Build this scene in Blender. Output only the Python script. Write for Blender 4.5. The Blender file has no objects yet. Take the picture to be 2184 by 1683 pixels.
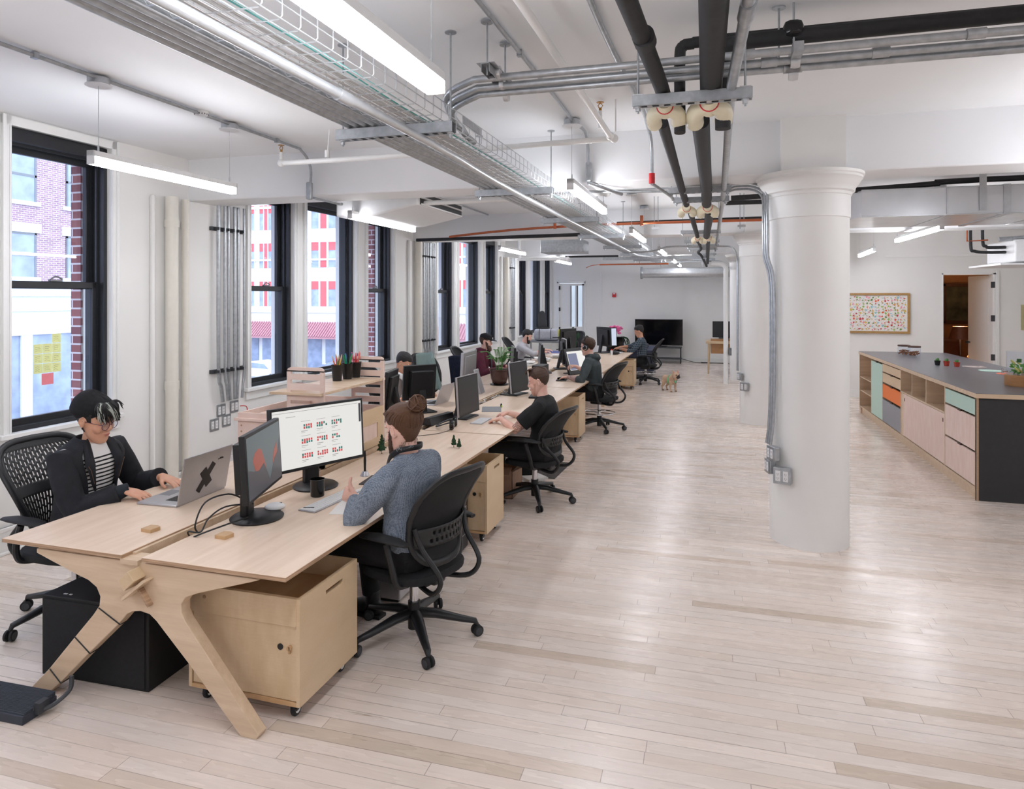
import bpy, bmesh, math, random
from mathutils import Vector, Matrix, Euler
PI = math.pi
random.seed(7)
SC = bpy.context.scene
COL = SC.collection

# ------------------------------------------------------------ camera
cam_d = bpy.data.cameras.new('camera')
cam_d.sensor_width = 36.0
cam_d.lens = 24.0
cam_d.shift_y = -(841.5 - 632.0) / 2184.0
cam_d.clip_end = 200
cam = bpy.data.objects.new('camera', cam_d)
COL.objects.link(cam)
cam.location = (0, 0, 1.9)
cam.rotation_euler = (PI / 2, 0, math.atan(415.0 / 1456.0))
SC.camera = cam

# ------------------------------------------------------------ world, exposure
w = bpy.data.worlds.new('overcast_sky')
SC.world = w
w.use_nodes = True
nt = w.node_tree
bg = nt.nodes['Background']
bg.inputs[0].default_value = (0.74, 0.84, 1.0, 1)
bg.inputs[1].default_value = 1.9
SC.view_settings.view_transform = 'Standard'
SC.view_settings.look = 'None'
SC.view_settings.gamma = 1
SC.view_settings.use_curve_mapping = False
SC.view_settings.exposure = 1.18
LAMP = 20.0      # strength of the linear lamps' diffusers

# ------------------------------------------------------------ small helpers
def lin(c):
    return tuple(((v / 255.0) / 12.92 if v / 255.0 <= 0.04045 else (((v / 255.0) + 0.055) / 1.055) ** 2.4) for v in c[:3]) + (1.0,)

class NB:
    """tiny node builder"""
    def __init__(s, name):
        s.m = bpy.data.materials.new(name)
        s.m.use_nodes = True
        s.t = s.m.node_tree
        s.b = s.t.nodes['Principled BSDF']
        s.out = s.t.nodes['Material Output']
        s._obj = None
    def n(s, kind, **kw):
        nd = s.t.nodes.new(kind)
        for k, v in kw.items():
            setattr(nd, k, v)
        return nd
    def link(s, a, b):
        s.t.links.new(a, b)
    def obj(s):
        if s._obj is None:
            s._obj = s.n('ShaderNodeTexCoord').outputs['Object']
        return s._obj
    def math(s, op, a, b=None, c=None):
        nd = s.n('ShaderNodeMath', operation=op)
        for i, v in enumerate((a, b, c)):
            if v is None: continue
            if isinstance(v, (int, float)): nd.inputs[i].default_value = v
            else: s.link(v, nd.inputs[i])
        return nd.outputs[0]
    def sep(s, v=None):
        nd = s.n('ShaderNodeSeparateXYZ')
        s.link(v or s.obj(), nd.inputs[0])
        return nd.outputs
    def comb(s, x, y, z):
        nd = s.n('ShaderNodeCombineXYZ')
        for i, v in enumerate((x, y, z)):
            if isinstance(v, (int, float)): nd.inputs[i].default_value = v
            else: s.link(v, nd.inputs[i])
        return nd.outputs[0]
    def noise(s, scale, vec=None, detail=3, stretch=None, rough=0.5):
        v = vec or s.obj()
        if stretch:
            mp = s.n('ShaderNodeMapping')
            mp.inputs['Scale'].default_value = stretch
            s.link(v, mp.inputs[0]); v = mp.outputs[0]
        nd = s.n('ShaderNodeTexNoise')
        nd.inputs['Scale'].default_value = scale
        nd.inputs['Detail'].default_value = detail
        nd.inputs['Roughness'].default_value = rough
        s.link(v, nd.inputs['Vector'])
        return nd.outputs[0]
    def ramp(s, fac, stops):
        nd = s.n('ShaderNodeValToRGB')
        e = nd.color_ramp.elements
        e[0].position, e[0].color = stops[0]
        e[1].position, e[1].color = stops[-1]
        for p, c in stops[1:-1]:
            q = e.new(p); q.color = c
        s.link(fac, nd.inputs[0])
        return nd.outputs[0]
    def mix(s, fac, a, b, mode='MIX'):
        nd = s.n('ShaderNodeMix', data_type='RGBA', blend_type=mode)
        for i, v in ((0, fac), (6, a), (7, b)):
            if isinstance(v, (int, float)): nd.inputs[i].default_value = v
            elif isinstance(v, tuple): nd.inputs[i].default_value = v
            else: s.link(v, nd.inputs[i])
        return nd.outputs[2]
    def bump(s, h, strength=0.3, dist=0.01):
        nd = s.n('ShaderNodeBump')
        nd.inputs['Strength'].default_value = strength
        nd.inputs['Distance'].default_value = dist
        s.link(h, nd.inputs['Height'])
        s.link(nd.outputs[0], s.b.inputs['Normal'])
    def set(s, color=None, rough=None, metal=None, spec=None):
        if color is not None:
            if isinstance(color, tuple): s.b.inputs['Base Color'].default_value = color
            else: s.link(color, s.b.inputs['Base Color'])
        if rough is not None:
            if isinstance(rough, (int, float)): s.b.inputs['Roughness'].default_value = rough
            else: s.link(rough, s.b.inputs['Roughness'])
        if metal is not None: s.b.inputs['Metallic'].default_value = metal
        if spec is not None: s.b.inputs['Specular IOR Level'].default_value = spec
        return s.m

def simple(name, rgb, rough=0.5, metal=0.0, var=0.06, scale=18, bump=0.0, spec=0.5):
    q = NB(name)
    c = lin(rgb)
    f = q.noise(scale)
    a = tuple(v * (1 - var) for v in c[:3]) + (1,)
    b = tuple(min(1, v * (1 + var)) for v in c[:3]) + (1,)
    col = q.ramp(f, [(0.3, a), (0.7, b)])
    if bump: q.bump(q.noise(scale * 12), bump, 0.004)
    return q.set(col, rough, metal, spec)

M = {}
M['wall'] = simple('white_wall_paint', (239, 238, 235), 0.55, var=0.015, scale=2.0)
M['ceil'] = simple('ceiling_paint', (238, 239, 240), 0.7, var=0.015, scale=1.5, bump=0.05)
M['trim'] = simple('white_gloss_trim', (238, 238, 236), 0.35, var=0.01)
M['cream'] = simple('cream_pipe_paint', (231, 227, 216), 0.4, var=0.02)
M['black'] = simple('black_plastic', (22, 22, 24), 0.45, var=0.15)
M['blackgloss'] = simple('black_gloss_plastic', (12, 12, 14), 0.15, var=0.1)
M['frame'] = simple('black_window_frame', (34, 36, 40), 0.4, var=0.1)
M['rubber'] = simple('dark_rubber', (30, 30, 32), 0.7, var=0.15)
M['foam'] = simple('black_pipe_insulation', (38, 38, 40), 0.65, var=0.2, scale=30, bump=0.2)
M['galv'] = simple('galvanised_steel', (176, 180, 184), 0.38, 0.75, var=0.14, scale=26)
M['galvlight'] = simple('bright_zinc_wire', (205, 208, 211), 0.3, 0.7, var=0.06)
M['chrome'] = simple('chrome', (215, 216, 220), 0.12, 1.0, var=0.02)
M['alu'] = simple('brushed_aluminium', (186, 186, 190), 0.38, 0.85, var=0.03)
M['whiteplastic'] = simple('white_plastic', (230, 230, 230), 0.4, var=0.02)
M['greyplastic'] = simple('grey_plastic', (120, 122, 126), 0.45, var=0.05)
M['darkgrey'] = simple('dark_grey_plastic', (62, 64, 68), 0.5, var=0.08)
M['paper'] = simple('white_paper', (238, 236, 232), 0.8, var=0.02)
M['copper'] = simple('copper_pipe', (196, 112, 78), 0.3, 0.85, var=0.12, scale=9)
M['pvc'] = simple('cream_plastic_fitting', (232, 224, 196), 0.4, var=0.04)
M['red'] = simple('red_paint', (205, 40, 48), 0.4, var=0.05)
M['brass'] = simple('brass', (176, 128, 62), 0.3, 0.8, var=0.08)
M['chairblack'] = simple('chair_black_plastic', (26, 27, 30), 0.42, var=0.15)
M['seatfabric'] = simple('black_seat_fabric', (24, 25, 28), 0.85, var=0.25, scale=60, bump=0.3)
M['cardboard'] = simple('brown_cardboard', (176, 142, 118), 0.8, var=0.06)
M['soil'] = simple('potting_soil', (70, 50, 36), 0.95, var=0.3, scale=60, bump=0.5)
M['green'] = simple('leaf_green', (74, 132, 58), 0.5, var=0.3, scale=25)
M['darkgreen'] = simple('pine_green', (30, 66, 38), 0.8, var=0.4, scale=60)
M['midgreen'] = simple('tree_flock_green', (54, 104, 44), 0.8, var=0.4, scale=60)
M['bark'] = simple('brown_trunk', (82, 58, 42), 0.8, var=0.2)

def plywood(name, a, b, stretch=(1.2, 14, 14), rough=0.42):
    q = NB(name)
    f = q.noise(1.6, stretch=stretch, detail=5, rough=0.55)
    g = q.noise(60, stretch=(0.3, 3, 3), detail=2)
    col = q.ramp(f, [(0.32, lin(a)), (0.68, lin(b))])
    col = q.mix(0.10, col, q.ramp(g, [(0.3, lin(a)), (0.7, (1, 0.95, 0.9, 1))]), 'MULTIPLY')
    return q.set(col, rough)
M['ply'] = plywood('birch_plywood', (206, 180, 150), (222, 198, 170))
M['plytop'] = plywood('birch_desktop', (224, 200, 176), (236, 215, 194), (14, 1.2, 14), 0.36)
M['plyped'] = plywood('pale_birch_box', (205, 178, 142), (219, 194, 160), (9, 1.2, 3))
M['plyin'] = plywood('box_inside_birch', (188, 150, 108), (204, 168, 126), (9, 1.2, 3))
M['plypink'] = plywood('pinkish_birch', (226, 200, 186), (236, 214, 202), (3, 10, 3), 0.5)
M['plyedge'] = plywood('plywood_edge', (150, 118, 92), (206, 172, 140), (2, 2, 160))
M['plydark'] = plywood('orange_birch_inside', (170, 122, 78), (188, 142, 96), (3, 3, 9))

def floor_material():
    q = NB('pale_maple_strip_floor')
    X, Y, Z = q.sep()
    row = q.math('FLOOR', q.math('DIVIDE', Y, 0.076))
    wn = q.n('ShaderNodeTexWhiteNoise', noise_dimensions='1D'); q.link(row, wn.inputs['W'])
    length = q.math('ADD', q.math('MULTIPLY', wn.outputs[0], 0.7), 0.85)
    u = q.math('DIVIDE', q.math('ADD', X, q.math('MULTIPLY', wn.outputs[0], 37.0)), length)
    brd = q.math('FLOOR', u)
    wn2 = q.n('ShaderNodeTexWhiteNoise', noise_dimensions='2D')
    q.link(q.comb(row, brd, 0.0), wn2.inputs['Vector'])
    r = wn2.outputs[0]
    # seams
    fy = q.math('FRACT', q.math('DIVIDE', Y, 0.076))
    dy = q.math('MINIMUM', fy, q.math('SUBTRACT', 1.0, fy))
    wn3 = q.n('ShaderNodeTexWhiteNoise', noise_dimensions='2D'); q.link(q.comb(brd, row, 0.0), wn3.inputs['Vector'])
    sw = q.math('ADD', 0.018, q.math('MULTIPLY', q.math('POWER', wn3.outputs[0], 3.0), 0.02))
    s1 = q.math('LESS_THAN', dy, sw)
    fx = q.math('FRACT', u)
    dx = q.math('MULTIPLY', q.math('MINIMUM', fx, q.math('SUBTRACT', 1.0, fx)), length)
    s2 = q.math('MULTIPLY', q.math('LESS_THAN', dx, 0.0016), 0.9)
    seam = q.math('MAXIMUM', q.math('MULTIPLY', s1, q.math('ADD', 0.45, q.math('MULTIPLY', wn3.outputs[0], 0.5))), s2)
    base = q.ramp(r, [(0.0, lin((206, 190, 172))), (0.03, lin((218, 201, 185))), (0.07, lin((229, 215, 203))), (0.55, lin((236, 222, 211))), (0.8, lin((231, 219, 210))), (1.0, lin((241, 228, 218)))])
    grain = q.noise(3.0, stretch=(1.5, 34, 1), detail=5, rough=0.6)
    base = q.mix(0.22, base, q.ramp(grain, [(0.3, (0.72, 0.66, 0.6, 1)), (0.65, (1, 1, 1, 1))]), 'MULTIPLY')
    wear = q.noise(1.3, stretch=(0.5, 1.8, 1), detail=4)
    base = q.mix(0.35, base, q.ramp(wear, [(0.35, (0.84, 0.80, 0.76, 1)), (0.6, (1, 1, 1, 1))]), 'MULTIPLY')
    knots = q.noise(2.2, stretch=(1.1, 9, 1), detail=6, rough=0.7)
    base = q.mix(1.0, base, q.ramp(knots, [(0.25, (0.50, 0.44, 0.34, 1)), (0.34, (1, 1, 1, 1))]), 'MULTIPLY')
    col = q.mix(q.math('MULTIPLY', seam, 0.62), base, lin((96, 74, 60)))
    rg = q.ramp(q.noise(5, stretch=(0.5, 3, 1), detail=3), [(0.3, (0.20, 0.20, 0.20, 1)), (0.7, (0.34, 0.34, 0.34, 1))])
    q.bump(q.math('SUBTRACT', 1.0, seam), 0.15, 0.002)
    return q.set(col, rg, spec=0.5)
M['floor'] = floor_material()

def brick_material(name, a, b, mortar, scale=1.0, vec_axes='YZ'):
    q = NB(name)
    X, Y, Z = q.sep()
    v = q.comb(q.math('ADD', X, Y), Z, 0.0)
    br = q.n('ShaderNodeTexBrick')
    br.inputs['Color1'].default_value = lin(a); br.inputs['Color2'].default_value = lin(b)
    br.inputs['Mortar'].default_value = lin(mortar)
    br.inputs['Scale'].default_value = 1.0
    br.inputs['Brick Width'].default_value = 0.22 * scale
    br.inputs['Row Height'].default_value = 0.078 * scale
    br.inputs['Mortar Size'].default_value = 0.008 * scale
    q.link(v, br.inputs['Vector'])
    return q.set(br.outputs[0], 0.85)

def glass_material():
    q = NB('window_glass')
    tr = q.n('ShaderNodeBsdfTransparent'); gl = q.n('ShaderNodeBsdfGlossy')
    tr.inputs[0].default_value = (0.93, 0.96, 1.0, 1)
    gl.inputs['Roughness'].default_value = 0.02
    ge = q.n('ShaderNodeNewGeometry'); dt = q.n('ShaderNodeVectorMath', operation='DOT_PRODUCT')
    q.link(ge.outputs['Normal'], dt.inputs[0]); q.link(ge.outputs['Incoming'], dt.inputs[1])
    c_ = q.math('ABSOLUTE', dt.outputs['Value'])
    fac = q.math('ADD', 0.03, q.math('MULTIPLY', 0.6, q.math('POWER', q.math('SUBTRACT', 1.0, c_), 5.0)))
    mx = q.n('ShaderNodeMixShader')
    q.link(fac, mx.inputs[0]); q.link(tr.outputs[0], mx.inputs[1]); q.link(gl.outputs[0], mx.inputs[2])
    q.link(mx.outputs[0], q.out.inputs[0])
    return q.m
M['glass'] = glass_material()

def emis(name, rgb, strength, bright=False):
    q = NB(name)
    q.b.inputs['Emission Color'].default_value = lin(rgb)
    q.b.inputs['Emission Strength'].default_value = strength
    return q.set(lin(rgb) if bright else (0.012, 0.012, 0.012, 1), 0.35)
M['lamp'] = emis('lit_lamp_diffuser', (248, 249, 255), LAMP, True)

# ------------------------------------------------------------ mesh builder
def rotm(rx=0, ry=0, rz=0):
    return Euler((rx, ry, rz)).to_matrix()

class MB:
    def __init__(s):
        s.v = []; s.f = []
        s.smooth = []
    def add(s, vs, fs, smooth=False):
        o = len(s.v)
        s.v += [tuple(p) for p in vs]
        s.f += [tuple(i + o for i in f) for f in fs]
        s.smooth += [smooth] * len(fs)
        return s
    def box(s, c, size, rot=None):
        x, y, z = size[0] / 2, size[1] / 2, size[2] / 2
        vs = [Vector((i, j, k)) for i in (-x, x) for j in (-y, y) for k in (-z, z)]
        if rot is not None: vs = [rot @ v for v in vs]
        c = Vector(c)
        return s.add([v + c for v in vs], [(0, 1, 3, 2), (4, 6, 7, 5), (0, 4, 5, 1), (2, 3, 7, 6), (0, 2, 6, 4), (1, 5, 7, 3)])
    def bb(s, x0, x1, y0, y1, z0, z1):
        return s.box(((x0 + x1) / 2, (y0 + y1) / 2, (z0 + z1) / 2), (x1 - x0, y1 - y0, z1 - z0))
    def ring(s, c, d, up, r1, r2, n, ph=0):
        d = d.normalized()
        a = up - d * up.dot(d)
        if a.length < 1e-5:
            a = Vector((1, 0, 0)) if abs(d.x) < 0.9 else Vector((0, 1, 0)); a = a - d * a.dot(d)
        a.normalize(); b = d.cross(a)
        return [c + a * (r1 * math.cos(ph + 2 * PI * i / n)) + b * (r2 * math.sin(ph + 2 * PI * i / n)) for i in range(n)]
    def loft(s, rings, cap=True, smooth=True, closed=True):
        n = len(rings[0]); vs = [p for r in rings for p in r]; fs = []
        for k in range(len(rings) - 1):
            for i in range(n if closed else n - 1):
                j = (i + 1) % n
                fs.append((k * n + i, k * n + j, (k + 1) * n + j, (k + 1) * n + i))
        s.add(vs, fs, smooth)
        if cap and closed:
            o = len(s.v) - len(vs)
            s.f.append(tuple(o + i for i in reversed(range(n)))); s.smooth.append(False)
            s.f.append(tuple(o + (len(rings) - 1) * n + i for i in range(n))); s.smooth.append(False)
        return s
    def tube(s, pts, r, n=10, up=None, flat=1.0, cap=True):
        pts = [Vector(p) for p in pts]
        m = len(pts)
        rs = r if isinstance(r, (list, tuple)) else [r] * m
        dirs = []
        for i in range(m):
            a = pts[max(0, i - 1)]; b = pts[min(m - 1, i + 1)]
            dirs.append((b - a).normalized())
        u = Vector(up) if up else (Vector((0, 0, 1)) if abs(dirs[0].z) < 0.9 else Vector((1, 0, 0)))
        rings = []
        for i in range(m):
            d = dirs[i]
            a = u - d * u.dot(d)
            if a.length < 1e-4: a = Vector((1, 0, 0)) - d * d.x
            a.normalize(); u = a if up is None else u
            b = d.cross(a)
            rr = rs[i]; r1, r2 = rr if isinstance(rr, tuple) else (rr, rr * flat)
            rings.append([pts[i] + a * (r1 * math.cos(2 * PI * k / n)) + b * (r2 * math.sin(2 * PI * k / n)) for k in range(n)])
        return s.loft(rings, cap)
    def curve(s, pts, r, n=8, seg=6, **kw):
        return s.tube(catmull(pts, seg), r, n, **kw)
    def cyl(s, p0, p1, r0, r1=None, n=16):
        p0 = Vector(p0); p1 = Vector(p1)
        return s.tube([p0, p1], [r0, r0 if r1 is None else r1], n)
    def lathe(s, prof, c=(0, 0, 0), n=24, axis='Z', cap=True):
        c = Vector(c); rings = []
        for r, h in prof:
            ring = []
            for i in range(n):
                a = 2 * PI * i / n
                if axis == 'Z': p = Vector((r * math.cos(a), r * math.sin(a), h))
                elif axis == 'Y': p = Vector((r * math.sin(a), h, r * math.cos(a)))
                else: p = Vector((h, r * math.cos(a), r * math.sin(a)))
                ring.append(c + p)
            rings.append(ring)
        return s.loft(rings, cap)
    def prism(s, poly, axis, a, b):
        """poly: 2-D points; axis X: (y,z), Y: (x,z), Z: (x,y)"""
        def P(p, h):
            if axis == 'X': return Vector((h, p[0], p[1]))
            if axis == 'Y': return Vector((p[0], h, p[1]))
            return Vector((p[0], p[1], h))
        n = len(poly)
        vs = [P(p, a) for p in poly] + [P(p, b) for p in poly]
        fs = [tuple(range(n)), tuple(reversed(range(n, 2 * n)))]
        fs += [(i, n + i, n + (i + 1) % n, (i + 1) % n) for i in range(n)]
        return s.add(vs, fs)
    def ell(s, c, r, rot=None, n=14, m=9):
        c = Vector(c); rings = []
        vs = []; fs = []
        for j in range(m + 1):
            t = PI * j / m
            for i in range(n):
                a = 2 * PI * i / n
                p = Vector((r[0] * math.sin(t) * math.cos(a), r[1] * math.sin(t) * math.sin(a), r[2] * math.cos(t)))
                if rot is not None: p = rot @ p
                vs.append(c + p)
        for j in range(m):
            for i in range(n):
                k = (i + 1) % n
                fs.append((j * n + i, (j + 1) * n + i, (j + 1) * n + k, j * n + k))
        return s.add(vs, fs, True)
    def xf(s, mat, start=0):
        s.v = s.v[:start] + [tuple(mat @ Vector(p)) for p in s.v[start:]]
        return s
    def build(s, name, mat, parent=None, bevel=0.0, seg=2, loc=None, rz=0.0, rot=None, autosmooth=None):
        me = bpy.data.meshes.new(name)
        me.from_pydata(s.v, [], s.f)
        me.validate(verbose=False)
        if len(me.polygons) == len(s.smooth):
            me.polygons.foreach_set('use_smooth', s.smooth)
        bm = bmesh.new(); bm.from_mesh(me)
        bmesh.ops.recalc_face_normals(bm, faces=bm.faces)
        bm.to_mesh(me); bm.free()
        me.set_sharp_from_angle(angle=0.75)
        me.update()
        o = bpy.data.objects.new(name, me)
        COL.objects.link(o)
        if isinstance(mat, str): mat = M[mat]
        me.materials.append(mat)
        if parent: o.parent = parent
        if loc is not None: o.location = loc
        if rot is not None: o.rotation_euler = rot
        elif rz: o.rotation_euler = (0, 0, rz)
        if bevel > 0:
            b = o.modifiers.new('bevel', 'BEVEL'); b.width = bevel; b.segments = seg
            b.limit_method = 'ANGLE'; b.angle_limit = 0.6
            b.harden_normals = False
        return o

def catmull(pts, seg=6):
    P = [Vector(p) for p in pts]
    out = []
    for i in range(len(P) - 1):
        p0 = P[max(i - 1, 0)]; p1 = P[i]; p2 = P[i + 1]; p3 = P[min(i + 2, len(P) - 1)]
        for k in range(seg):
            t = k / seg
            out.append(0.5 * ((2 * p1) + (p2 - p0) * t + (2 * p0 - 5 * p1 + 4 * p2 - p3) * t * t + (3 * p1 - p0 - 3 * p2 + p3) * t ** 3))
    out.append(P[-1])
    return out

def tag(o, label, cat, group=None, kind=None):
    o['label'] = label; o['category'] = cat
    if group: o['group'] = group
    if kind: o['kind'] = kind
    return o
def thing(name, label, cat, loc=(0, 0, 0), rz=0.0, group=None):
    o = bpy.data.objects.new(name, None)
    o.empty_display_size = 0.1
    COL.objects.link(o)
    o.location = loc; o.rotation_euler = (0, 0, rz)
    return tag(o, label, cat, group)
def struct(o, label=None):
    o['kind'] = 'structure'
    if label: o['label'] = label
    return o
def dup(root, loc=None, rz=None, label=None, group=None):
    r = root.copy(); COL.objects.link(r)
    if loc is not None: r.location = loc
    if rz is not None: r.rotation_euler = (0, 0, rz)
    if label: r['label'] = label
    if group: r['group'] = group
    def rec(a, b):
        for ch in [x for x in bpy.data.objects if x.parent == a]:
            c = ch.copy(); COL.objects.link(c); c.parent = b
            rec(ch, c)
    rec(root, r)
    return r

SK = 0.0175                       # the desk rows stand one degree off the columns
def RW(a, y, z=0.0):              # a = distance across, measured at the near end of the row
    return (a + SK * (y - 2.51), y, z)
RZ = -SK
# ============================================================ the room
CEIL = 3.25
FARY = 20.40
# floor
b = MB(); b.bb(-6.6, 9.0, -5.0, 22.0, -0.12, 0.0)
struct(b.build('floor', 'floor'))
# ceiling slab
b = MB(); b.bb(-6.0, 9.0, -5.0, 22.0, CEIL, CEIL + 0.25)
struct(b.build('ceiling', 'ceil'))
# transverse beams, part of the ceiling structure
for k, y in enumerate((0.5, 5.62, 10.72, 15.82)):
    b = MB(); b.bb(-5.6, 9.0, y, y + 0.42, 2.84, CEIL + 0.02)
    struct(b.build('ceiling_beam', 'ceil', bevel=0.012))

# ---- window wall: local y runs along the wall, local x points into the room
WLOC = (-4.97, 3.85, 0.0); WRZ = -math.atan(0.0245)
HEAD = 3.17; SILL = 0.88
wins = []      # (s0, s1, fixed)
for g in range(-1, 4):
    o = g * 5.19
    if g >= 1: o -= 0.0
    wins += [(2.68 - 5.19 + o, 3.48 - 5.19 + o, False), (3.75 - 5.19 + o, 4.95 - 5.19 + o, True), (5.30 - 5.19 + o, 6.10 - 5.19 + o, False)]
wins = [w_ for w_ in wins if w_[1] < 16.5 and w_[0] > -8]
wins = [(0.0, 0.865, False) if abs(w_[0] - 0.11) < 0.02 else w_ for w_ in wins]
wins.sort()
S0, S1 = -8.2, 16.75
b = MB()
b.bb(-0.32, 0, S0, S1, -0.1, SILL - 0.03)
b.bb(-0.32, 0, S0, S1, HEAD + 0.01, CEIL + 0.1)
prev = S0
for (a, c, fx) in wins:
    b.bb(-0.32, 0, prev, a, SILL - 0.03, HEAD + 0.01); prev = c
b.bb(-0.32, 0, prev, S1, SILL - 0.03, HEAD + 0.01)
struct(b.build('wall_left', 'wall', loc=WLOC, rz=WRZ))

M['brick'] = brick_material('red_brick_reveal', (158, 100, 98), (132, 84, 90), (214, 206, 210))
def window(n, s0, s1, fixed):
    root = bpy.data.objects.new('window_%d' % n, None); COL.objects.link(root)
    root.location = WLOC; root.rotation_euler = (0, 0, WRZ); root['kind'] = 'structure'
    # black outer frame lining the opening
    f = MB()
    xi, xo = -0.015, -0.24
    t = 0.05
    f.bb(xo, xi - 0.02, s0, s0 + 0.028, SILL, HEAD); f.bb(xo, xi - 0.02, s1 - 0.035, s1, SILL, HEAD)
    f.bb(xo, xi - 0.02, s0, s1, HEAD - 0.10, HEAD); f.bb(xo, xi - 0.02, s0, s1, SILL, SILL + 0.035)
    # stop ridges
    for x in (-0.10, -0.16):
        f.bb(x - 0.008, x + 0.008, s0, s0 + 0.045, SILL, HEAD); f.bb(x - 0.008, x + 0.008, s1 - 0.055, s1, SILL, HEAD)
        f.bb(x - 0.008, x + 0.008, s0, s1, HEAD - 0.12, HEAD)
    f.build('window_frame', 'frame', root)
    # sashes
    mid = 1.99
    def sash(z0, z1, x, w_=0.055):
        q = MB()
        q.bb(x - 0.02, x + 0.02, s0 + 0.03, s0 + 0.03 + w_, z0, z1); q.bb(x - 0.02, x + 0.02, s1 - 0.035 - w_, s1 - 0.035, z0, z1)
        q.bb(x - 0.02, x + 0.02, s0 + 0.03, s1 - 0.035, z0, z0 + w_); q.bb(x - 0.02, x + 0.02, s0 + 0.03, s1 - 0.035, z1 - w_, z1)
        q.build('sash', 'frame', root, bevel=0.004)
        g = MB(); g.bb(x - 0.004, x + 0.004, s0 + 0.03 + w_, s1 - 0.035 - w_, z0 + w_, z1 - w_)
        g.build('pane', 'glass', root)
        if z0 < 1.2 or fixed: pass
        return q
    if fixed:
        sash(SILL + 0.03, HEAD - 0.11, -0.13, 0.04)
    else:
        sash(SILL + 0.03, mid + 0.03, -0.115)
        sash(mid - 0.03, HEAD - 0.11, -0.185)
        q = MB(); q.bb(-0.105, -0.075, (s0 + s1) / 2 - 0.05, (s0 + s1) / 2 + 0.05, mid + 0.03, mid + 0.045)
        q.curve([(-0.09, (s0 + s1) / 2 - 0.04, mid + 0.045), (-0.085, (s0 + s1) / 2, mid + 0.07), (-0.08, (s0 + s1) / 2 + 0.05, mid + 0.05)], 0.007, 8)
        q.build('sash_lock', 'greyplastic', root)
    # casing and sill
    c = MB()
    c.bb(0.0, 0.02, s0 - 0.07, s0, SILL, HEAD + 0.07); c.bb(0.0, 0.02, s1, s1 + 0.07, SILL, HEAD + 0.07)
    c.bb(0.0, 0.02, s0 - 0.07, s1 + 0.07, HEAD, HEAD + 0.07)
    c.bb(0.02, 0.03, s0 - 0.07, s0 - 0.045, SILL, HEAD + 0.07); c.bb(0.02, 0.03, s1 + 0.045, s1 + 0.07, SILL, HEAD + 0.07)
    c.bb(0.02, 0.026, s0 - 0.02, s0 - 0.005, SILL, HEAD); c.bb(0.02, 0.026, s1 + 0.005, s1 + 0.02, SILL, HEAD)
    c.build('casing', 'trim', root, bevel=0.004)
    c = MB(); c.bb(-0.02, 0.055, s0 - 0.10, s1 + 0.10, SILL - 0.035, SILL + 0.002)
    c.bb(0.0, 0.02, s0 - 0.08, s1 + 0.08, SILL - 0.13, SILL - 0.035)
    c.build('window_sill', 'trim', root, bevel=0.006)
for i, (a, c, fx) in enumerate(wins):
    window(i + 1, a, c, fx)
# brick piers outside, between the windows
for i in range(len(wins) - 1):
    b = MB(); a = wins[i][1]; c = wins[i + 1][0]
    if c - a < 0.6: continue
    b.bb(-0.42, -0.31, a - 0.02, c + 0.02, -4.0, 4.2)
    struct(b.build('wall_exterior', 'brick', loc=WLOC, rz=WRZ, bevel=0.0))
b = MB(); b.bb(-0.75, -0.33, S0, S1, SILL - 0.22, SILL - 0.05); b.bb(-0.70, -0.33, S0, S1, HEAD + 0.06, HEAD + 0.4)
struct(b.build('wall_exterior', 'wall', loc=WLOC, rz=WRZ))

# baseboard along the window wall
b = MB(); b.bb(0.0, 0.022, S0, S1, 0, 0.2); b.bb(0.0, 0.034, S0, S1, 0.0, 0.025); b.bb(0.0, 0.028, S0, S1, 0.17, 0.2)
struct(b.build('baseboard_left', 'trim', loc=WLOC, rz=WRZ, bevel=0.006))
# ledge moulding above the baseboard seen below the sills
# wall chases between the window groups
for (a, c) in ((1.28, 1.34), (6.62, 6.80), (11.55, 11.72)):
    b = MB(); b.bb(0.0, 0.05, a, a + (c - a) * 0.6, 0.2, 2.84)
    struct(b.build('trim_1', 'wall', loc=WLOC, rz=WRZ, bevel=0.02))

def ext_wall_pipe(s, r, x, label):
    q = MB(); q.cyl((x, s, 0.05), (x, s, 2.84), r, n=20)
    q.cyl((x, s, 1.02), (x, s, 1.10), r * 1.12, n=20); q.cyl((x, s, 2.55), (x, s, 2.62), r * 1.12, n=20)
    o = q.build('riser_pipe', 'cream', loc=WLOC, rz=WRZ)
    tag(o, label, 'pipe', 'painted pipes running up the window wall')
ext_wall_pipe(1.475, 0.058, 0.075, 'thick cream painted pipe rising on the wall between first two windows')
ext_wall_pipe(1.67, 0.034, 0.05, 'thin cream painted pipe right beside the thickest wall pipe')
ext_wall_pipe(6.92, 0.058, 0.075, 'cream painted pipe on the wall just right of the brick-view window')
ext_wall_pipe(11.85, 0.058, 0.075, 'farthest cream painted pipe beside the small conduit bundle')

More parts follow.
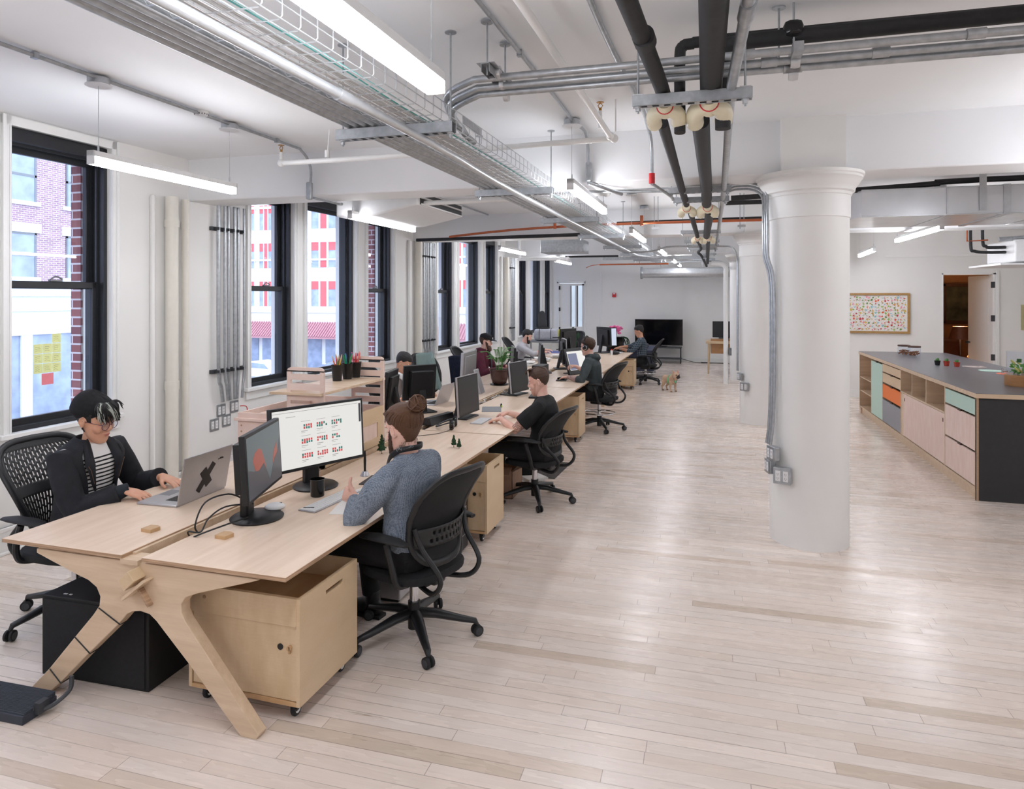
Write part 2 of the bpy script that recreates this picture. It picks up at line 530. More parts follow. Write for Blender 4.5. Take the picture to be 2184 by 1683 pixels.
# far wall, with door
b = MB()
b.bb(-6.0, -4.36, FARY, FARY + 0.2, -0.1, CEIL + 0.1); b.bb(-4.36, -3.52, FARY, FARY + 0.2, 2.34, CEIL + 0.1)
b.bb(-3.52, 1.55, FARY, FARY + 0.2, -0.1, CEIL + 0.1)
struct(b.build('wall_far', 'wall'))
b = MB(); b.bb(-3.30, 1.3, FARY - 0.02, FARY, 0, 0.12)
struct(b.build('baseboard_far', 'trim', bevel=0.004))
root = bpy.data.objects.new('door_1', None); COL.objects.link(root); root['kind'] = 'structure'
root.location = (-4.36, FARY, 0)
b = MB(); b.bb(-0.02, 0.03, -0.025, 0.16, 0, 2.34); b.bb(0.81, 0.86, -0.025, 0.16, 0, 2.34); b.bb(-0.02, 0.86, -0.025, 0.16, 2.30, 2.37)
b.build('door_frame', 'trim', root, bevel=0.005)
b = MB(); b.bb(0.04, 0.40, 0.02, 0.06, 0.01, 2.28); b.bb(0.40, 0.80, 0.02, 0.06, 0.01, 0.98); b.bb(0.74, 0.80, 0.02, 0.06, 0.98, 2.28)
b.bb(0.40, 0.80, 0.02, 0.06, 2.22, 2.28); b.bb(0.53, 0.60, 0.02, 0.06, 0.98, 2.22)
b.build('door_leaf', 'trim', root, bevel=0.004)
b = MB(); b.bb(0.40, 0.74, 0.036, 0.044, 0.98, 2.22); b.build('pane', 'glass', root)
b = MB(); b.bb(0.585, 0.61, 0.0, 0.07, 0.98, 2.22); b.bb(0.395, 0.41, 0.0, 0.07, 0.98, 2.22); b.build('glazing_bar', 'frame', root)
for z in (0.85, 1.45, 2.1):
    b = MB(); b.bb(0.03, 0.075, -0.012, 0.03, z, z + 0.11); b.build('hinge', 'frame', root)
# room beyond the glazed door
b = MB(); b.bb(-5.0, -2.9, 23.0, 23.1, 0, 3.2); b.bb(-5.1, -5.0, FARY + 0.2, 23.1, 0, 3.2); b.bb(-2.9, -2.8, FARY + 0.2, 23.1, 0, 3.2)
struct(b.build('wall_beyond', 'wall'))
b = MB(); b.bb(-3.08, -3.02, FARY - 0.012, FARY, 0, 2.62); struct(b.build('trim_2', 'trim', bevel=0.004))

# kitchen wall (faces us) with doorway, and the return wall behind it
KY = 14.12
b = MB()
b.bb(1.35, 4.13, KY, KY + 0.18, -0.1, CEIL + 0.1); b.bb(4.13, 4.98, KY, KY + 0.18, 2.32, CEIL + 0.1); b.bb(4.98, 9.0, KY, KY + 0.18, -0.1, CEIL + 0.1)
struct(b.build('wall_kitchen', 'wall'))
b = MB(); b.bb(1.35, 1.53, KY + 0.18, FARY + 0.2, -0.1, CEIL + 0.1); struct(b.build('wall_return', 'wall'))
b = MB(); b.bb(1.35, 4.08, KY - 0.02, KY, 0, 0.14); b.bb(5.04, 8.9, KY - 0.02, KY, 0, 0.14)
struct(b.build('baseboard_kitchen', 'trim', bevel=0.004))
b = MB(); b.bb(3.2, 8.9, KY - 0.012, KY, 2.62, 2.66); struct(b.build('trim_3', 'wall', bevel=0.004))
root = bpy.data.objects.new('door_2', None); COL.objects.link(root); root['kind'] = 'structure'; root.location = (4.13, KY, 0)
b = MB(); b.bb(0, 0.02, -0.01, 0.19, 0, 2.32); b.bb(0.80, 0.85, -0.01, 0.19, 0, 2.32); b.bb(0.85, 0.90, -0.02, 0.0, 0, 2.36); b.bb(0, 0.85, -0.01, 0.19, 2.29, 2.32)
b.build('door_frame', 'trim', root, bevel=0.004)
# leaf swung into the dark room, hinged on the right
b = MB(); b.bb(-0.80, 0.0, 0.0, 0.045, 0.01, 2.28)
leaf = b.build('door_leaf', 'trim', root, loc=(0.80, 0.19, 0), rz=-math.radians(85), bevel=0.003)
b = MB(); b.ell((-0.72, -0.05, 1.02), (0.03, 0.03, 0.03)); b.cyl((-0.72, 0, 1.02), (-0.72, -0.04, 1.02), 0.012); b.bb(-0.80, -0.795, 0.0, 0.045, 0.9, 1.5)
b.build('door_handle', 'frame', leaf)
for z in (0.75, 1.45, 2.05):
    b = MB(); b.bb(0.775, 0.83, -0.015, 0.02, z, z + 0.11); b.build('hinge', 'darkgrey', root, loc=(0, 0, 0))
M['ochre'] = simple('brown_lounge_wall', (150, 104, 66), 0.8, var=0.05)
M['darkwood'] = simple('dark_wood', (70, 38, 22), 0.5, var=0.2)
b = MB(); b.bb(2.6, 7.0, 17.2, 17.3, 0, 3.2); b.bb(7.0, 7.1, KY + 0.18, 17.3, 0, 3.2); b.bb(2.5, 2.6, KY + 0.18, 17.3, 0, 3.2)
struct(b.build('wall_lounge', 'ochre'))
# shell of the room behind and beside the camera
b = MB(); b.bb(8.9, 9.1, -4.4, KY + 0.2, -0.1, CEIL + 0.1); struct(b.build('wall_right', 'wall'))
b = MB(); b.bb(-6.0, 9.0, -4.4, -4.2, -0.1, CEIL + 0.1); struct(b.build('wall_back', 'wall'))

# ============================================================ columns
def column(y, x, label, full=True):
    root = thing('column', label, 'column', (x, y, 0), 0, 'round white columns down the room')
    r = 0.288
    b = MB(); b.lathe([(r, 0), (r, 2.50), (r + 0.001, 2.502)], n=56, cap=False); b.build('shaft', 'wall', root)
    b = MB(); b.lathe([(r + 0.001, 2.495), (r + 0.008, 2.50), (r + 0.008, 2.665), (r + 0.016, 2.67), (r + 0.02, 2.69), (r + 0.038, 2.70), (r + 0.042, 2.725), (r + 0.05, 2.735), (r + 0.07, 2.765), (r + 0.085, 2.79), (r + 0.093, 2.795), (r + 0.093, 2.812), (r + 0.104, 2.82), (r + 0.104, 2.84), (0.1, 2.845)], n=56)
    b.build('capital', 'wall', root)
    b = MB(); b.bb(-0.225, 0.225, -0.24, 0.2, 2.84, CEIL); b.build('block', 'wall', root)
    return root
column(5.78, 0.77, 'white round column nearest us with moulded capital and outlet boxes')
column(10.92, 0.77, 'second white round column, partly hidden by the nearest one')
column(16.35, 0.80, 'farthest white round column, behind a thin white standpipe')
# standpipe
b = MB(); b.cyl((0.40, 15.5, 0), (0.40, 15.5, 2.44), 0.05, n=20); b.curve([(0.40, 15.5, 2.42), (0.40, 15.5, 2.52), (0.32, 15.5, 2.60), (0.1, 15.5, 2.62)], 0.05, 14)
tag(b.build('standpipe', 'trim'), 'white vertical pipe standing in front of the farthest column', 'pipe')
b = MB(); b.bb(0.455, 0.52, 15.45, 15.56, 0.62, 0.78); b.bb(0.46, 0.51, 15.43, 15.45, 0.64, 0.76)
tag(b.build('outlet_box', 'greyplastic', bevel=0.006), 'small grey outlet box on the side of the thin standpipe', 'outlet')

# ============================================================ street outside
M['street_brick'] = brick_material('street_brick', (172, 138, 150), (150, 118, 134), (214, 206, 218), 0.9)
M['stone'] = simple('pale_stone', (224, 226, 232), 0.8, var=0.05)
M['whitefacade'] = simple('white_facade', (236, 234, 232), 0.8, var=0.05)
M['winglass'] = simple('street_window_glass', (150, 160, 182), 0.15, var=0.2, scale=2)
M['redpanel'] = simple('red_panel', (226, 92, 96), 0.6, var=0.1)
M['shopred'] = simple('faded_red_shopfront', (190, 110, 104), 0.7, var=0.1)
M['roof'] = simple('pagoda_roof', (186, 132, 138), 0.7, var=0.1)
M['asphalt'] = simple('pale_asphalt', (150, 152, 160), 0.9, var=0.05)
b = MB(); b.bb(-80, -5.4, -40, 90, -4.3, -4.0); tag(b.build('street', 'asphalt'), 'grey street pavement below the windows', 'street', kind='structure')
# brick building across the street, facing the near window
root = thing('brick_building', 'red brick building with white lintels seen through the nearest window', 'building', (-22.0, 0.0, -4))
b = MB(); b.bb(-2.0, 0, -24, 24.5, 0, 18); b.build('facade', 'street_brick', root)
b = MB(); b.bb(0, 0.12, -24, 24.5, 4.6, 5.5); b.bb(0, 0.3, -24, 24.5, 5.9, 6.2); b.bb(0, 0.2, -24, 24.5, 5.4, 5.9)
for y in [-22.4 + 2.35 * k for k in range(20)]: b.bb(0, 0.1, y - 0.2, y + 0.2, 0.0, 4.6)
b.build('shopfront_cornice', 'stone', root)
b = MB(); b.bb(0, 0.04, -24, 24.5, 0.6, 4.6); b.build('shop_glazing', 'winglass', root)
for y in [16.75 + k * 2.32 for k in range(-12, 3)]:
    for z in (6.55, 9.1, 12.0):
        hh = 1.5 if z < 8 else 1.75
        f = MB(); f.bb(-0.05, 0.06, y - 0.15, y + 1.35, z + hh, z + hh + 0.32); f.bb(-0.05, 0.08, y - 0.12, y + 1.32, z - 0.14, z); fo = f.build('lintel', 'stone', root)
        g = MB(); g.bb(-0.02, 0.015, y, y + 1.2, z, z + hh); go = g.build('window', 'winglass', root)
        g = MB(); g.bb(0.0, 0.03, y, y + 1.2, z + hh / 2 - 0.04, z + hh / 2 + 0.04); g.bb(0.0, 0.03, y, y + 0.07, z, z + hh); g.bb(0, 0.03, y + 1.13, y + 1.2, z, z + hh); g.bb(0, 0.03, y, y + 1.2, z + hh - 0.07, z + hh); g.build('sash_frame', 'greyplastic', go)
# white building with red panels beyond, its front looking back along the street
root = thing('white_building', 'white corner building with red window panels seen through middle windows', 'building', (-52.0, 48.0, -4))
b = MB(); b.bb(0, 42, 0.0, 4, 0, 22); b.build('facade', 'whitefacade', root)
b = MB(); b.bb(0, 42, -0.25, 0, 4.6, 4.9); b.bb(0, 42, -0.15, 0, 8.75, 8.9); b.bb(0, 42, -0.15, 0, 13, 13.2); b.build('cornice', 'stone', root)
for x in (2.0, 5.2, 8.6, 12.4, 15.2, 16.9, 21.7, 26.0, 29.6, 33.0, 36.5):
    for z in (5.1, 8.2, 11.3, 14.4):
        wd = 1.2 if x in (15.2, 16.9) else 2.2
        g = MB(); g.bb(x, x + wd, -0.03, 0.02, z, z + 2.0); go = g.build('window', 'winglass', root)
        r_ = MB(); r_.bb(x, x + wd * 0.3, -0.06, 0.0, z + 1.35, z + 2.0); r_.bb(x + wd * 0.7, x + wd, -0.06, 0.0, z + 1.35, z + 2.0); r_.bb(x + wd * 0.37, x + wd * 0.63, -0.06, 0.0, z, z + 2.0); r_.build('red_panel', 'redpanel', go)
        r_ = MB(); r_.bb(x - 0.1, x + wd + 0.1, -0.08, 0, z + 2.0, z + 2.12); r_.bb(x - 0.1, x, -0.08, 0, z, z + 2); r_.bb(x + wd, x + wd + 0.1, -0.08, 0, z, z + 2); r_.bb(x + wd * 0.3, x + wd * 0.37, -0.08, 0, z, z + 2); r_.bb(x + wd * 0.63, x + wd * 0.7, -0.08, 0, z, z + 2)
        r_.build('window_trim', 'stone', go)
for x in (2.0, 8.4, 14.8, 20.6, 27.0, 33.4):
    b = MB(); b.prism([(0.0, 3.8), (-1.4, 2.7), (-1.4, 2.6), (0, 3.5)], 'X', x, x + 4.4)
    for i in range(20): b.cyl((x + 0.1 + i * 0.22, 0.0, 3.85), (x + 0.1 + i * 0.22, -1.42, 2.75), 0.06, n=6)
    b.build('tiled_awning', 'roof', root)
    b = MB(); b.bb(x + 0.2, x + 2.0, -0.1, 0, 0.3, 2.5); b.bb(x + 2.4, x + 4.2, -0.1, 0, 0.6, 2.5); b.build('shop_window', 'winglass', root)
    b = MB(); b.bb(x - 1.2, x - 0.8, -0.5, 0, 0.0, 3.6); b.bb(x, x + 4.4, -0.2, 0, 2.6, 3.0); b.build('shop_post', 'shopred', root)
    b = MB(); b.bb(x, x + 4.4, -0.12, 0, 0.0, 0.5); b.build('shop_base', 'winglass', root)
def street_car(x, y, m, label, rz=0.0):
    root = thing('parked_car', label, 'car', (x, y, -4.0), rz, 'cars parked in the street')
    b = MB(); prof = [(-2.1, 0.35), (-2.15, 0.75), (-1.9, 0.9), (-1.2, 0.95), (-0.7, 1.38), (0.7, 1.42), (1.35, 0.98), (2.0, 0.85), (2.15, 0.6), (2.1, 0.35)]
    b.prism([(p[0], p[1]) for p in prof], 'X', -0.85, 0.85); b.build('body', m, root, bevel=0.08, seg=3)
    b = MB(); b.prism([(-1.1, 0.97), (-0.68, 1.3), (0.65, 1.34), (1.22, 1.0)], 'X', -0.87, 0.87); b.build('side_glass', 'winglass', root)
    for dx in (-0.86, 0.78):
        for dy in (-1.35, 1.35):
            b = MB(); b.cyl((dx, dy, 0.33), (dx + 0.08, dy, 0.33), 0.33, n=20); b.build('wheel', 'rubber', root)
street_car(-29.5, 41.0, 'whiteplastic', 'white car parked outside, low in the window left of the shelf', 1.4)
street_car(-24.0, 42.0, 'greyplastic', 'grey car parked outside behind the pencil cups', 1.4)
# ============================================================ linear lamps
def lamp(cx, y0, y1, label, group, rz=RZ, w_=0.052, z=2.70, wires=True, cord=False):
    """hung linear lamp running along y"""
    L = y1 - y0
    root = thing('linear_pendant_lamp', label, 'lamp', (cx, y0, z), rz, group)
    h = 0.085
    b = MB(); b.bb(-w_ / 2, w_ / 2, 0, L, h - 0.035, h)
    b.bb(-w_ / 2, w_ / 2, 0, 0.012, 0, h); b.bb(-w_ / 2, w_ / 2, L - 0.012, L, 0, h)
    b.build('housing', 'whiteplastic', root, bevel=0.002)
    b = MB(); b.bb(-w_ / 2 + 0.001, w_ / 2 - 0.001, 0.012, L - 0.012, 0.001, h - 0.035); b.build('diffuser', 'lamp', root)
    for y in (0.06, L - 0.06):
        b = MB(); b.cyl((0, y, h), (0, y, CEIL - z - 0.03), 0.0022, n=6); b.cyl((0, y, h), (0, y, h + 0.04), 0.006, n=8); b.build('hanging_wire', 'galvlight', root)
        b = MB(); b.cyl((0, y, CEIL - z - 0.012), (0, y, CEIL - z - 0.055), 0.062, n=20); b.build('ceiling_box', 'galv', root)
        b = MB(); b.cyl((0, y, CEIL - z - 0.055), (0, y, CEIL - z - 0.062), 0.074, n=24); b.build('canopy', 'whiteplastic', root)
    return root
GL = 'row of lamps over the window side desks'
GR = 'row of lamps beside the wire tray'
GK = 'lamps over the kitchen side'
for i, (y0, y1, lb) in enumerate(((3.27, 4.56, 'lit white linear lamp nearest us hanging in front of the first window'),
        (6.3, 7.85, 'lit linear lamp hanging in front of the third window group, above the pencil shelf'),
        (11.3, 12.9, 'lit linear lamp hanging above the man in the cap'),
        (15.5, 17.2, 'farthest lit linear lamp by the windows'))):
    lamp(RW(-3.60, y0)[0], y0, y1, lb, GL)
lamp(-3.66, -2.4, -0.9, 'added fill lamp behind the viewpoint on the window side', GL)  # unseen lamp, added behind the camera as fill light
lamp(-3.64, 0.6, 1.9, 'added fill lamp just outside the view on the window side', GL)  # another added fill lamp, out of view to the left
for i, (y0, y1, lb) in enumerate(((0.95, 2.53, 'large bright linear lamp running out of the top edge of the picture'),
        (5.05, 6.65, 'bright lamp hanging over the middle of the tray before the copper pipe'),
        (8.75, 10.35, 'small bright lamp third along the tray'),
        (12.3, 13.9, 'fourth lamp along the tray, near the first lamp of the far bay'),
        (15.9, 17.0, 'fifth tiny lamp near the tray end'),
        (18.2, 19.2, 'last tiny lamp by the far wall'))):
    lamp(RW(-1.03 if y0 < 12 else -0.98, y0)[0], y0, y1, lb, GR, w_=0.075 if i == 0 else 0.052)
lamp(-1.05, -2.6, -1.0, 'added fill lamp behind the viewpoint beside the tray', GR)  # tray row continued behind the camera, added for fill light
for y0, y1, x, lb in ((9.3, 11.5, 2.72, 'slanting lamp right of the column, above the framed artwork'), (11.8, 13.5, 2.52, 'small lamp nearest the column above the artwork')):
    lamp(x, y0, y1 if y0 > 11 else 11.35, lb, GK, rz=0 if y0 < 11 else -0.07, z=2.70 if y0 < 11 else 2.60)
for x, y0 in ((2.6, 4.2), (2.6, -1.0), (5.6, 9.6), (5.6, 4.2), (5.6, -1.0)):  # unseen lamps added to brighten the room from the right
    lamp(x, y0, y0 + 1.6, 'added fill lamp outside the view over the kitchen side', GK, rz=0)

# ============================================================ tray with wires
def bar_z(z0, z1, x, y, r=0.004, n=6): return MB().cyl((x, y, z0), (x, y, z1), r, n=n)
TZ = 2.80
tx0, tx1 = -1.66, -1.315       # tray width in the row frame
root = thing('wire_cable_tray', 'long galvanised wire mesh tray carrying data wires under the ceiling', 'cable tray', (0, 0, 0), 0)
yA, yB = 0.6, 18.5
b = MB()
for x in [tx0 + (tx1 - tx0) * k / 7 for k in range(8)]:
    b.tube([RW(x, yA, TZ), RW(x, yB, TZ)], 0.0028, 6)
for z in (0.05, 0.10):
    for x in (tx0, tx1): b.tube([RW(x, yA, TZ + z), RW(x, yB, TZ + z)], 0.0028, 6)
y = yA
while y < yB:
    b.tube([RW(tx0, y, TZ + 0.10), RW(tx0, y, TZ + 0.012), RW(tx0 + 0.012, y, TZ), RW(tx1 - 0.012, y, TZ), RW(tx1, y, TZ + 0.012), RW(tx1, y, TZ + 0.10)], 0.0028, 6)
    y += 0.102
b.build('wire_basket', 'galvlight', root)
M['wirewhite'] = simple('white_data_wire', (212, 210, 208), 0.5, var=0.05)
M['wireteal'] = simple('teal_data_wire', (92, 178, 170), 0.5, var=0.05)
M['wiredark'] = simple('dark_data_wire', (58, 58, 62), 0.5, var=0.05)
rnd = random.Random(3)
def wires(n, xa, xb, mat, rr, nm, ya=yA, yb=yB):
    b = MB()
    for k in range(n):
        x = xa + (xb - xa) * (k + 0.5) / n
        pts = []
        y = ya; 
        while y <= yb:
            pts.append(RW(x + rnd.uniform(-0.012, 0.012), y, TZ + 0.008 + rnd.uniform(0, 0.006))); y += 0.8
        b.curve(pts, rr, 5, 3)
    b.build(nm, mat, root)
wires(26, tx0 + 0.02, tx0 + 0.24, 'wirewhite', 0.0032, 'white_wires')
wires(3, tx0 + 0.02, tx0 + 0.06, 'wiredark', 0.004, 'dark_wires')
wires(2, tx0 + 0.25, tx0 + 0.29, 'wireteal', 0.0032, 'teal_wires', 0.6, 14.0)
b = MB(); b.bb(-0.004, 0.0, 0, 0.30, 0.055, 0.095); b.build('splice_plate', 'galv', root, loc=RW(tx1 + 0.006, 3.55, TZ))
b = MB(); b.bb(-0.004, 0.0, 0, 0.30, 0.055, 0.095); b.build('splice_plate', 'galv', root, loc=RW(tx1 + 0.006, 6.0, TZ))

# conduits running along the tray
for k, (x, lb) in enumerate(((-1.845, 'steel conduit on the window side of the tray, outermost'), (-1.795, 'steel conduit second from the window side of the tray'), (-1.745, 'steel conduit third from the window side of the tray'), (-1.697, 'steel conduit right against the wire tray'))):
    b = MB(); b.tube([RW(x, 0.5, 2.815), RW(x, 17.5, 2.815)], 0.021, 12)
    for y in (6.6 + 0.1 * k, 12.4): b.tube([RW(x, y, 2.815), RW(x, y + 0.07, 2.815)], 0.027, 12)
    tag(b.build('conduit', 'galv'), lb, 'conduit', 'steel conduits beside the wire tray')
b = MB()
P_ = [RW(-1.40, 0.5, 2.70), RW(-1.40, 3.3, 2.70), RW(-1.47, 5.5, 2.70), RW(-1.50, 13.2, 2.70), RW(-1.44, 13.6, 2.70), RW(-1.2, 14.2, 2.70), RW(-1.1, 14.3, 2.74), RW(-1.08, 14.32, 2.84)]
b.curve(P_[:4], 0.020, 14, 4); b.curve(P_[3:], 0.018, 10)
b.tube([RW(-1.40, 2.4, 2.70), RW(-1.40, 2.5, 2.70)], 0.026, 12)
tag(b.build('conduit', 'galvlight'), 'single bright pipe hung below the wire tray along its middle', 'conduit')

# strut hangers for the tray
def strut_x(x0, x1, y, z, root, nm='strut', w_=0.041, h=0.041):
    b = MB()
    n = int((x1 - x0) / 0.05)
    b.bb(x0, x1, -w_ / 2, -w_ / 2 + 0.003, 0, h); b.bb(x0, x1, w_ / 2 - 0.003, w_ / 2, 0, h)
    b.bb(x0, x1, -w_ / 2, w_ / 2, h - 0.003, h)
    b.bb(x0, x1, -w_ / 2, -w_ / 2 + 0.010, 0, 0.003); b.bb(x0, x1, w_ / 2 - 0.010, w_ / 2, 0, 0.003)
    for i in range(n):
        xx = x0 + (i + 0.5) * (x1 - x0) / n
        b.bb(xx - 0.012, xx + 0.012, -w_ / 2 + 0.01, w_ / 2 - 0.01, 0, 0.003)
    return b.build(nm, 'galv', root, bevel=0.0015)
hg = 'strut hangers under the wire tray'
names = ('nearest', 'second', 'third', 'fourth', 'fifth', 'sixth', 'seventh')
for k, y in enumerate((3.244, 5.417, 7.59, 9.76, 12.0, 14.2, 16.4)):
    x0, x1 = -1.92, -1.25
    root = thing('strut_hanger', '%s steel strut hanger crossing under the wire tray' % names[k], 'hanger', RW(0, y, 2.735), RZ, hg)
    strut_x(x0, x1, y, 0, root, w_=0.06, h=0.055)
    for x in (x0 + 0.03, x1 - 0.02):
        b = MB(); b.cyl((x, 0, -0.03), (x, 0, CEIL - 2.735), 0.005, n=8); b.cyl((x, 0, CEIL - 2.735 - 0.006), (x, 0, CEIL - 2.735), 0.03, n=16); b.build('threaded_rod', 'galv', root)
        b = MB(); b.cyl((x, 0, -0.022), (x, 0, -0.008), 0.011, n=6); b.cyl((x, 0, -0.006), (x, 0, 0), 0.016, n=12); b.build('nut', 'galvlight', root)

# ============================================================ transverse conduits at the front
b = MB()
for k, (y, z, r, lb) in enumerate(((3.28, 3.00, 0.018, 'upper steel conduit crossing the ceiling at the front'), (3.325, 2.97, 0.018, 'middle steel conduit crossing the ceiling at the front'), (3.365, 2.948, 0.018, 'lowest steel conduit crossing the ceiling at the front'))):
    b = MB()
    pts = [RW(-1.42, y + 0.75 - k * 0.1, 2.86), RW(-1.43, y + 0.5, 2.90), RW(-1.36, y + 0.15, z - 0.03), RW(-1.15, y, z)]
    cp = catmull(pts, 7) + [Vector((0.0, y, z)), Vector((5.0, y + 0.02, z))]
    b.tube(cp, r, 12)
    for x in (0.14 + 0.1 * k, 1.05 - 0.35 * k): b.tube([(x, y, z), (x + 0.07, y, z)], r * 1.3, 12)
    tag(b.build('conduit', 'galv'), lb, 'conduit', 'steel conduits crossing the front of the ceiling')
root = thing('strut_hanger', 'short strut on two rods holding the crossing conduits left of the pipes', 'hanger', (-1.03, 3.14, 3.03))
b = MB(); b.bb(-0.045, 0.045, 0, 0.42, 0, 0.003); b.bb(-0.022, -0.019, 0, 0.42, -0.041, 0); b.bb(0.019, 0.022, 0, 0.42, -0.041, 0); b.bb(-0.022, 0.022, 0, 0.42, -0.003, 0)
b.build('strut', 'galv', root)
for (x, y) in ((0.0, 0.03), (0.0, 0.34)):
    b = MB(); b.cyl((x, y, -0.05), (x, y, CEIL - 3.04), 0.005, n=8); b.cyl((x, y, CEIL - 3.046), (x, y, CEIL - 3.04), 0.03, n=18); b.build('threaded_rod', 'galv', root)
for k in range(3):
    b = MB(); b.lathe([(0.028, -0.012), (0.03, 0), (0.028, 0.012)], (0.03, 0.12 + 0.07 * k, -0.01 - k * 0.04), 16, 'X'); b.build('pipe_clamp', 'galvlight', root)
root = thing('strut_hanger', 'black taped strut hanger where the crossing pipes pass right of the column line', 'hanger', (0.385, 3.25, 2.965))
b = MB(); b.bb(-0.022, 0.022, -0.06, 0.22, 0.0, 0.045); b.build('strut', 'galv', root, bevel=0.002)
b = MB(); b.bb(-0.045, 0.045, 0.10, 0.22, 0.12, 0.21); b.build('tape_wrap', 'blackgloss', root, bevel=0.03)
b = MB(); b.cyl((0, 0.12, 0.04), (0, 0.12, 0.285), 0.005, n=8); b.cyl((-0.06, 0.16, 0.04), (-0.06, 0.16, 0.285), 0.005, n=8); b.cyl((-0.06, 0.16, 0.279), (-0.06, 0.16, 0.285), 0.03, n=16); b.build('threaded_rod', 'galv', root)
for k in range(3):
    b = MB(); b.lathe([(0.026, -0.02), (0.03, 0), (0.026, 0.02)], (0.0, -0.0 + 0.07 * k, 0.03 - k * 0.035), 16, 'X'); b.build('pipe_clamp', 'galvlight', root)
    
# ============================================================ insulated pipes
def pipe(pts, r, mat, label, group=None, n=18, seg=5, straight=False, rings=None):
    b = MB()
    if straight: b.tube(pts, r, n)
    else: b.curve(pts, r, n, seg)
    if rings:
        for (p, q, rr) in rings: b.cyl(p, q, rr, n=18)
    return tag(b.build('insulated_pipe' if mat in ('foam',) else 'pipe', mat), label, 'pipe', group)
gp = 'black insulated pipes along the ceiling'
pipe([(-0.33, 0.6, 2.86), (-0.26, 2.0, 2.86), (-0.20, 3.2, 2.86), (-0.20, 3.5, 2.85)], 0.034, 'foam', 'left black insulated pipe coming in from the top edge', gp, seg=4, rings=[((-0.225, 2.55, 2.86), (-0.222, 2.62, 2.86), 0.042)])
pipe([(0.03, 0.5, 2.87), (0.02, 3.2, 2.87), (0.02, 3.52, 2.86)], 0.050, 'foam', 'thickest black insulated pipe coming in from the top edge', gp, n=22, straight=True)
pipe([(-0.22, 3.62, 2.80), (-0.20, 6.0, 2.80), (-0.19, 6.9, 2.80)], 0.030, 'foam', 'left black pipe in the second stretch, between the white fittings', gp, straight=True)
pipe([(-0.03, 3.62, 2.80), (0.0, 6.0, 2.80), (0.0, 6.9, 2.80)], 0.046, 'foam', 'thick black pipe in the second stretch, between the white fittings', gp, straight=True)
pipe([(-0.16, 7.1, 2.76), (-0.13, 10.4, 2.78)], 0.030, 'foam', 'left black pipe in the third stretch before the small fittings', gp, straight=True)
pipe([(0.03, 7.1, 2.76), (0.0, 10.4, 2.78)], 0.046, 'foam', 'thick black pipe in the third stretch before the small fittings', gp, straight=True)
pipe([(-0.14, 10.7, 2.76), (-0.10, 13.0, 2.78), (-0.16, 14.2, 2.78), (-0.1, 14.8, 2.74), (0.0, 16.5, 2.6)], 0.026, 'foam', 'left black pipe bending near the far end', gp)
pipe([(0.02, 10.7, 2.76), (0.02, 17.5, 2.72)], 0.036, 'foam', 'thick black pipe at the far end', gp, straight=True)
pipe([(-0.126, 3.44, 2.70), (-0.126, 3.45, 2.80), (-0.126, 3.45, 3.08), (-0.110, 3.45, 3.125), (-0.06, 3.45, 3.135), (0.3, 3.45, 3.14), (3.5, 3.48, 3.14)], 0.027, 'foam', 'thin black pipe dropping beside the strut then crossing right', gp)
pipe([(0.075, 3.42, 2.70), (0.075, 3.42, 2.8), (0.075, 3.42, 3.03), (0.09, 3.41, 3.08), (0.16, 3.40, 3.10), (0.6, 3.40, 3.105), (3.5, 3.43, 3.12)], 0.036, 'foam', 'black pipe dropping behind the thickest pipe and crossing to the right edge', gp)
# grey pipe beside them
b = MB(); b.tube([(0.16, 0.6, 2.86), (0.13, 2.4, 2.86), (0.105, 3.2, 2.83), (0.14, 6.0, 2.80), (0.16, 10.0, 2.80), (0.17, 14.0, 2.80)], 0.022, 14); b.cyl((0.133, 2.35, 2.86), (0.128, 2.48, 2.86), 0.028)
tag(b.build('conduit', 'galv'), 'grey steel pipe running beside the thickest black pipe', 'conduit')
# white wye fittings with red marks
def wye(x, y, z, s, label, flip=1):
    root = thing('pipe_fitting', label, 'pipe fitting', (x, y, z), 0, 'cream branch fittings on the black pipes')
    b = MB()
    b.tube([(0, -0.10 * s, 0.03 * s), (0, 0.0, 0.0)], [0.040 * s, 0.044 * s], 18)
    b.curve([(-0.068 * s, 0.12 * s, -0.035 * s), (-0.066 * s, 0.03 * s, -0.01 * s), (-0.03 * s, -0.02 * s, 0.008 * s), (0.03 * s, -0.02 * s, 0.008 * s), (0.066 * s, 0.03 * s, -0.01 * s), (0.068 * s, 0.10 * s, -0.035 * s)], 0.043 * s, 16)
    b.build('body', 'pvc', root)
    b = MB(); b.lathe([(0.043 * s, -0.004), (0.047 * s, 0), (0.043 * s, 0.004)], (0, -0.06 * s, 0.018 * s), 20, 'Y'); b.build('red_mark', 'red', root)
    b = MB()
    for sx in (-1, 1): b.tube([(0.072 * sx * s, 0.02 * s, 0.03 * s), (0.1 * sx * s, 0.03 * s, 0.0), (0.1 * sx * s, 0.06 * s, -0.05 * s)], 0.002, 6)
    b.build('seam_clip', 'brass', root)
wye(-0.19, 3.36, 2.785, 0.86, 'nearest left cream pipe fitting with a red ring')
wye(0.012, 3.36, 2.785, 0.98, 'nearest right, largest cream pipe fitting with a red ring')
wye(-0.19, 7.05, 2.76, 0.85, 'second left cream pipe fitting under the double strut')
wye(0.01, 7.05, 2.76, 1.0, 'second right cream pipe fitting under the double strut')
wye(-0.13, 10.55, 2.75, 0.85, 'far left small cream pipe fitting')
wye(0.03, 10.55, 2.75, 0.9, 'far right small cream pipe fitting')
gs = 'strut hangers under the black pipes'
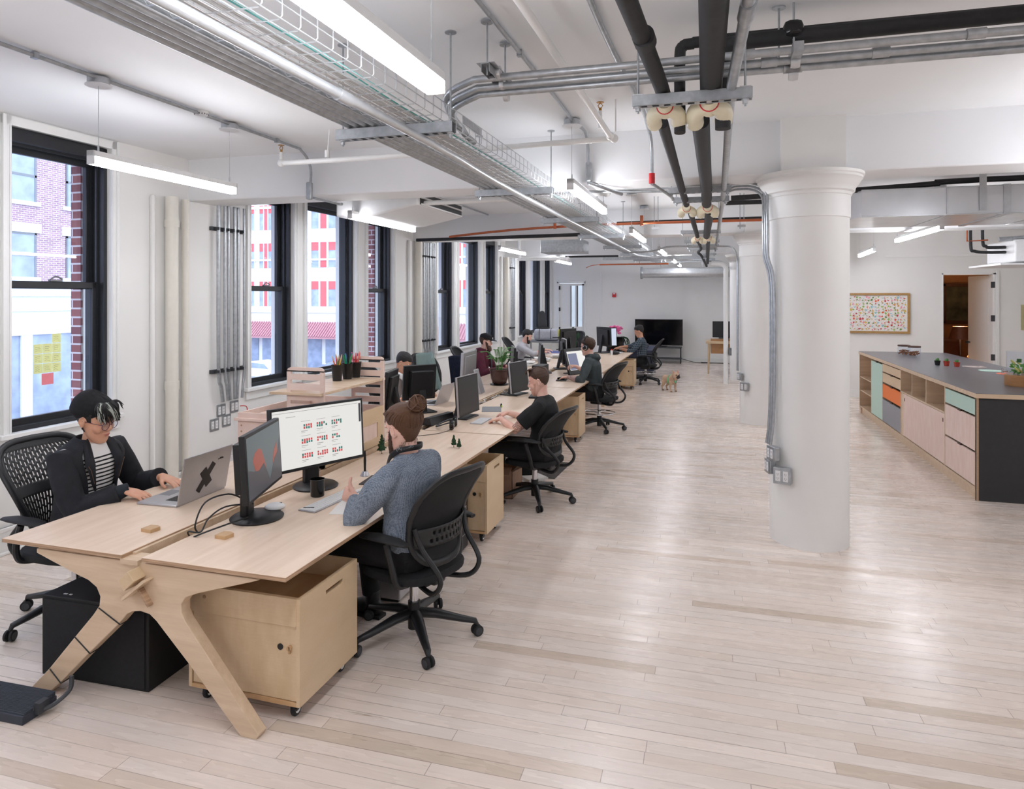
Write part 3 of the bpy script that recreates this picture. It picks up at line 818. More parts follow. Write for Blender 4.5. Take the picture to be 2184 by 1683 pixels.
for k, (x0, x1, y, lb) in enumerate(((-0.33, 0.195, 3.2, 'nearest and largest strut hanger holding the black pipes'), (-0.315, 0.20, 6.0, 'front strut of the double pair under the black pipes'), (-0.30, 0.20, 6.6, 'rear strut of the double pair under the black pipes'),
        (-0.35, 0.19, 9.9, 'pipe strut hanger just behind the copper pipe'), (-0.35, 0.20, 11.6, 'middle far pipe strut hanger'), (-0.34, 0.21, 12.7, 'pipe strut hanger, sixth from the front'), (-0.33, 0.20, 13.4, 'pipe strut hanger, seventh from the front'), (-0.3, 0.2, 15.2, 'pipe strut hanger, eighth from the front'), (-0.32, 0.2, 17.3, 'last pipe strut hanger by the round duct'))):
    root = thing('strut_hanger', lb, 'hanger', (0, y, 2.775), 0, gs)
    strut_x(x0, x1, y, 0, root, w_=0.05, h=0.05)
    for x in (x0 + 0.025, x1 - 0.03):
        b = MB(); b.cyl((x, 0, -0.03), (x, 0, CEIL - 2.775), 0.005, n=8); b.build('threaded_rod', 'galv', root)
        b = MB(); b.bb(x - 0.024, x + 0.024, -0.02, 0.02, 0.05, 0.056); b.cyl((x, 0, -0.02), (x, 0, -0.006), 0.012, n=6); b.cyl((x, 0, -0.006), (x, 0, 0), 0.017, n=14); b.build('nut', 'galvlight', root)

# ============================================================ conduits on the ceiling
gc = 'small conduits fixed to the ceiling'
def conduit(pts, r, label, seg=6, clips=(), mat='galv', group=gc, n=10):
    b = MB(); b.curve(pts, r, n, seg)
    for c in clips: b.box(c, (0.03, 0.03, 0.035))
    return tag(b.build('conduit', mat), label, 'conduit', group)
zc = CEIL - 0.022
x_ = -3.57
conduit([RW(x_, -1, zc), RW(x_, 2.9, zc), RW(x_, 5.1, zc), RW(x_, 5.42, zc - 0.02), RW(x_, 5.55, zc - 0.14), RW(x_, 5.55, 2.93)], 0.012, 'thin conduit along the ceiling joining the lamp boxes, bending down at the beam', 6, [RW(x_, 2.9, zc), RW(x_, 5.05, zc)])
b = MB(); b.bb(-0.025, 0.025, -0.03, 0.02, -0.09, 0.07); tag(b.build('conduit_elbow', 'galv', loc=RW(x_, 5.54, 2.88), bevel=0.012, seg=3), 'oval steel elbow box on the beam left of centre', 'junction box')
conduit([RW(x_, 5.60, 2.815), RW(x_, 6.05, 2.815), RW(x_, 6.1, 2.83)], 0.011, 'short conduit crossing under the beam to a clamp, window side')
conduit([RW(x_, 6.2, zc), RW(x_, 10.6, zc)], 0.012, 'thin conduit on the ceiling of the second bay')
conduit([RW(-0.98, -1, zc), RW(-1.0, 3.9, zc), RW(-1.02, 5.1, zc)], 0.012, 'conduit crossing the ceiling to the lamp box left of the pipes', clips=[RW(-1.0, 3.6, zc)])
conduit([(-0.95, 5.2, zc - 0.01), (-0.93, 5.4, zc - 0.02), (-0.93, 5.52, zc - 0.1), (-0.93, 5.55, 2.98)], 0.013, 'conduit stub dropping down the beam under the middle lamp box')
b = MB(); b.bb(-0.025, 0.025, -0.03, 0.02, -0.08, 0.08); tag(b.build('conduit_elbow', 'galv', loc=(-0.93, 5.57, 2.92), bevel=0.012, seg=3), 'oval steel elbow box on the beam above the middle lamp', 'junction box')
conduit([(-0.93, 5.55, 2.83), (-0.72, 6.05, 2.80)], 0.016, 'slanting conduit under the beam below the middle elbow box')
conduit([(-0.52, 0.5, zc), (-0.50, 3.3, zc), (-0.44, 4.7, zc), (-0.43, 5.25, zc - 0.03), (-0.42, 5.50, zc - 0.12), (-0.42, 5.55, 2.88)], 0.014, 'conduit curving down the beam to the red coupling')
b = MB(); b.cyl((-0.42, 5.54, 2.80), (-0.42, 5.54, 2.88), 0.024); tag(b.build('red_coupling', 'red'), 'small red coupling at the bottom of a conduit on the beam', 'coupling')
conduit([(-0.42, 5.55, 2.80), (-0.30, 6.0, 2.76), (-0.28, 6.1, 2.74)], 0.013, 'short conduit stub below the red coupling')
# white sprinkler pipes
def white_pipe(pts, r, label, seg=5):
    b = MB(); b.curve(pts, r, 12, seg)
    for p in (pts[0], pts[-1]): b.ell(p, (r * 1.5, r * 1.5, r * 1.5))
    return tag(b.build('sprinkler_pipe', 'trim'), label, 'pipe', 'white painted sprinkler pipes')
white_pipe([RW(-3.42, 4.9, 3.0), RW(-2.5, 4.9, 3.0), RW(-0.68, 4.9, 3.03)], 0.021, 'white painted sprinkler pipe crossing the near bay below the ceiling')
white_pipe([(-0.80, 0.6, 3.14), (-0.74, 2.9, 3.12), (-0.66, 4.86, 3.04)], 0.020, 'white painted pipe running from the top edge to the crossing sprinkler pipe')
white_pipe([RW(-3.42, 6.55, 2.86), RW(-1.9, 6.6, 2.88), RW(-1.0, 6.6, 2.9)], 0.026, 'white painted pipe crossing just past the first beam')
white_pipe([RW(-3.9, 13.6, 3.22), RW(-3.9, 13.6, 2.70), RW(-3.86, 13.6, 2.66), RW(-2.9, 13.6, 2.66)], 0.03, 'short white pipe far away under the square metal box')
def sprinkler(x, y, z0, z1, label, up=True):
    root = thing('fire_sprinkler', label, 'sprinkler', (x, y, z0), 0, 'sprinkler heads')
    b = MB(); b.cyl((0, 0, 0), (0, 0, z1 - z0), 0.014, n=12); b.build('riser', 'trim', root)
    b = MB(); h = z1 - z0; b.cyl((0, 0, h), (0, 0, h + 0.02), 0.010, n=10); b.tube([(-0.008, 0, h + 0.02), (-0.016, 0, h + 0.035), (0, 0, h + 0.055)], 0.003, 6); b.tube([(0.008, 0, h + 0.02), (0.016, 0, h + 0.035), (0, 0, h + 0.055)], 0.003, 6); b.cyl((0, 0, h + 0.055), (0, 0, h + 0.058), 0.026, n=16)
    b.build('head', 'brass', root)
sprinkler(*RW(-3.42, 4.9)[:2], 3.0, 3.09, 'brass sprinkler head above the left end of the crossing white pipe')
sprinkler(-0.70, 4.66, 3.05, 3.17, 'brass sprinkler head at the right end of the white pipe')
b = MB(); b.cyl((-2.95, 4.9, 3.0), (-2.93, 4.9, 3.25), 0.006, n=8); b.cyl((-2.95, 4.9, 3.02), (-2.95, 4.9, 3.08), 0.02, n=10); b.cyl((-0.60, 4.7, 3.03), (-0.60, 4.7, 3.25), 0.005); tag(b.build('pipe_hanger', 'trim'), 'thin white rods holding the crossing sprinkler pipe', 'hanger')
# smoke detectors
for (x, y, lb) in ((-3.545, 4.17, 'round white smoke detector on the ceiling above the nearest lamp'), (-0.33, 3.9, 'round smoke detector beside the black pipes')):
    root = thing('smoke_detector', lb, 'smoke detector', (x, y, CEIL), 0, 'smoke detectors')
    b = MB(); b.lathe([(0.052, 0), (0.052, -0.012), (0.045, -0.03), (0.02, -0.036), (0.002, -0.037)], n=24); b.build('body', 'whiteplastic', root)
    b = MB()
    for k in range(16): a = k * PI / 8; b.box((0.046 * math.cos(a), 0.046 * math.sin(a), -0.022), (0.006, 0.006, 0.012))
    b.build('vent', 'darkgrey', root)

# second bay: fan coil unit, copper pipes, galvanised strip
root = thing('ceiling_fan_coil', 'white hanging fan coil unit with dark louvred outlet near the windows', 'air unit', RW(-3.85, 6.45, 2.74), RZ)
b = MB(); b.prism([(0, 0.0), (0.45, 0.0), (0.95, 0.10), (0.95, 0.24), (0.0, 0.24)], 'Y', 0, 1.25); b.build('casing', 'whiteplastic', root, bevel=0.02)
b = MB(); b.bb(0.95, 0.962, 0.05, 1.2, 0.105, 0.235); b.build('outlet', 'black', root)
b = MB(); b.bb(0.962, 0.98, 0.05, 1.2, 0.165, 0.18); b.bb(0.962, 0.972, 0.05, 1.2, 0.10, 0.115); b.bb(0.962, 0.972, 0.05, 1.2, 0.225, 0.24); b.build('louvre', 'whiteplastic', root)
for y in (0.2, 1.1):
    b = MB(); b.cyl((0.4, y, 0.24), (0.4, y, 0.51), 0.005); b.build('threaded_rod', 'galv', root)
b = MB(); b.bb(-3.1, -2.35, 7.6, 8.6, CEIL - 0.012, CEIL - 0.001); tag(b.build('ceiling_plate', 'galv'), 'dull sheet metal plate on the ceiling behind the fan unit', 'plate')
pipe([RW(-4.0, 10.0, 2.83), RW(-2.95, 9.9, 2.90), RW(-1.5, 9.5, 2.90), (0.6, 9.3, 2.88), (3.0, 9.25, 2.86)], 0.018, 'copper', 'long copper pipe crossing the second bay', None, seg=3)
b = MB(); b.cyl((-0.85, 9.42, 2.86), (-0.85, 9.42, 3.0), 0.022); b.cyl((-2.1, 9.62, 2.87), (-2.1, 9.62, 3.0), 0.022)
tag(b.build('pipe_tee', 'copper'), 'short upright copper tees on the long copper pipe', 'pipe fitting')
pipe([RW(-4.6, 10.1, 2.80), RW(-3.3, 10.0, 2.80), RW(-1.9, 9.85, 2.80)], 0.026, 'foam', 'black insulated pipe below the copper pipe, ending at the tray', gp, seg=3)
pipe([(-1.2, 9.55, 2.92), (0.5, 9.5, 2.93), (3.0, 9.45, 2.92)], 0.018, 'foam', 'thin black pipe just behind the copper pipe', gp, seg=2)
for x in (-0.68, 0.42):
    root = thing('pipe_hanger', 'thin twin rods holding the copper pipe, %s' % ('left of the black pipes' if x < 0 else 'right of the black pipes'), 'hanger', (x, 9.4, 2.8), 0, 'twin rods on the copper pipe')
    b = MB(); b.cyl((0, 0, -0.02), (0, 0, 0.45), 0.005); b.cyl((0.05, 0.02, 0.1), (0.05, 0.02, 0.45), 0.005); b.build('threaded_rod', 'galv', root)
    b = MB(); b.box((0.02, 0, 0.02), (0.10, 0.04, 0.03)); b.build('clamp', 'galvlight', root)
# conduits that bend down the nearest column
for k in range(3):
    z = 2.875 - k * 0.02; yk = 6.25 + 0.04 * k
    xk = 0.452 - 0.012 * k; yc = 5.60 + 0.035 * k
    pts = [(-1.25, yk, z + 0.05), (0.05, yk, z), (0.25, yk - 0.05, z), (0.37, yk - 0.20, z - 0.03), (xk, yc + 0.14, z - 0.14), (xk, yc + 0.02, z - 0.32), (xk, yc, z - 0.5), (xk + 0.005, yc, 2.2), (xk + 0.045, yc - 0.01, 2.0), (xk + 0.05, yc - 0.015, 1.4), (xk + 0.04, yc - 0.02, 0.95), (xk + 0.02, yc - 0.02, 0.76)]
    conduit(pts, 0.0105, ('front', 'middle', 'rear')[k] + ' steel conduit bending down the nearest column to the outlet boxes', 7, group='conduits on the nearest column')
for k in range(2):
    z = 2.74; y = 12.2 + 0.1 * k
    conduit([(-1.3, y, z - 0.06), (-0.9, y, z - 0.04), (-0.6, y, z + 0.03), (0.22, y, z + 0.02), (0.40, y - 0.5, z - 0.04), (0.455 - 0.01 * k, 10.95, z - 0.25), (0.455 - 0.01 * k, 10.85 + 0.03 * k, 2.2), (0.455 - 0.01 * k, 10.8 + 0.03 * k, 1.1), (0.455 - 0.012 * k, 10.8 + 0.03 * k, 0.78)], 0.011, ('front', 'rear')[k] + ' conduit bending down the second column', 6, group='conduits on the second column')
def outlet(x, y, z, rz, label, group, gang=2, s=1.0):
    root = thing('outlet_box', label, 'outlet', (x, y, z), rz, group)
    b = MB(); b.bb(-0.055 * s, 0.055 * s, 0, 0.05, -0.055 * s, 0.055 * s); b.build('box', 'galv', root, bevel=0.010, seg=2)
    b = MB(); b.bb(-0.054 * s, 0.054 * s, -0.004, 0.001, -0.054 * s, 0.054 * s); b.build('cover_plate', 'galv', root, bevel=0.003)
    for k in range(gang):
        xx = (-0.024 + 0.048 * k) * s if gang == 2 else 0
        b = MB(); b.bb(xx - 0.016 * s, xx + 0.016 * s, -0.008, -0.003, -0.034 * s, 0.034 * s); f = b.build('socket', 'whiteplastic', root, bevel=0.002)
        b = MB()
        for zz in (-0.016, 0.016):
            b.bb(xx - 0.007, xx - 0.005, -0.0086, -0.0078, zz - 0.004, zz + 0.005); b.bb(xx + 0.005, xx + 0.007, -0.0086, -0.0078, zz - 0.004, zz + 0.005); b.bb(xx - 0.002, xx + 0.002, -0.0086, -0.0078, zz - 0.010, zz - 0.007)
        b.build('slot', 'black', f)
    return root
go = 'outlet boxes on the nearest column'
outlet(0.545, 5.50, 0.545, -0.35, 'lowest outlet box on the nearest column, facing us with two white sockets', go, s=1.15)
outlet(0.47, 5.56, 0.70, -1.15, 'upper outlet box on the nearest column, turned left', go)
outlet(0.45, 5.62, 0.59, -1.35, 'outlet box furthest left on the nearest column', go)
go = 'outlet boxes on the second column'
outlet(0.53, 10.66, 0.56, -0.5, 'lower outlet box on the second column', go, s=1.15)
outlet(0.46, 10.76, 0.70, -1.2, 'upper outlet box on the second column', go)

# far end: round duct
root = thing('spiral_duct', 'round spiral steel duct across the far wall', 'duct', (-1.72, 19.3, 2.55))
b = MB(); b.cyl((0, 0, 0), (3.05, 0, 0), 0.14, n=32)
for i in range(26): b.cyl((0.1 + i * 0.11, 0, 0), (0.112 + i * 0.11, 0, 0), 0.144, n=32)
b.build('duct_body', 'galvlight', root)
b = MB(); b.lathe([(0.02, -0.05), (0.17, -0.05), (0.17, 0.0), (0.14, 0.02)], n=32, axis='X'); b.build('end_cap', 'galv', root)
b = MB()
for x in (0.5, 1.6, 2.7): b.cyl((x, 0, 0.13), (x, 0, 0.7), 0.006)
b.build('hanger_rod', 'galv', root)
b = MB(); b.cyl((-2.6, 17.2, 2.70), (-0.9, 17.2, 2.70), 0.02); b.curve([(-2.6, 17.2, 2.7), (-2.8, 17.2, 2.68), (-2.95, 17.2, 2.62)], 0.008); b.cyl((-1.6, 17.2, 2.7), (-1.6, 17.2, 3.25), 0.006); tag(b.build('pipe', 'copper'), 'dull copper pipe end near the far wall', 'pipe')
b = MB(); b.bb(-3.1, -1.9, 15.3, 15.36, 2.78, 2.82); tag(b.build('pipe', 'foam'), 'short black pipe under the third beam', 'pipe')
b = MB(); b.bb(-2.2, 0.0, 15.0, 15.1, 2.70, 2.76); tag(b.build('strut_rail', 'galv'), 'long steel rail under the third beam joining the tray', 'strut')
for k in range(3):
    conduit([(-1.2, 16.8 + 0.3 * k, 2.72), (-0.4, 16.8 + 0.3 * k, 2.72 + 0.02 * k), (0.3, 16.6 + 0.3 * k, 2.72), (0.5, 16.4, 2.5)], 0.012, ('first', 'second', 'third')[k] + ' thin conduit crossing near the round duct', 4)
root = thing('sheet_metal_box', 'grey sheet metal box hanging left of the tray past the second beam', 'box', RW(-2.95, 11.6, 2.66))
b = MB(); b.bb(0, 0.75, 0, 0.6, 0, 0.22); b.build('box_body', 'galv', root, bevel=0.006)
for x in (0.05, 0.7):
    b = MB(); b.cyl((x, 0.3, 0.2), (x, 0.3, CEIL - 2.66), 0.006); b.build('threaded_rod', 'galv', root)

# ============================================================ duct on the kitchen side
root = thing('rectangular_duct', 'big rectangular galvanised duct running off the right edge', 'duct', (1.385, 7.5, 0))
M['duct'] = simple('duct_sheet_steel', (226, 229, 233), 0.26, 0.4, var=0.06, scale=3)
b = MB(); b.prism([(0.0, 0.45), (0.10, 0.0), (6.5, 0.0), (6.5, 1.2), (0.0, 1.2)], 'Z', 2.69, 2.955); b.build('duct_body', 'duct', root)
b = MB()
for x in (1.35, 2.7, 4.0):
    b.bb(x - 0.03, x + 0.03, -0.012, 1.21, 2.68, 2.965)
for x in (0.85, 1.78, 2.2, 3.3, 4.6): b.bb(x - 0.006, x + 0.006, -0.008, 1.2, 2.686, 2.959)
b.bb(0.10, 6.5, -0.006, 0.0, 2.685, 2.695); b.bb(0.10, 6.5, -0.006, 0.0, 2.95, 2.96)
b.build('flange', 'galvlight', root)
for x in (1.15, 1.62, 3.2):
    b = MB(); b.bb(x - 0.03, x + 0.03, -0.012, -0.009, 2.72, 3.25); b.build('hanger_strap', 'galvlight', root)
pipe([(0.25, 7.6, 2.94), (1.6, 7.6, 2.98), (2.2, 7.6, 3.01), (2.6, 7.6, 3.03), (7.0, 7.6, 3.04)], 0.028, 'foam', 'black insulated pipe above the rectangular duct', gp, seg=2)
pipe([(0.18, 6.9, 2.80), (0.60, 6.9, 2.80)], 0.022, 'foam', 'short black pipe between the pipe struts and the nearest column', gp, seg=1)
root = thing('wall_unit', 'white hanging air unit with black pipes at the right edge', 'air unit', (4.05, 11.0, 2.33))
b = MB(); b.bb(0.06, 2.0, 0, 1.0, 0.05, 0.36); b.build('casing', 'whiteplastic', root, bevel=0.02)
b = MB(); b.bb(-0.15, 2.1, -0.1, 1.1, 0.0, 0.03); b.build('grille_frame', 'whiteplastic', root, bevel=0.004)
for k in range(2):
    b = MB(); b.curve([(0.05, 0.3, 0.20 + 0.07 * k), (-0.15, 0.3, 0.20 + 0.07 * k), (-0.33 + 0.14 * k, 0.3, 0.22 + 0.07 * k), (-0.38 + 0.15 * k, 0.3, 0.30 + 0.06 * k), (-0.38 + 0.15 * k, 0.3, 0.9)], 0.022, 10); b.build('black_pipe', 'foam', root)
b = MB(); b.tube([(-0.46, 0.2, 0.9), (-0.46, 0.2, 0.36), (-0.2, 0.2, 0.37)], 0.012, 8); b.build('copper_pipe', 'copper', root)
b = MB(); b.tube([(-0.1, 0.1, 0.37), (1.5, 0.0, 0.46)], 0.03, 10); b.build('grey_pipe', 'galv', root)
# ============================================================ desks
LEG = [(-0.591, 0.687), (-0.591, 0.665), (-0.354, 0.594), (-0.27, 0.572), (-0.222, 0.545), (-0.2, 0.505), (-0.205, 0.462), (-0.243, 0.413), (-0.346, 0.302), (-0.508, 0.124), (-0.625, 0.012), (-0.612, 0.0), (-0.520, 0.0), (-0.435, 0.071), (-0.266, 0.232), (-0.087, 0.396), (-0.042, 0.445), (-0.011, 0.46), (0.034, 0.468), (0.086, 0.461), (0.123, 0.436), (0.304, 0.269), (0.459, 0.116), (0.575, 0.0), (0.655, 0.0), (0.667, 0.02), (0.283, 0.455), (0.262, 0.49), (0.262, 0.53), (0.285, 0.562), (0.354, 0.590), (0.63, 0.672), (0.672, 0.687)]
DT = 0.718            # desk top height
def double_desk(k, y0, y1, where):
    root = thing('double_desk', 'pale plywood double desk on cross-shaped legs, ' + where, 'desk', RW(-2.51, y0), RZ, 'row of joined plywood double desks')
    L = y1 - y0
    for nm, xa, xb in (('desktop', -0.80, -0.062), ('desktop', 0.055, 0.81)):
        b = MB(); b.bb(xa, xb, 0, L, DT - 0.020, DT); o = b.build(nm, 'plytop', root, bevel=0.0015)
        b = MB(); b.bb(xa - 0.0006, xb + 0.0006, -0.0006, L + 0.0006, DT - 0.0185, DT - 0.0015); b.build('edge_band', 'plyedge', o)
    for ly in (0.04, L - 0.04):
        if ly > 1 and k < 3 and k != 0 and False: continue
        b = MB(); b.prism(LEG, 'Y', ly - 0.028, ly + 0.028); lg = b.build('cross_leg', 'ply', root, bevel=0.003)
        if ly < 1 and k == 0:
            b = MB()
            for (a, c) in (((-0.245, 0.385), (-0.065, 0.425 - 0.01)), ((-0.345, 0.302), (-0.235, 0.205)), ((-0.515, 0.124), (-0.435, 0.062))):
                pass
            for (p0, p1) in (((-0.206, 0.452), (-0.080, 0.392)), ((-0.352, 0.297), (-0.258, 0.232)), ((-0.505, 0.122), (-0.436, 0.064))):
                b.tube([(p0[0], ly - 0.030, p0[1]), (p1[0], ly - 0.030, p1[1]), (p1[0], ly + 0.03, p1[1])], 0.003, 6)
            b.build('black_cord_tie', 'black', lg)
            # crossed wooden wedges in the middle
            b = MB()
            b.box((0.02, ly - 0.045, 0.628), (0.075, 0.10, 0.055), rotm(0, math.radians(-42), 0)); b.build('wedge_block', 'plyped', lg, bevel=0.002)
            b = MB()
            b.box((0.045, ly - 0.055, 0.585), (0.155, 0.06, 0.013), rotm(0, math.radians(-38), 0)); b.build('wedge', 'ply', lg, bevel=0.001)
            b = MB(); b.box((0.075, ly - 0.040, 0.545), (0.095, 0.03, 0.012), rotm(0, math.radians(52), 0)); b.build('wedge', 'plyedge', lg, bevel=0.001)
    b = MB(); b.bb(-0.06, -0.042, 0.06, L - 0.06, 0.60, 0.71); b.bb(0.037, 0.055, 0.06, L - 0.06, 0.60, 0.71); b.build('beam', 'ply', root)
    b = MB(); b.bb(-0.042, 0.037, 0.3, L - 0.3, 0.585, 0.60); b.bb(-0.07, 0.03, -0.0, 0.09, DT - 0.04, DT - 0.018); b.build('cable_trough', 'ply', root)
    if k == 0:
        for (x, y) in ((-0.19, 0.30), (0.23, 0.33)):
            b = MB(); b.prism([(-0.035, -0.03), (0.03, -0.035), (0.038, 0.02), (0.01, 0.035), (-0.03, 0.03)], 'Z', DT - 0.002, DT + 0.018)
            b.build('tenon_plug', 'plyin', root, bevel=0.002, loc=(x, y, 0))
    return root
for k, (y0, y1, wh) in enumerate(((2.51, 5.58, 'nearest to us'), (5.60, 8.68, 'second in the row, with the headphones and plant'), (8.70, 11.78, 'third in the row'), (11.80, 14.5, 'farthest in the row'))):
    double_desk(k, y0, y1, wh)

# ============================================================ rolling box pedestals
def pedestal(a, y, w_, d, h, label, door_side=True, rz=0.0):
    """front face to -y ; w_ along x, d along y"""
    root = thing('rolling_pedestal', label, 'drawer unit', RW(a, y), RZ + rz, 'plywood boxes on castors beside the desks')
    z0 = 0.075; t = 0.018
    b = MB(); b.bb(0, t, 0, d, z0, h); b.build('side_panel', 'plyped', root, bevel=0.0015)
    # right side with slot handle
    sl0, sl1 = d * 0.42, d * 0.72
    b = MB(); b.bb(w_ - t, w_, 0, d, z0, h - 0.065); b.bb(w_ - t, w_, 0, sl0, h - 0.065, h); b.bb(w_ - t, w_, sl1, d, h - 0.065, h); b.bb(w_ - t, w_, sl0, sl1, h - 0.045, h)
    b.build('side_panel', 'plyped', root)
    b = MB(); b.bb(t, w_ - t, d - t, d, z0, h); b.build('back_panel', 'plyped', root)
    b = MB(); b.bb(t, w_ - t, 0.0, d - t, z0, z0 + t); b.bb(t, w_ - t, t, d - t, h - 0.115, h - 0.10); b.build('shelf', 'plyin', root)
    b = MB(); b.bb(t, w_ - t, -0.002, t, h - 0.125, h); f = b.build('front_rail', 'plyped', root, bevel=0.001)
    b = MB(); b.cyl((0.09, -0.0035, h - 0.05), (0.09, 0.0, h - 0.05), 0.009, n=16); b.build('peg_hole', 'plyedge', f)
    b = MB(); b.bb(t + 0.003, w_ - t - 0.003, 0.008, 0.022, z0 + t + 0.003, h - 0.128); dr = b.build('door', 'plyped', root)
    b = MB(); b.cyl((w_ - 0.105, 0.004, h - 0.225), (w_ - 0.105, 0.0085, h - 0.225), 0.014, n=20); b.build('finger_hole', 'black', dr)
    b = MB(); b.cyl((w_ - 0.055, -0.006, h - 0.222), (w_ - 0.055, 0.010, h - 0.222), 0.011, n=20); b.bb(w_ - 0.057, w_ - 0.048, -0.006, 0.008, h - 0.245, h - 0.21); b.build('latch', 'plyin', dr)
    for (x, yy) in ((0.06, 0.06), (w_ - 0.06, 0.06), (0.06, d - 0.06), (w_ - 0.06, d - 0.06)):
        b = MB(); b.bb(x - 0.03, x + 0.03, yy - 0.03, yy + 0.03, z0 - 0.006, z0); b.bb(x - 0.016, x - 0.013, yy - 0.02, yy + 0.02, 0.03, z0); b.bb(x + 0.013, x + 0.016, yy - 0.02, yy + 0.02, 0.03, z0)
        c = b.build('castor', 'blackgloss', root)
        b = MB(); b.lathe([(0.012, -0.011), (0.028, -0.011), (0.032, -0.006), (0.032, 0.006), (0.028, 0.011), (0.012, 0.011)], (x, yy, 0.032), 20, 'X'); b.build('wheel', 'rubber', c)
        b = MB(); b.lathe([(0.004, -0.0125), (0.019, -0.012), (0.019, 0.012), (0.004, 0.0125)], (x, yy, 0.032), 16, 'X'); b.build('hub', 'whiteplastic', c)
    return root
pedestal(-2.335, 2.66, 0.60, 0.50, 0.555, 'large plywood box on castors in the foreground under the desk corner')
pedestal(-1.99, 4.98, 0.33, 0.42, 0.60, 'plywood box on castors behind the bun man\'s chair')
pedestal(-2.02, 8.72, 0.33, 0.42, 0.60, 'plywood box on castors behind the man in the black tee')
pedestal(-1.98, 14.0, 0.36, 0.42, 0.60, 'farthest plywood box on castors, beside the man in the checked shirt')
# black speaker-like box under the desk
root = thing('black_cabinet', 'big matt black box on the floor under the left desk', 'box', (-3.215, 2.655, 0), 0.02)
b = MB(); b.bb(0, 0.645, 0, 0.52, 0.0, 0.40); b.build('body', simple('matt_black_cabinet', (20, 20, 22), 0.7, var=0.2, scale=50), root, bevel=0.004)
b = MB(); b.bb(0.02, 0.625, -0.006, 0.0, 0.015, 0.385); b.build('front_cloth', 'seatfabric', root)
b = MB(); b.bb(0.10, 0.12, 0.03, 0.04, 0.40, 0.402); b.bb(0.135, 0.15, 0.03, 0.04, 0.40, 0.402); b.build('white_mark', 'whiteplastic', root)
# ribbed footrest
root = thing('footrest', 'dark ribbed rubber footrest at the lower left edge', 'footrest', (-3.33, 2.385, 0.0), 0.02)
b = MB()
for i in range(22):
    y = -0.14 + i * 0.013
    b.bb(-0.02, 0.42, y * 0.55, y * 0.55 + 0.005, 0.03, 0.048 + 0.0008 * i)
b.bb(-0.02, 0.42, -0.085, 0.085, 0.0, 0.04); b.build('ribbed_pad', simple('slate_rubber', (58, 62, 72), 0.75, var=0.1), root, bevel=0.002)
b = MB(); b.curve([(0.43, -0.01, 0.03), (0.47, 0.02, 0.04), (0.50, 0.08, 0.08), (0.50, 0.09, 0.14)], 0.010, 8); b.bb(0.42, 0.45, -0.03, 0.02, 0.02, 0.07); b.build('rocker_arm', 'darkgrey', root)

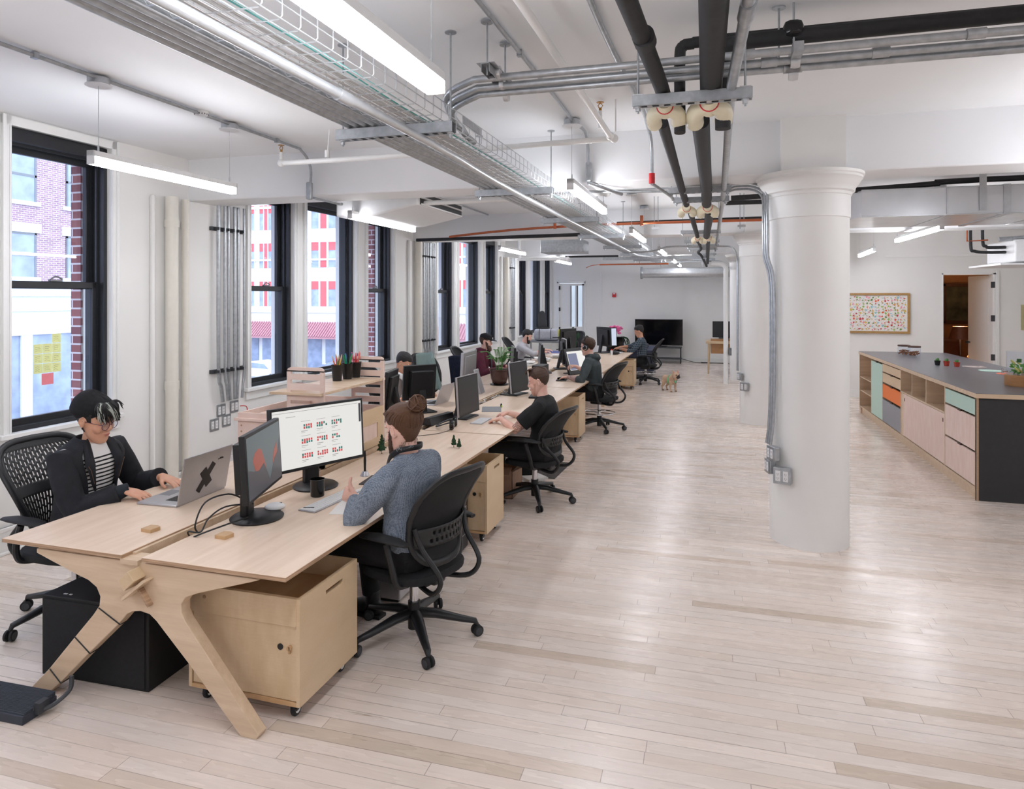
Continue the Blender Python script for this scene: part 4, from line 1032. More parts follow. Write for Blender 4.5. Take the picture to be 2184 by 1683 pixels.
# ============================================================ office chairs
def chair(loc, rz, label, h=0.46, kind='mesh', ring=False, base_rot=0.3, arms=True, tilt=0.0, group='black office swivel chairs', low_arm=False, backh=0.56, backw=0.48):
    root = thing('office_chair', label, 'chair', loc, rz, group)
    # star base
    b = MB()
    for k in range(5):
        a = base_rot + k * 2 * PI / 5; d = Vector((math.cos(a), math.sin(a), 0))
        b.tube([d * 0.02 + Vector((0, 0, 0.135)), d * 0.12 + Vector((0, 0, 0.128)), d * 0.27 + Vector((0, 0, 0.095)), d * 0.342 + Vector((0, 0, 0.082)), d * 0.352 + Vector((0, 0, 0.06))], [(0.026, 0.036), (0.024, 0.032), (0.018, 0.022), (0.015, 0.018), (0.011, 0.011)], 10, up=(0, 0, 1))
    b.cyl((0, 0, 0.05), (0, 0, 0.20), 0.034, n=20); b.build('star_base', 'chairblack', root)
    for k in range(5):
        a = base_rot + k * 2 * PI / 5; c = Vector((math.cos(a) * 0.352, math.sin(a) * 0.352, 0.031)); ax = Vector((-math.sin(a + 0.5), math.cos(a + 0.5), 0))
        b = MB()
        for s in (-1, 1):
            p = c + ax * (0.015 * s); b.tube([p - ax * 0.010, p - ax * 0.006, p + ax * 0.006, p + ax * 0.010], [0.022, 0.030, 0.030, 0.022], 18)
        b.cyl(c - ax * 0.01, c + ax * 0.01, 0.008); b.cyl(c + Vector((0, 0, 0)), c + Vector((0, 0, 0.04)), 0.008)
        w_ = b.build('castor', 'rubber', root)
        b = MB()
        for s in (-1, 1):
            p = c + ax * (0.026 * s); b.tube([p - ax * 0.0006, p + ax * 0.0006], 0.021, 16)
        b.build('rim', 'darkgrey', w_)
    b = MB(); b.cyl((0, 0, 0.19), (0, 0, h - 0.05), 0.025, n=18); b.build('gas_column', 'chrome' if kind != 'cap' else 'black', root)
    if ring:
        b = MB(); pts = [(0.22 * math.cos(t * PI / 16), 0.22 * math.sin(t * PI / 16), 0.24) for t in range(33)]; b.tube(pts, 0.010, 10)
        for t in range(4): b.tube([(0.03 * math.cos(t * PI / 2), 0.03 * math.sin(t * PI / 2), 0.24), (0.22 * math.cos(t * PI / 2), 0.22 * math.sin(t * PI / 2), 0.24)], 0.007, 8)
        b.build('foot_ring', 'chrome', root)
    b = MB(); b.box((-0.02, 0, h - 0.075), (0.26, 0.16, 0.06)); b.box((-0.14, 0, h - 0.07), (0.10, 0.10, 0.05)); b.build('tilt_mechanism', 'chairblack', root, bevel=0.015)
    # seat
    b = MB(); pr = []
    N = 28
    for (zz, sc) in ((-0.05, 0.90), (-0.04, 0.985), (-0.012, 1.0), (0.0, 0.97), (0.004, 0.8), (-0.004, 0.4)):
        ring_ = []
        for i in range(N):
            a = 2 * PI * i / N; ca, sa = math.cos(a), math.sin(a)
            x = 0.245 * abs(ca) ** 0.62 * (1 if ca >= 0 else -1) * sc; y = 0.25 * abs(sa) ** 0.62 * (1 if sa >= 0 else -1) * sc
            ring_.append(Vector((x + 0.0, y, h + zz - 0.035 * max(0, (x - 0.12) / 0.12) ** 2 * 0.6)))
        pr.append(ring_)
    b.loft(pr); b.build('seat', 'seatfabric', root)
    # backrest: outline frame with mesh panel
    bx = -0.235; z0 = h + 0.05
    def BP(u, v):      # u -1..1 across, v 0..1 up
        wv = backw / 2 * (0.72 + 0.50 * v - 0.30 * v * v)
        if kind == 'perf': wv = backw / 2 * (0.50 + 0.95 * v - 0.42 * v * v * v)
        x = bx - 0.045 * math.sin(PI * min(1, v * 1.15)) * -1 - 0.15 * v * v - tilt * v + 0.055 * u * u
        return Vector((x, u * wv, z0 + backh * v))
    def outline(n=40, inset=1.0):
        pts = []
        for i in range(n):
            a = 2 * PI * i / n; ca, sa = math.cos(a), math.sin(a)
            u = abs(ca) ** 0.5 * (1 if ca > 0 else -1); v = 0.5 + 0.5 * abs(sa) ** 0.55 * (1 if sa > 0 else -1)
            pts.append(BP(u * inset, 0.5 + (v - 0.5) * inset))
        return pts
    o_ = outline(); b = MB(); b.tube(o_ + [o_[0], o_[1]], [(0.014, 0.020)] * 42, 10, cap=False); fr = b.build('back_frame', 'chairblack', root)
    NU, NV = (44, 46) if kind == 'perf' else (18, 20)
    b = MB(); vs = []; fs = []
    for j in range(NV + 1):
        for i in range(NU + 1):
            # squircle-clamped grid
            u = -1 + 2 * i / NU; v = j / NV
            vv = abs(2 * v - 1); lim = (1 - vv ** 3.6) ** (1 / 4.0) if vv < 1 else 0.0
            vs.append(BP(u * max(lim, 0.35) * 0.985, 0.01 + v * 0.98))
    for j in range(NV):
        for i in range(NU):
            if kind == 'perf':
                vrel = j / NV; urel = abs(i / NU - 0.5)
                if i % 2 == 1 and 2 < i < NU - 3 and 2 < j < NV - 4:
                    if vrel > 0.55 and (j + (i // 2) % 2 * 2) % 3 != 0: continue
                    if vrel <= 0.42 and j % 4 != (i // 2) % 2: continue
            fs.append((j * (NU + 1) + i, j * (NU + 1) + i + 1, (j + 1) * (NU + 1) + i + 1, (j + 1) * (NU + 1) + i))
    b.add(vs, fs, True); pn = b.build('back_panel', 'chairblack' if kind == 'perf' else 'seatfabric', root)
    sd = pn.modifiers.new('solid', 'SOLIDIFY'); sd.thickness = 0.007; sd.offset = 0
    # rear support loops
    b = MB()
    for s in (-1, 1):
        b.curve([BP(0.93 * s, 0.42) + Vector((-0.015, 0, 0)), BP(0.9 * s, 0.2) + Vector((-0.055, 0, 0)), Vector((bx - 0.09, 0.17 * s, h + 0.02)), Vector((bx - 0.035, 0.155 * s, h - 0.075)), Vector((bx + 0.10, 0.10 * s, h - 0.085)), Vector((-0.06, 0.06 * s, h - 0.07))], 0.014, 8, 5)
    b.build('back_support', 'chairblack', root)
    if kind != 'perf':
        b = MB(); vs = []; fs = []
        NN = 26
        for j in range(6):
            for i in range(NN + 1):
                u = -0.97 + 1.94 * i / NN; vs.append(BP(u, 0.20 + 0.20 * j / 5) + Vector((-0.022 - 0.02 * (1 - u * u), 0, 0)))
        for j in range(5):
            for i in range(NN):
                if j in (1, 3) and 4 < i < NN - 5 and i % 2 == (j // 2): continue
                fs.append((j * (NN + 1) + i, j * (NN + 1) + i + 1, (j + 1) * (NN + 1) + i + 1, (j + 1) * (NN + 1) + i))
        b.add(vs, fs, True); q = b.build('lumbar_band', 'chairblack', root); sd = q.modifiers.new('solid', 'SOLIDIFY'); sd.thickness = 0.006
    if arms:
        az = h + (0.20 if not low_arm else 0.13)
        for s in (-1, 1):
            b = MB(); y = 0.285 * s
            b.curve([(-0.10, 0.17 * s, h - 0.06), (-0.11, 0.26 * s, h - 0.03), (-0.10, y, h + 0.06), (-0.06, y, az - 0.02)], [0.018] * 19, 8, 6)
            ar = b.build('armrest', 'chairblack', root)
            b = MB(); pts = [(-0.20, y, az + 0.0), (-0.12, y, az + 0.006), (0.02, y, az + 0.006), (0.10, y, az), (0.125, y, az - 0.008)]
            b.tube(pts, [(0.010, 0.022), (0.016, 0.042), (0.016, 0.046), (0.013, 0.038), (0.006, 0.016)], 16, up=(0, 0, 1)); b.build('arm_pad', 'rubber', ar)
    return root
PIz = PI
chair(RW(-1.59, 3.52), PI - 0.28 + RZ, 'black mesh chair in the foreground with the bun man sitting in it', base_rot=-0.02, h=0.43, backh=0.51, backw=0.52)
chair(RW(-3.62, 3.20), -0.06 + RZ, 'black chair with perforated back in which the person in the beanie sits', kind='perf', base_rot=2.05, h=0.44, backh=0.54, backw=0.53)
chair(RW(-1.60, 6.16), PI - 0.22 + RZ, 'black mesh chair holding the man in the black tee', base_rot=-0.34, h=0.41, backh=0.43, backw=0.52)
chair(RW(-1.60, 9.72), PI - 0.3 + RZ, 'tall black chair with a chrome foot ring, man in grey hoodie on it', ring=True, base_rot=-0.2, h=0.47, backh=0.45, backw=0.52)
chair(RW(-1.50, 15.1), PI + RZ, 'farthest black chair with chrome foot ring, man in checked shirt on it', ring=True, base_rot=0.1, h=0.42, backh=0.50)
chair(RW(-3.62, 7.3), 0.0, 'black chair under the person with white collar', base_rot=0.4)
cape = chair(RW(-3.75, 8.9), -0.5, 'office chair draped with a dark jacket by the wall', base_rot=0.4, arms=False)
chair(RW(-3.75, 10.45), 0.0, 'black chair under the man in the cap', base_rot=0.4)
chair(RW(-3.72, 13.1), 0.0, 'black chair under the man in the pale grey shirt', base_rot=0.4)
chair((-3.05, 15.6, 0), -2.0, 'empty grey mesh chair beyond the man in the pale shirt', base_rot=0.9)

# ============================================================ monitors and computers
def screen_mat(name, rgb, s=0.9): return emis(name, rgb, s)
M['scr_off'] = simple('switched_off_screen', (26, 27, 30), 0.28, var=0.05)
M['scr_white'] = emis('white_page_on_screen', (238, 236, 232), 0.40)
M['scr_blue'] = emis('slate_blue_panel_on_screen', (104, 110, 140), 0.42)
M['scr_teal'] = emis('teal_grey_wallpaper', (84, 96, 100), 0.40)
M['scr_red'] = emis('red_rock_on_wallpaper', (150, 72, 58), 0.40)
M['scr_dark'] = emis('dark_rock_on_wallpaper', (66, 66, 72), 0.40)
M['scr_dotr'] = emis('red_dots_on_screen', (206, 72, 76), 0.40)
M['scr_dotg'] = emis('teal_dots_on_screen', (40, 120, 110), 0.40)
M['scr_text'] = emis('grey_text_on_screen', (130, 130, 130), 0.40)
M['scr_lblue'] = emis('pale_blue_sheet_on_screen', (206, 216, 236), 0.42)
def monitor(loc, rz, w_, h, zc, label, screen='scr_off', stand='rect', tilt=0.05, bez=0.018, body='black', side=None, group=None, depth=0.05, base=(0.22, 0.26), pivot=None, art=None, light_edge=False):
    """screen normal = local +x; origin under the stand at desk level; zc = height of screen centre"""
    root = thing('monitor', label, 'monitor', loc, rz, group)
    R_ = rotm(0, -tilt, 0); C_ = Vector((0.06, 0, zc))
    def T(m): return m.xf(Matrix.Translation(C_) @ R_.to_4x4())
    b = MB(); b.bb(-0.02, 0.012, -w_ / 2, w_ / 2, -h / 2, h / 2); b.bb(-depth, -0.02, -w_ / 2 + 0.06, w_ / 2 - 0.06, -h / 2 + 0.04, h / 2 - 0.05)
    case = T(b).build('case', body, root, bevel=0.004)
    if light_edge:
        b = MB(); b.bb(-0.004, 0.0135, -w_ / 2 - 0.004, -w_ / 2 + 0.003, -h / 2, h / 2 + 0.003); b.bb(-0.004, 0.0135, w_ / 2 - 0.003, w_ / 2 + 0.004, -h / 2, h / 2 + 0.003); b.bb(-0.004, 0.0135, -w_ / 2, w_ / 2, h / 2 - 0.003, h / 2 + 0.003); T(b).build('silver_edge', 'alu', case)
    b = MB(); b.bb(0.0121, 0.0135, -w_ / 2 + bez, w_ / 2 - bez, -h / 2 + bez * 1.2, h / 2 - bez); sc = T(b).build('screen', screen, root)
    if art: art(lambda m, nm, mt: T(m).build(nm, mt, sc), w_ - 2 * bez, h - 2.2 * bez)
    b = MB()
    if stand == 'round':
        b.lathe([(0.0, 0.0), (0.135, 0.0), (0.138, 0.008), (0.125, 0.018), (0.06, 0.024), (0.0, 0.026)], (0.03, 0, 0), 36); b.build('stand_base', body, root)
        b = MB(); b.bb(-0.045, 0.0, -0.05, 0.05, 0.015, zc + 0.02); b.bb(-0.06, 0.04, -0.04, 0.04, zc - 0.06, zc + 0.04); b.build('stand_post', body, root, bevel=0.01)
    elif stand == 'rect':
        b.bb(-base[0] / 2, base[0] / 2, -base[1] / 2, base[1] / 2, 0, 0.014); b.build('stand_base', body, root, bevel=0.005)
        b = MB(); b.prism([(-0.075, 0.01), (-0.035, 0.01), (0.03, zc - 0.05), (0.03, zc + 0.04), (-0.01, zc + 0.04)], 'Y', -0.035, 0.035); b.build('stand_post', 'darkgrey' if light_edge else body, root, bevel=0.004)
    elif stand == 'imac':
        b.prism([(-0.13, 0.0), (0.08, 0.0), (0.08, 0.006), (-0.11, 0.012), (-0.05, zc * 0.75), (-0.03, zc), (-0.045, zc), (-0.065, zc * 0.75), (-0.125, 0.02)], 'Y', -0.09, 0.09); b.build('stand_foot', 'alu', root, bevel=0.003)
    return root
def art_mountain(B, w_, h):
    x = 0.0137
    b = MB(); b.prism([(-0.30 * w_, -0.1 * h), (-0.36 * w_, 0.10 * h), (-0.30 * w_, 0.20 * h), (-0.18 * w_, 0.24 * h), (-0.10 * w_, 0.20 * h), (0.0, -0.08 * h), (0.03 * w_, -0.25 * h), (-0.2 * w_, -0.2 * h)], 'X', x, x + 0.0004); b.prism([(0.22 * w_, -0.15 * h), (0.28 * w_, 0.05 * h), (0.38 * w_, 0.16 * h), (0.40 * w_, -0.05 * h), (0.3 * w_, -0.18 * h)], 'X', x, x + 0.0004); B(b, 'red_rock', 'scr_red')
    b = MB(); b.prism([(-0.5 * w_, -0.5 * h), (-0.5 * w_, 0.0), (-0.36 * w_, -0.08 * h), (-0.2 * w_, -0.12 * h), (-0.05 * w_, -0.05 * h), (0.12 * w_, -0.40 * h), (0.28 * w_, -0.1 * h), (0.42 * w_, 0.0), (0.5 * w_, 0.25 * h), (0.5 * w_, -0.5 * h)], 'X', x + 0.0004, x + 0.0008); B(b, 'dark_rock', 'scr_dark')
def art_page(B, w_, h):
    x = 0.0137
    rr = random.Random(2); dr = MB(); dg = MB(); tx = MB(); gr = MB()
    for r in range(3):
        for c in range(3):
            cx = (-0.17 + 0.17 * c) * w_ + 0.03 * w_; cy = (0.17 - 0.25 * r) * h
            for i in range(5):
                for j in range(2):
                    if rr.random() < 0.9:
                        m_ = dr if rr.random() < 0.5 else dg; px = cx - 0.05 * w_ + i * 0.025 * w_; py = cy + j * 0.042 * h
                        m_.bb(x, x + 0.0005, px - 0.0085 * w_, px + 0.0085 * w_, py - 0.014 * h - rr.uniform(0, 0.01) * h, py + 0.018 * h)
            tx.bb(x, x + 0.0005, cx - 0.06 * w_, cx + 0.01 * w_, cy - 0.06 * h, cy - 0.052 * h)
            tx.bb(x, x + 0.0005, cx - 0.06 * w_, cx - 0.02 * w_, cy - 0.085 * h, cy - 0.08 * h)
            tx.bb(x, x + 0.0005, cx - 0.06 * w_, cx + 0.04 * w_, cy + 0.11 * h, cy + 0.115 * h)
    tx.bb(x, x + 0.0005, -0.36 * w_, -0.26 * w_, 0.38 * h, 0.387 * h); tx.bb(x, x + 0.0005, -0.5 * w_, 0.46 * w_, 0.46 * h, 0.466 * h)
    gr.bb(x, x + 0.0006, 0.47 * w_, 0.495 * w_, 0.12 * h, 0.46 * h)
    B(dr, 'red_dots', 'scr_dotr'); B(dg, 'teal_dots', 'scr_dotg'); B(tx, 'text_lines', 'scr_text'); B(gr, 'side_panel', 'scr_dark')
def art_split(B, w_, h):
    b = MB(); b.bb(0.0137, 0.0142, -0.48 * w_, 0.0, -0.46 * h, 0.40 * h); B(b, 'blue_panel', 'scr_blue')
def art_photo(B, w_, h):
    b = MB(); b.bb(0.0137, 0.0142, -0.1 * w_, 0.3 * w_, -0.1 * h, 0.45 * h); B(b, 'picture', 'scr_lblue')
    b = MB(); b.bb(0.0137, 0.0143, -0.45 * w_, -0.1 * w_, -0.45 * h, -0.05 * h); B(b, 'map', 'scr_dark')
monitor((-2.335, 3.12, DT), 0.30, 0.535, 0.345, 0.315, 'black monitor with red mountain wallpaper on a round foot, nearest us', 'scr_teal', 'round', 0.06, art=art_mountain, bez=0.016, depth=0.075)
monitor((-2.365, 3.76, DT), -0.44, 0.66, 0.385, 0.325, 'large monitor showing a white page with rows of red and teal dots', 'scr_white', 'round', 0.06, art=art_page, bez=0.016)
monitor((-2.30, 6.28, DT), -0.10, 0.46, 0.375, 0.225, 'switched-off monitor with silver edge beside the headphones', 'scr_off', 'rect', 0.06, light_edge=True, base=(0.24, 0.28))
monitor((-2.235, 7.93, DT), -0.22, 0.44, 0.36, 0.215, 'switched-off silver-edged monitor beside the potted palm', 'scr_off', 'rect', 0.10, light_edge=True, base=(0.24, 0.30))
monitor((-2.75, 7.90, DT), PI + 0.05, 0.58, 0.44, 0.29, 'back of a large aluminium all-in-one computer facing the wall side', 'scr_off', 'imac', 0.05, body='alu', depth=0.03)
monitor((-2.62, 9.45, DT), PI + 0.35, 0.60, 0.38, 0.27, 'back of a black monitor behind the potted palm', 'scr_off', 'rect', 0.05)
monitor((-2.42, 10.3, DT), PI + 0.3, 0.58, 0.36, 0.27, 'back of a second black monitor just beyond the one behind the palm', 'scr_off', 'rect', 0.05)
monitor((-2.28, 10.9, DT), 0.35, 0.40, 0.44, 0.27, 'upright monitor with picture on screen in the middle of the third desk', 'scr_lblue', 'rect', 0.04, art=art_photo, light_edge=True)
monitor((-1.95, 10.30, DT), -0.45, 0.56, 0.40, 0.20, 'tilted pen display in front of the man in the grey hoodie', 'scr_white', 'rect', 0.30, art=art_split, bez=0.05)
monitor((-2.36, 12.1, DT), PI - 0.4, 0.50, 0.40, 0.40, 'tall black monitor seen from behind on a post, centre of the far desks', 'scr_off', 'rect', 0.05)
monitor((-2.10, 14.2, DT), 0.75, 0.50, 0.40, 0.34, 'tall dark monitor seen edge-on before the man in the checked shirt', 'scr_off', 'rect', 0.04)
monitor((-1.98, 14.5, DT), -0.75, 0.28, 0.40, 0.32, 'upright white screen beside the pink blossom', 'scr_lblue', 'rect', 0.05)
monitor((-2.80, 6.45, DT), PI - 0.75, 0.36, 0.36, 0.30, 'black monitor back in front of the person with white collar', 'scr_off', 'rect', 0.12, depth=0.10)
monitor((-2.85, 5.95, DT), PI + 0.2, 0.40, 0.40, 0.28, 'dark monitor edge-on right of the slotted shelf end', 'scr_off', 'rect', 0.12)

def laptop(loc, rz, label, w_=0.33, d=0.23, ang=1.95, sticker=False, group=None, body='alu'):
    """hinge edge along local y at x=0, keyboard towards +x... lid rises at x=0"""
    root = thing('laptop', label, 'laptop', loc, rz, group)
    b = MB(); b.bb(0, d, -w_ / 2, w_ / 2, 0, 0.014); b.build('base', body, root, bevel=0.004)
    b = MB()
    for r in range(6):
        for c in range(14): b.bb(0.025 + r * 0.018, 0.040 + r * 0.018, -0.138 + c * 0.02, -0.121 + c * 0.02, 0.014, 0.0155)
    b.build('keyboard', 'black', root)
    b = MB(); b.bb(d * 0.66, d * 0.95, -0.055, 0.055, 0.0138, 0.0145); b.build('trackpad', 'greyplastic', root)
    Rl = Matrix.Translation((0.0, 0, 0.012)) @ Matrix.Rotation(-(ang - PI / 2), 4, 'Y')
    b = MB(); b.bb(-0.007, 0.0, -w_ / 2, w_ / 2, 0, d); b.xf(Rl); lid = b.build('lid', body, root, bevel=0.004, seg=3)
    b = MB(); b.bb(0.0, 0.001, -w_ / 2 + 0.012, w_ / 2 - 0.012, 0.015, d - 0.01); b.xf(Rl); b.build('screen', 'scr_off', lid)
    if sticker:
        b = MB()
        b.box((-0.0078, 0.0, 0.115), (0.0012, 0.040, 0.185), rotm(0.62, 0, 0)); b.box((-0.0080, 0.0, 0.115), (0.0012, 0.055, 0.120), rotm(-0.62, 0, 0))
        b.xf(Rl); b.build('black_cross_sticker', 'black', lid)
        b = MB(); b.bb(-0.008, -0.0072, -0.135, -0.085, 0.20, 0.206); b.bb(-0.008, -0.0072, -0.125, -0.10, 0.206, 0.211); b.xf(Rl); b.build('small_sticker', 'black', lid)
    return root
laptop((-2.85, 3.355, DT), PI + 0.02, 'open silver laptop with a large black cross sticker on its lid', w_=0.41, d=0.27, ang=1.76, sticker=True)
laptop((-2.80, 7.0, DT), PI - 0.1, 'open silver laptop used by the person with white collar', w_=0.33, d=0.23)

def keyboard(loc, rz, label, w_=0.43, d=0.115, keymat='whiteplastic', body='alu', thick=0.008):
    root = thing('keyboard', label, 'keyboard', loc, rz, 'desk keyboards')
    b = MB(); b.bb(-d / 2, d / 2, -w_ / 2, w_ / 2, 0, thick); b.build('body', body, root, bevel=0.003)
    b = MB(); n = int(w_ / 0.0195)
    for r in range(5):
        for c in range(n):
            y = -w_ / 2 + 0.006 + c * (w_ - 0.012) / n; b.bb(-d / 2 + 0.008 + r * (d - 0.012) / 5, -d / 2 + 0.005 + (r + 1) * (d - 0.012) / 5, y, y + (w_ - 0.012) / n - 0.003, thick, thick + 0.003)
    b.build('keys', keymat, root)
    return root
keyboard((-2.085, 3.50, DT), -0.10, 'white slim keyboard in front of the bun man')
keyboard((-2.05, 6.12, DT), 0.0, 'white slim keyboard under the hands of the man in the black tee', w_=0.30)
keyboard((-1.93, 7.86, DT), 0.12, 'chunky black keyboard past the tee man\'s arm', keymat='darkgrey', body='black', thick=0.02, w_=0.44, d=0.15)
keyboard((-1.75, 14.3, DT), 0.0, 'keyboard in front of the man in the checked shirt')
# small desk things
root = thing('mug', 'glossy black mug between keyboard and large monitor', 'mug', (-2.215, 3.57, DT))
b = MB(); b.lathe([(0.0, 0), (0.036, 0.0), (0.040, 0.004), (0.043, 0.10), (0.044, 0.102), (0.040, 0.102), (0.037, 0.01), (0.0, 0.008)], n=28); b.build('cup', 'blackgloss', root)
b = MB(); b.curve([(0.0, 0.040, 0.085), (0, 0.068, 0.08), (0, 0.072, 0.05), (0, 0.062, 0.025), (0.0, 0.039, 0.022)], 0.006, 8); b.build('handle', 'blackgloss', root)
def mouse(loc, rz, label, m):
    root = thing('mouse', label, 'mouse', loc, rz, 'computer mice')
    b = MB(); b.ell((0, 0, 0.012), (0.055, 0.032, 0.024)); b.xf(Matrix.Identity(4)); b.build('body', m, root)
    b = MB(); b.cyl((0.026, 0, 0.026), (0.026, 0.001, 0.026), 0.008); b.box((0.03, 0, 0.03), (0.015, 0.004, 0.006)); b.build('scroll_wheel', 'darkgrey', root)
mouse((-2.27, 3.235, DT + 0.02), 0.5, 'white and grey mouse resting on the nearest monitor foot', 'whiteplastic')
mouse((-1.97, 9.42, DT + 0.014), 0.0, 'black mouse under the hand of the man in the hoodie', 'blackgloss')
root = thing('stylus_holder', 'metal cone holding an upright black stylus', 'pen holder', (-2.165, 4.06, DT))
b = MB(); b.lathe([(0.030, 0), (0.029, 0.006), (0.017, 0.030), (0.013, 0.031), (0.0, 0.031)], n=28); b.build('cone', 'alu', root)
b = MB(); b.tube([(0, 0, 0.03), (0, 0, 0.10), (0, 0, 0.165)], [0.007, 0.009, 0.005], 12); b.build('stylus', 'black', root)
b = MB(); b.bb(-0.09, 0.09, -0.11, 0.11, 0, 0.006); tag(b.build('graphics_tablet', 'black', loc=(-2.02, 3.97, DT), rz=0.1, bevel=0.003), 'small black drawing tablet by the bun man\'s far hand', 'tablet')
b = MB(); b.bb(-0.11, 0.11, -0.15, 0.15, 0, 0.002); tag(b.build('paper_sheet', 'paper', loc=(-1.90, 3.46, DT), rz=0.25), 'white sheet of paper under the bun man\'s near forearm', 'paper')
b = MB(); b.bb(-0.10, 0.10, -0.12, 0.12, 0, 0.002); tag(b.build('paper_sheet', 'paper', loc=(-1.96, 3.72, DT), rz=-0.2), 'white sheet of paper between the keyboard and the drawing tablet', 'paper')
b = MB(); b.bb(-0.03, 0.03, -0.008, 0.008, 0, 0.012); tag(b.build('adaptor_plug', 'black', loc=(-2.12, 3.33, DT), rz=0.3, bevel=0.002), 'small black plug at the foot of the nearest monitor', 'plug')
# model trees
def pine(loc, h, r, label, kind='pine'):
    root = thing('model_tree', label, 'model tree', loc, 0, 'miniature model trees on the desk')
    b = MB(); b.cyl((0, 0, 0), (0, 0, h * 0.3), 0.0022, n=6)
    for k in range(4): b.tube([(0, 0, 0.004), (0.006 * math.cos(k * 1.57), 0.006 * math.sin(k * 1.57), 0)], 0.001, 4)
    b.build('trunk', 'bark', root)
    b = MB(); rr = random.Random(int(h * 1e4))
    if kind == 'pine':
        for k in range(170):
            t = rr.random(); z = h * (0.2 + 0.78 * t); R0 = r * (1 - t) ** 0.85 + 0.002; a = rr.random() * 2 * PI; q = R0 * (0.45 + 0.55 * rr.random())
            b.ell((q * math.cos(a), q * math.sin(a), z - 0.1 * q), (0.0035, 0.0035, 0.005), n=5, m=3)
        b.tube([(0, 0, h * 0.2), (0, 0, h)], [r * 0.75, 0.001], 10)
    else:
        for k in range(160):
            a = rr.random() * 2 * PI; t = rr.random(); z = h * (0.42 + 0.5 * rr.random()); q = r * math.sqrt(rr.random()) * (1.1 - abs(z / h - 0.6))
            b.ell((q * math.cos(a), q * math.sin(a), z), (0.005, 0.005, 0.005), n=5, m=3)
    b.build('foliage', 'darkgreen' if kind == 'pine' else 'midgreen', root)
pine((-2.345, 4.66, DT), 0.145, 0.036, 'tallest dark model pine tree, leftmost of the group before the shelf end')
pine((-2.275, 4.73, DT), 0.11, 0.03, 'bright green bushy model tree right of the tallest pine', 'bush')
pine((-2.25, 4.98, DT), 0.11, 0.028, 'small bushy model tree behind the bright green one', 'bush')
pine((-1.905, 5.02, DT), 0.095, 0.022, 'lone small model pine tree visible past the bun man\'s shoulder')
pine((-1.85, 4.99, DT), 0.075, 0.018, 'smallest model pine tree right beside the lone one')
# headphones on the desk
root = thing('headphones', 'black over-ear headphones lying on the second desk', 'headphones', (-2.18, 5.74, DT), 0.3)
for s in (-1, 1):
    b = MB(); b.lathe([(0.0, -0.02), (0.038, -0.02), (0.046, -0.012), (0.046, 0.006), (0.036, 0.018), (0.018, 0.018), (0.0, 0.012)], (0.01 * s, 0.085 * s, 0.047), 26, 'X'); c = b.build('ear_cup', 'blackgloss', root)
    b = MB(); b.lathe([(0.030, 0.0165), (0.032, 0.0195), (0.034, 0.0165)], (0.01 * s, 0.085 * s, 0.047), 26, 'X', cap=False); b.build('trim_ring', 'chrome', c)
b = MB(); b.curve([(0.0, -0.085, 0.07), (-0.05, -0.09, 0.06), (-0.13, -0.05, 0.03), (-0.15, 0.0, 0.02), (-0.13, 0.05, 0.03), (-0.05, 0.09, 0.06), (0, 0.085, 0.07)], [(0.006, 0.014)] * 37, 8, 6); b.build('headband', 'black', root)
b = MB(); b.curve([(-2.2, 5.72, DT + 0.004), (-2.18, 5.6, DT + 0.003), (-2.23, 5.45, DT + 0.003), (-2.32, 5.35, DT + 0.003), (-2.38, 5.3, DT + 0.003)], 0.0022, 6); tag(b.build('headphone_cable', 'black'), 'thin black cable curling from the headphones', 'cable')
# black bar speaker / wedge behind mon3
b = MB(); b.prism([(-0.05, 0), (0.05, 0), (0.03, 0.07), (-0.03, 0.07)], 'Y', -0.28, 0.12); tag(b.build('soundbar', 'black', loc=(-2.40, 6.05, DT), rz=-0.2, bevel=0.004), 'black wedge-shaped bar on the desk edge behind the headphones', 'speaker')
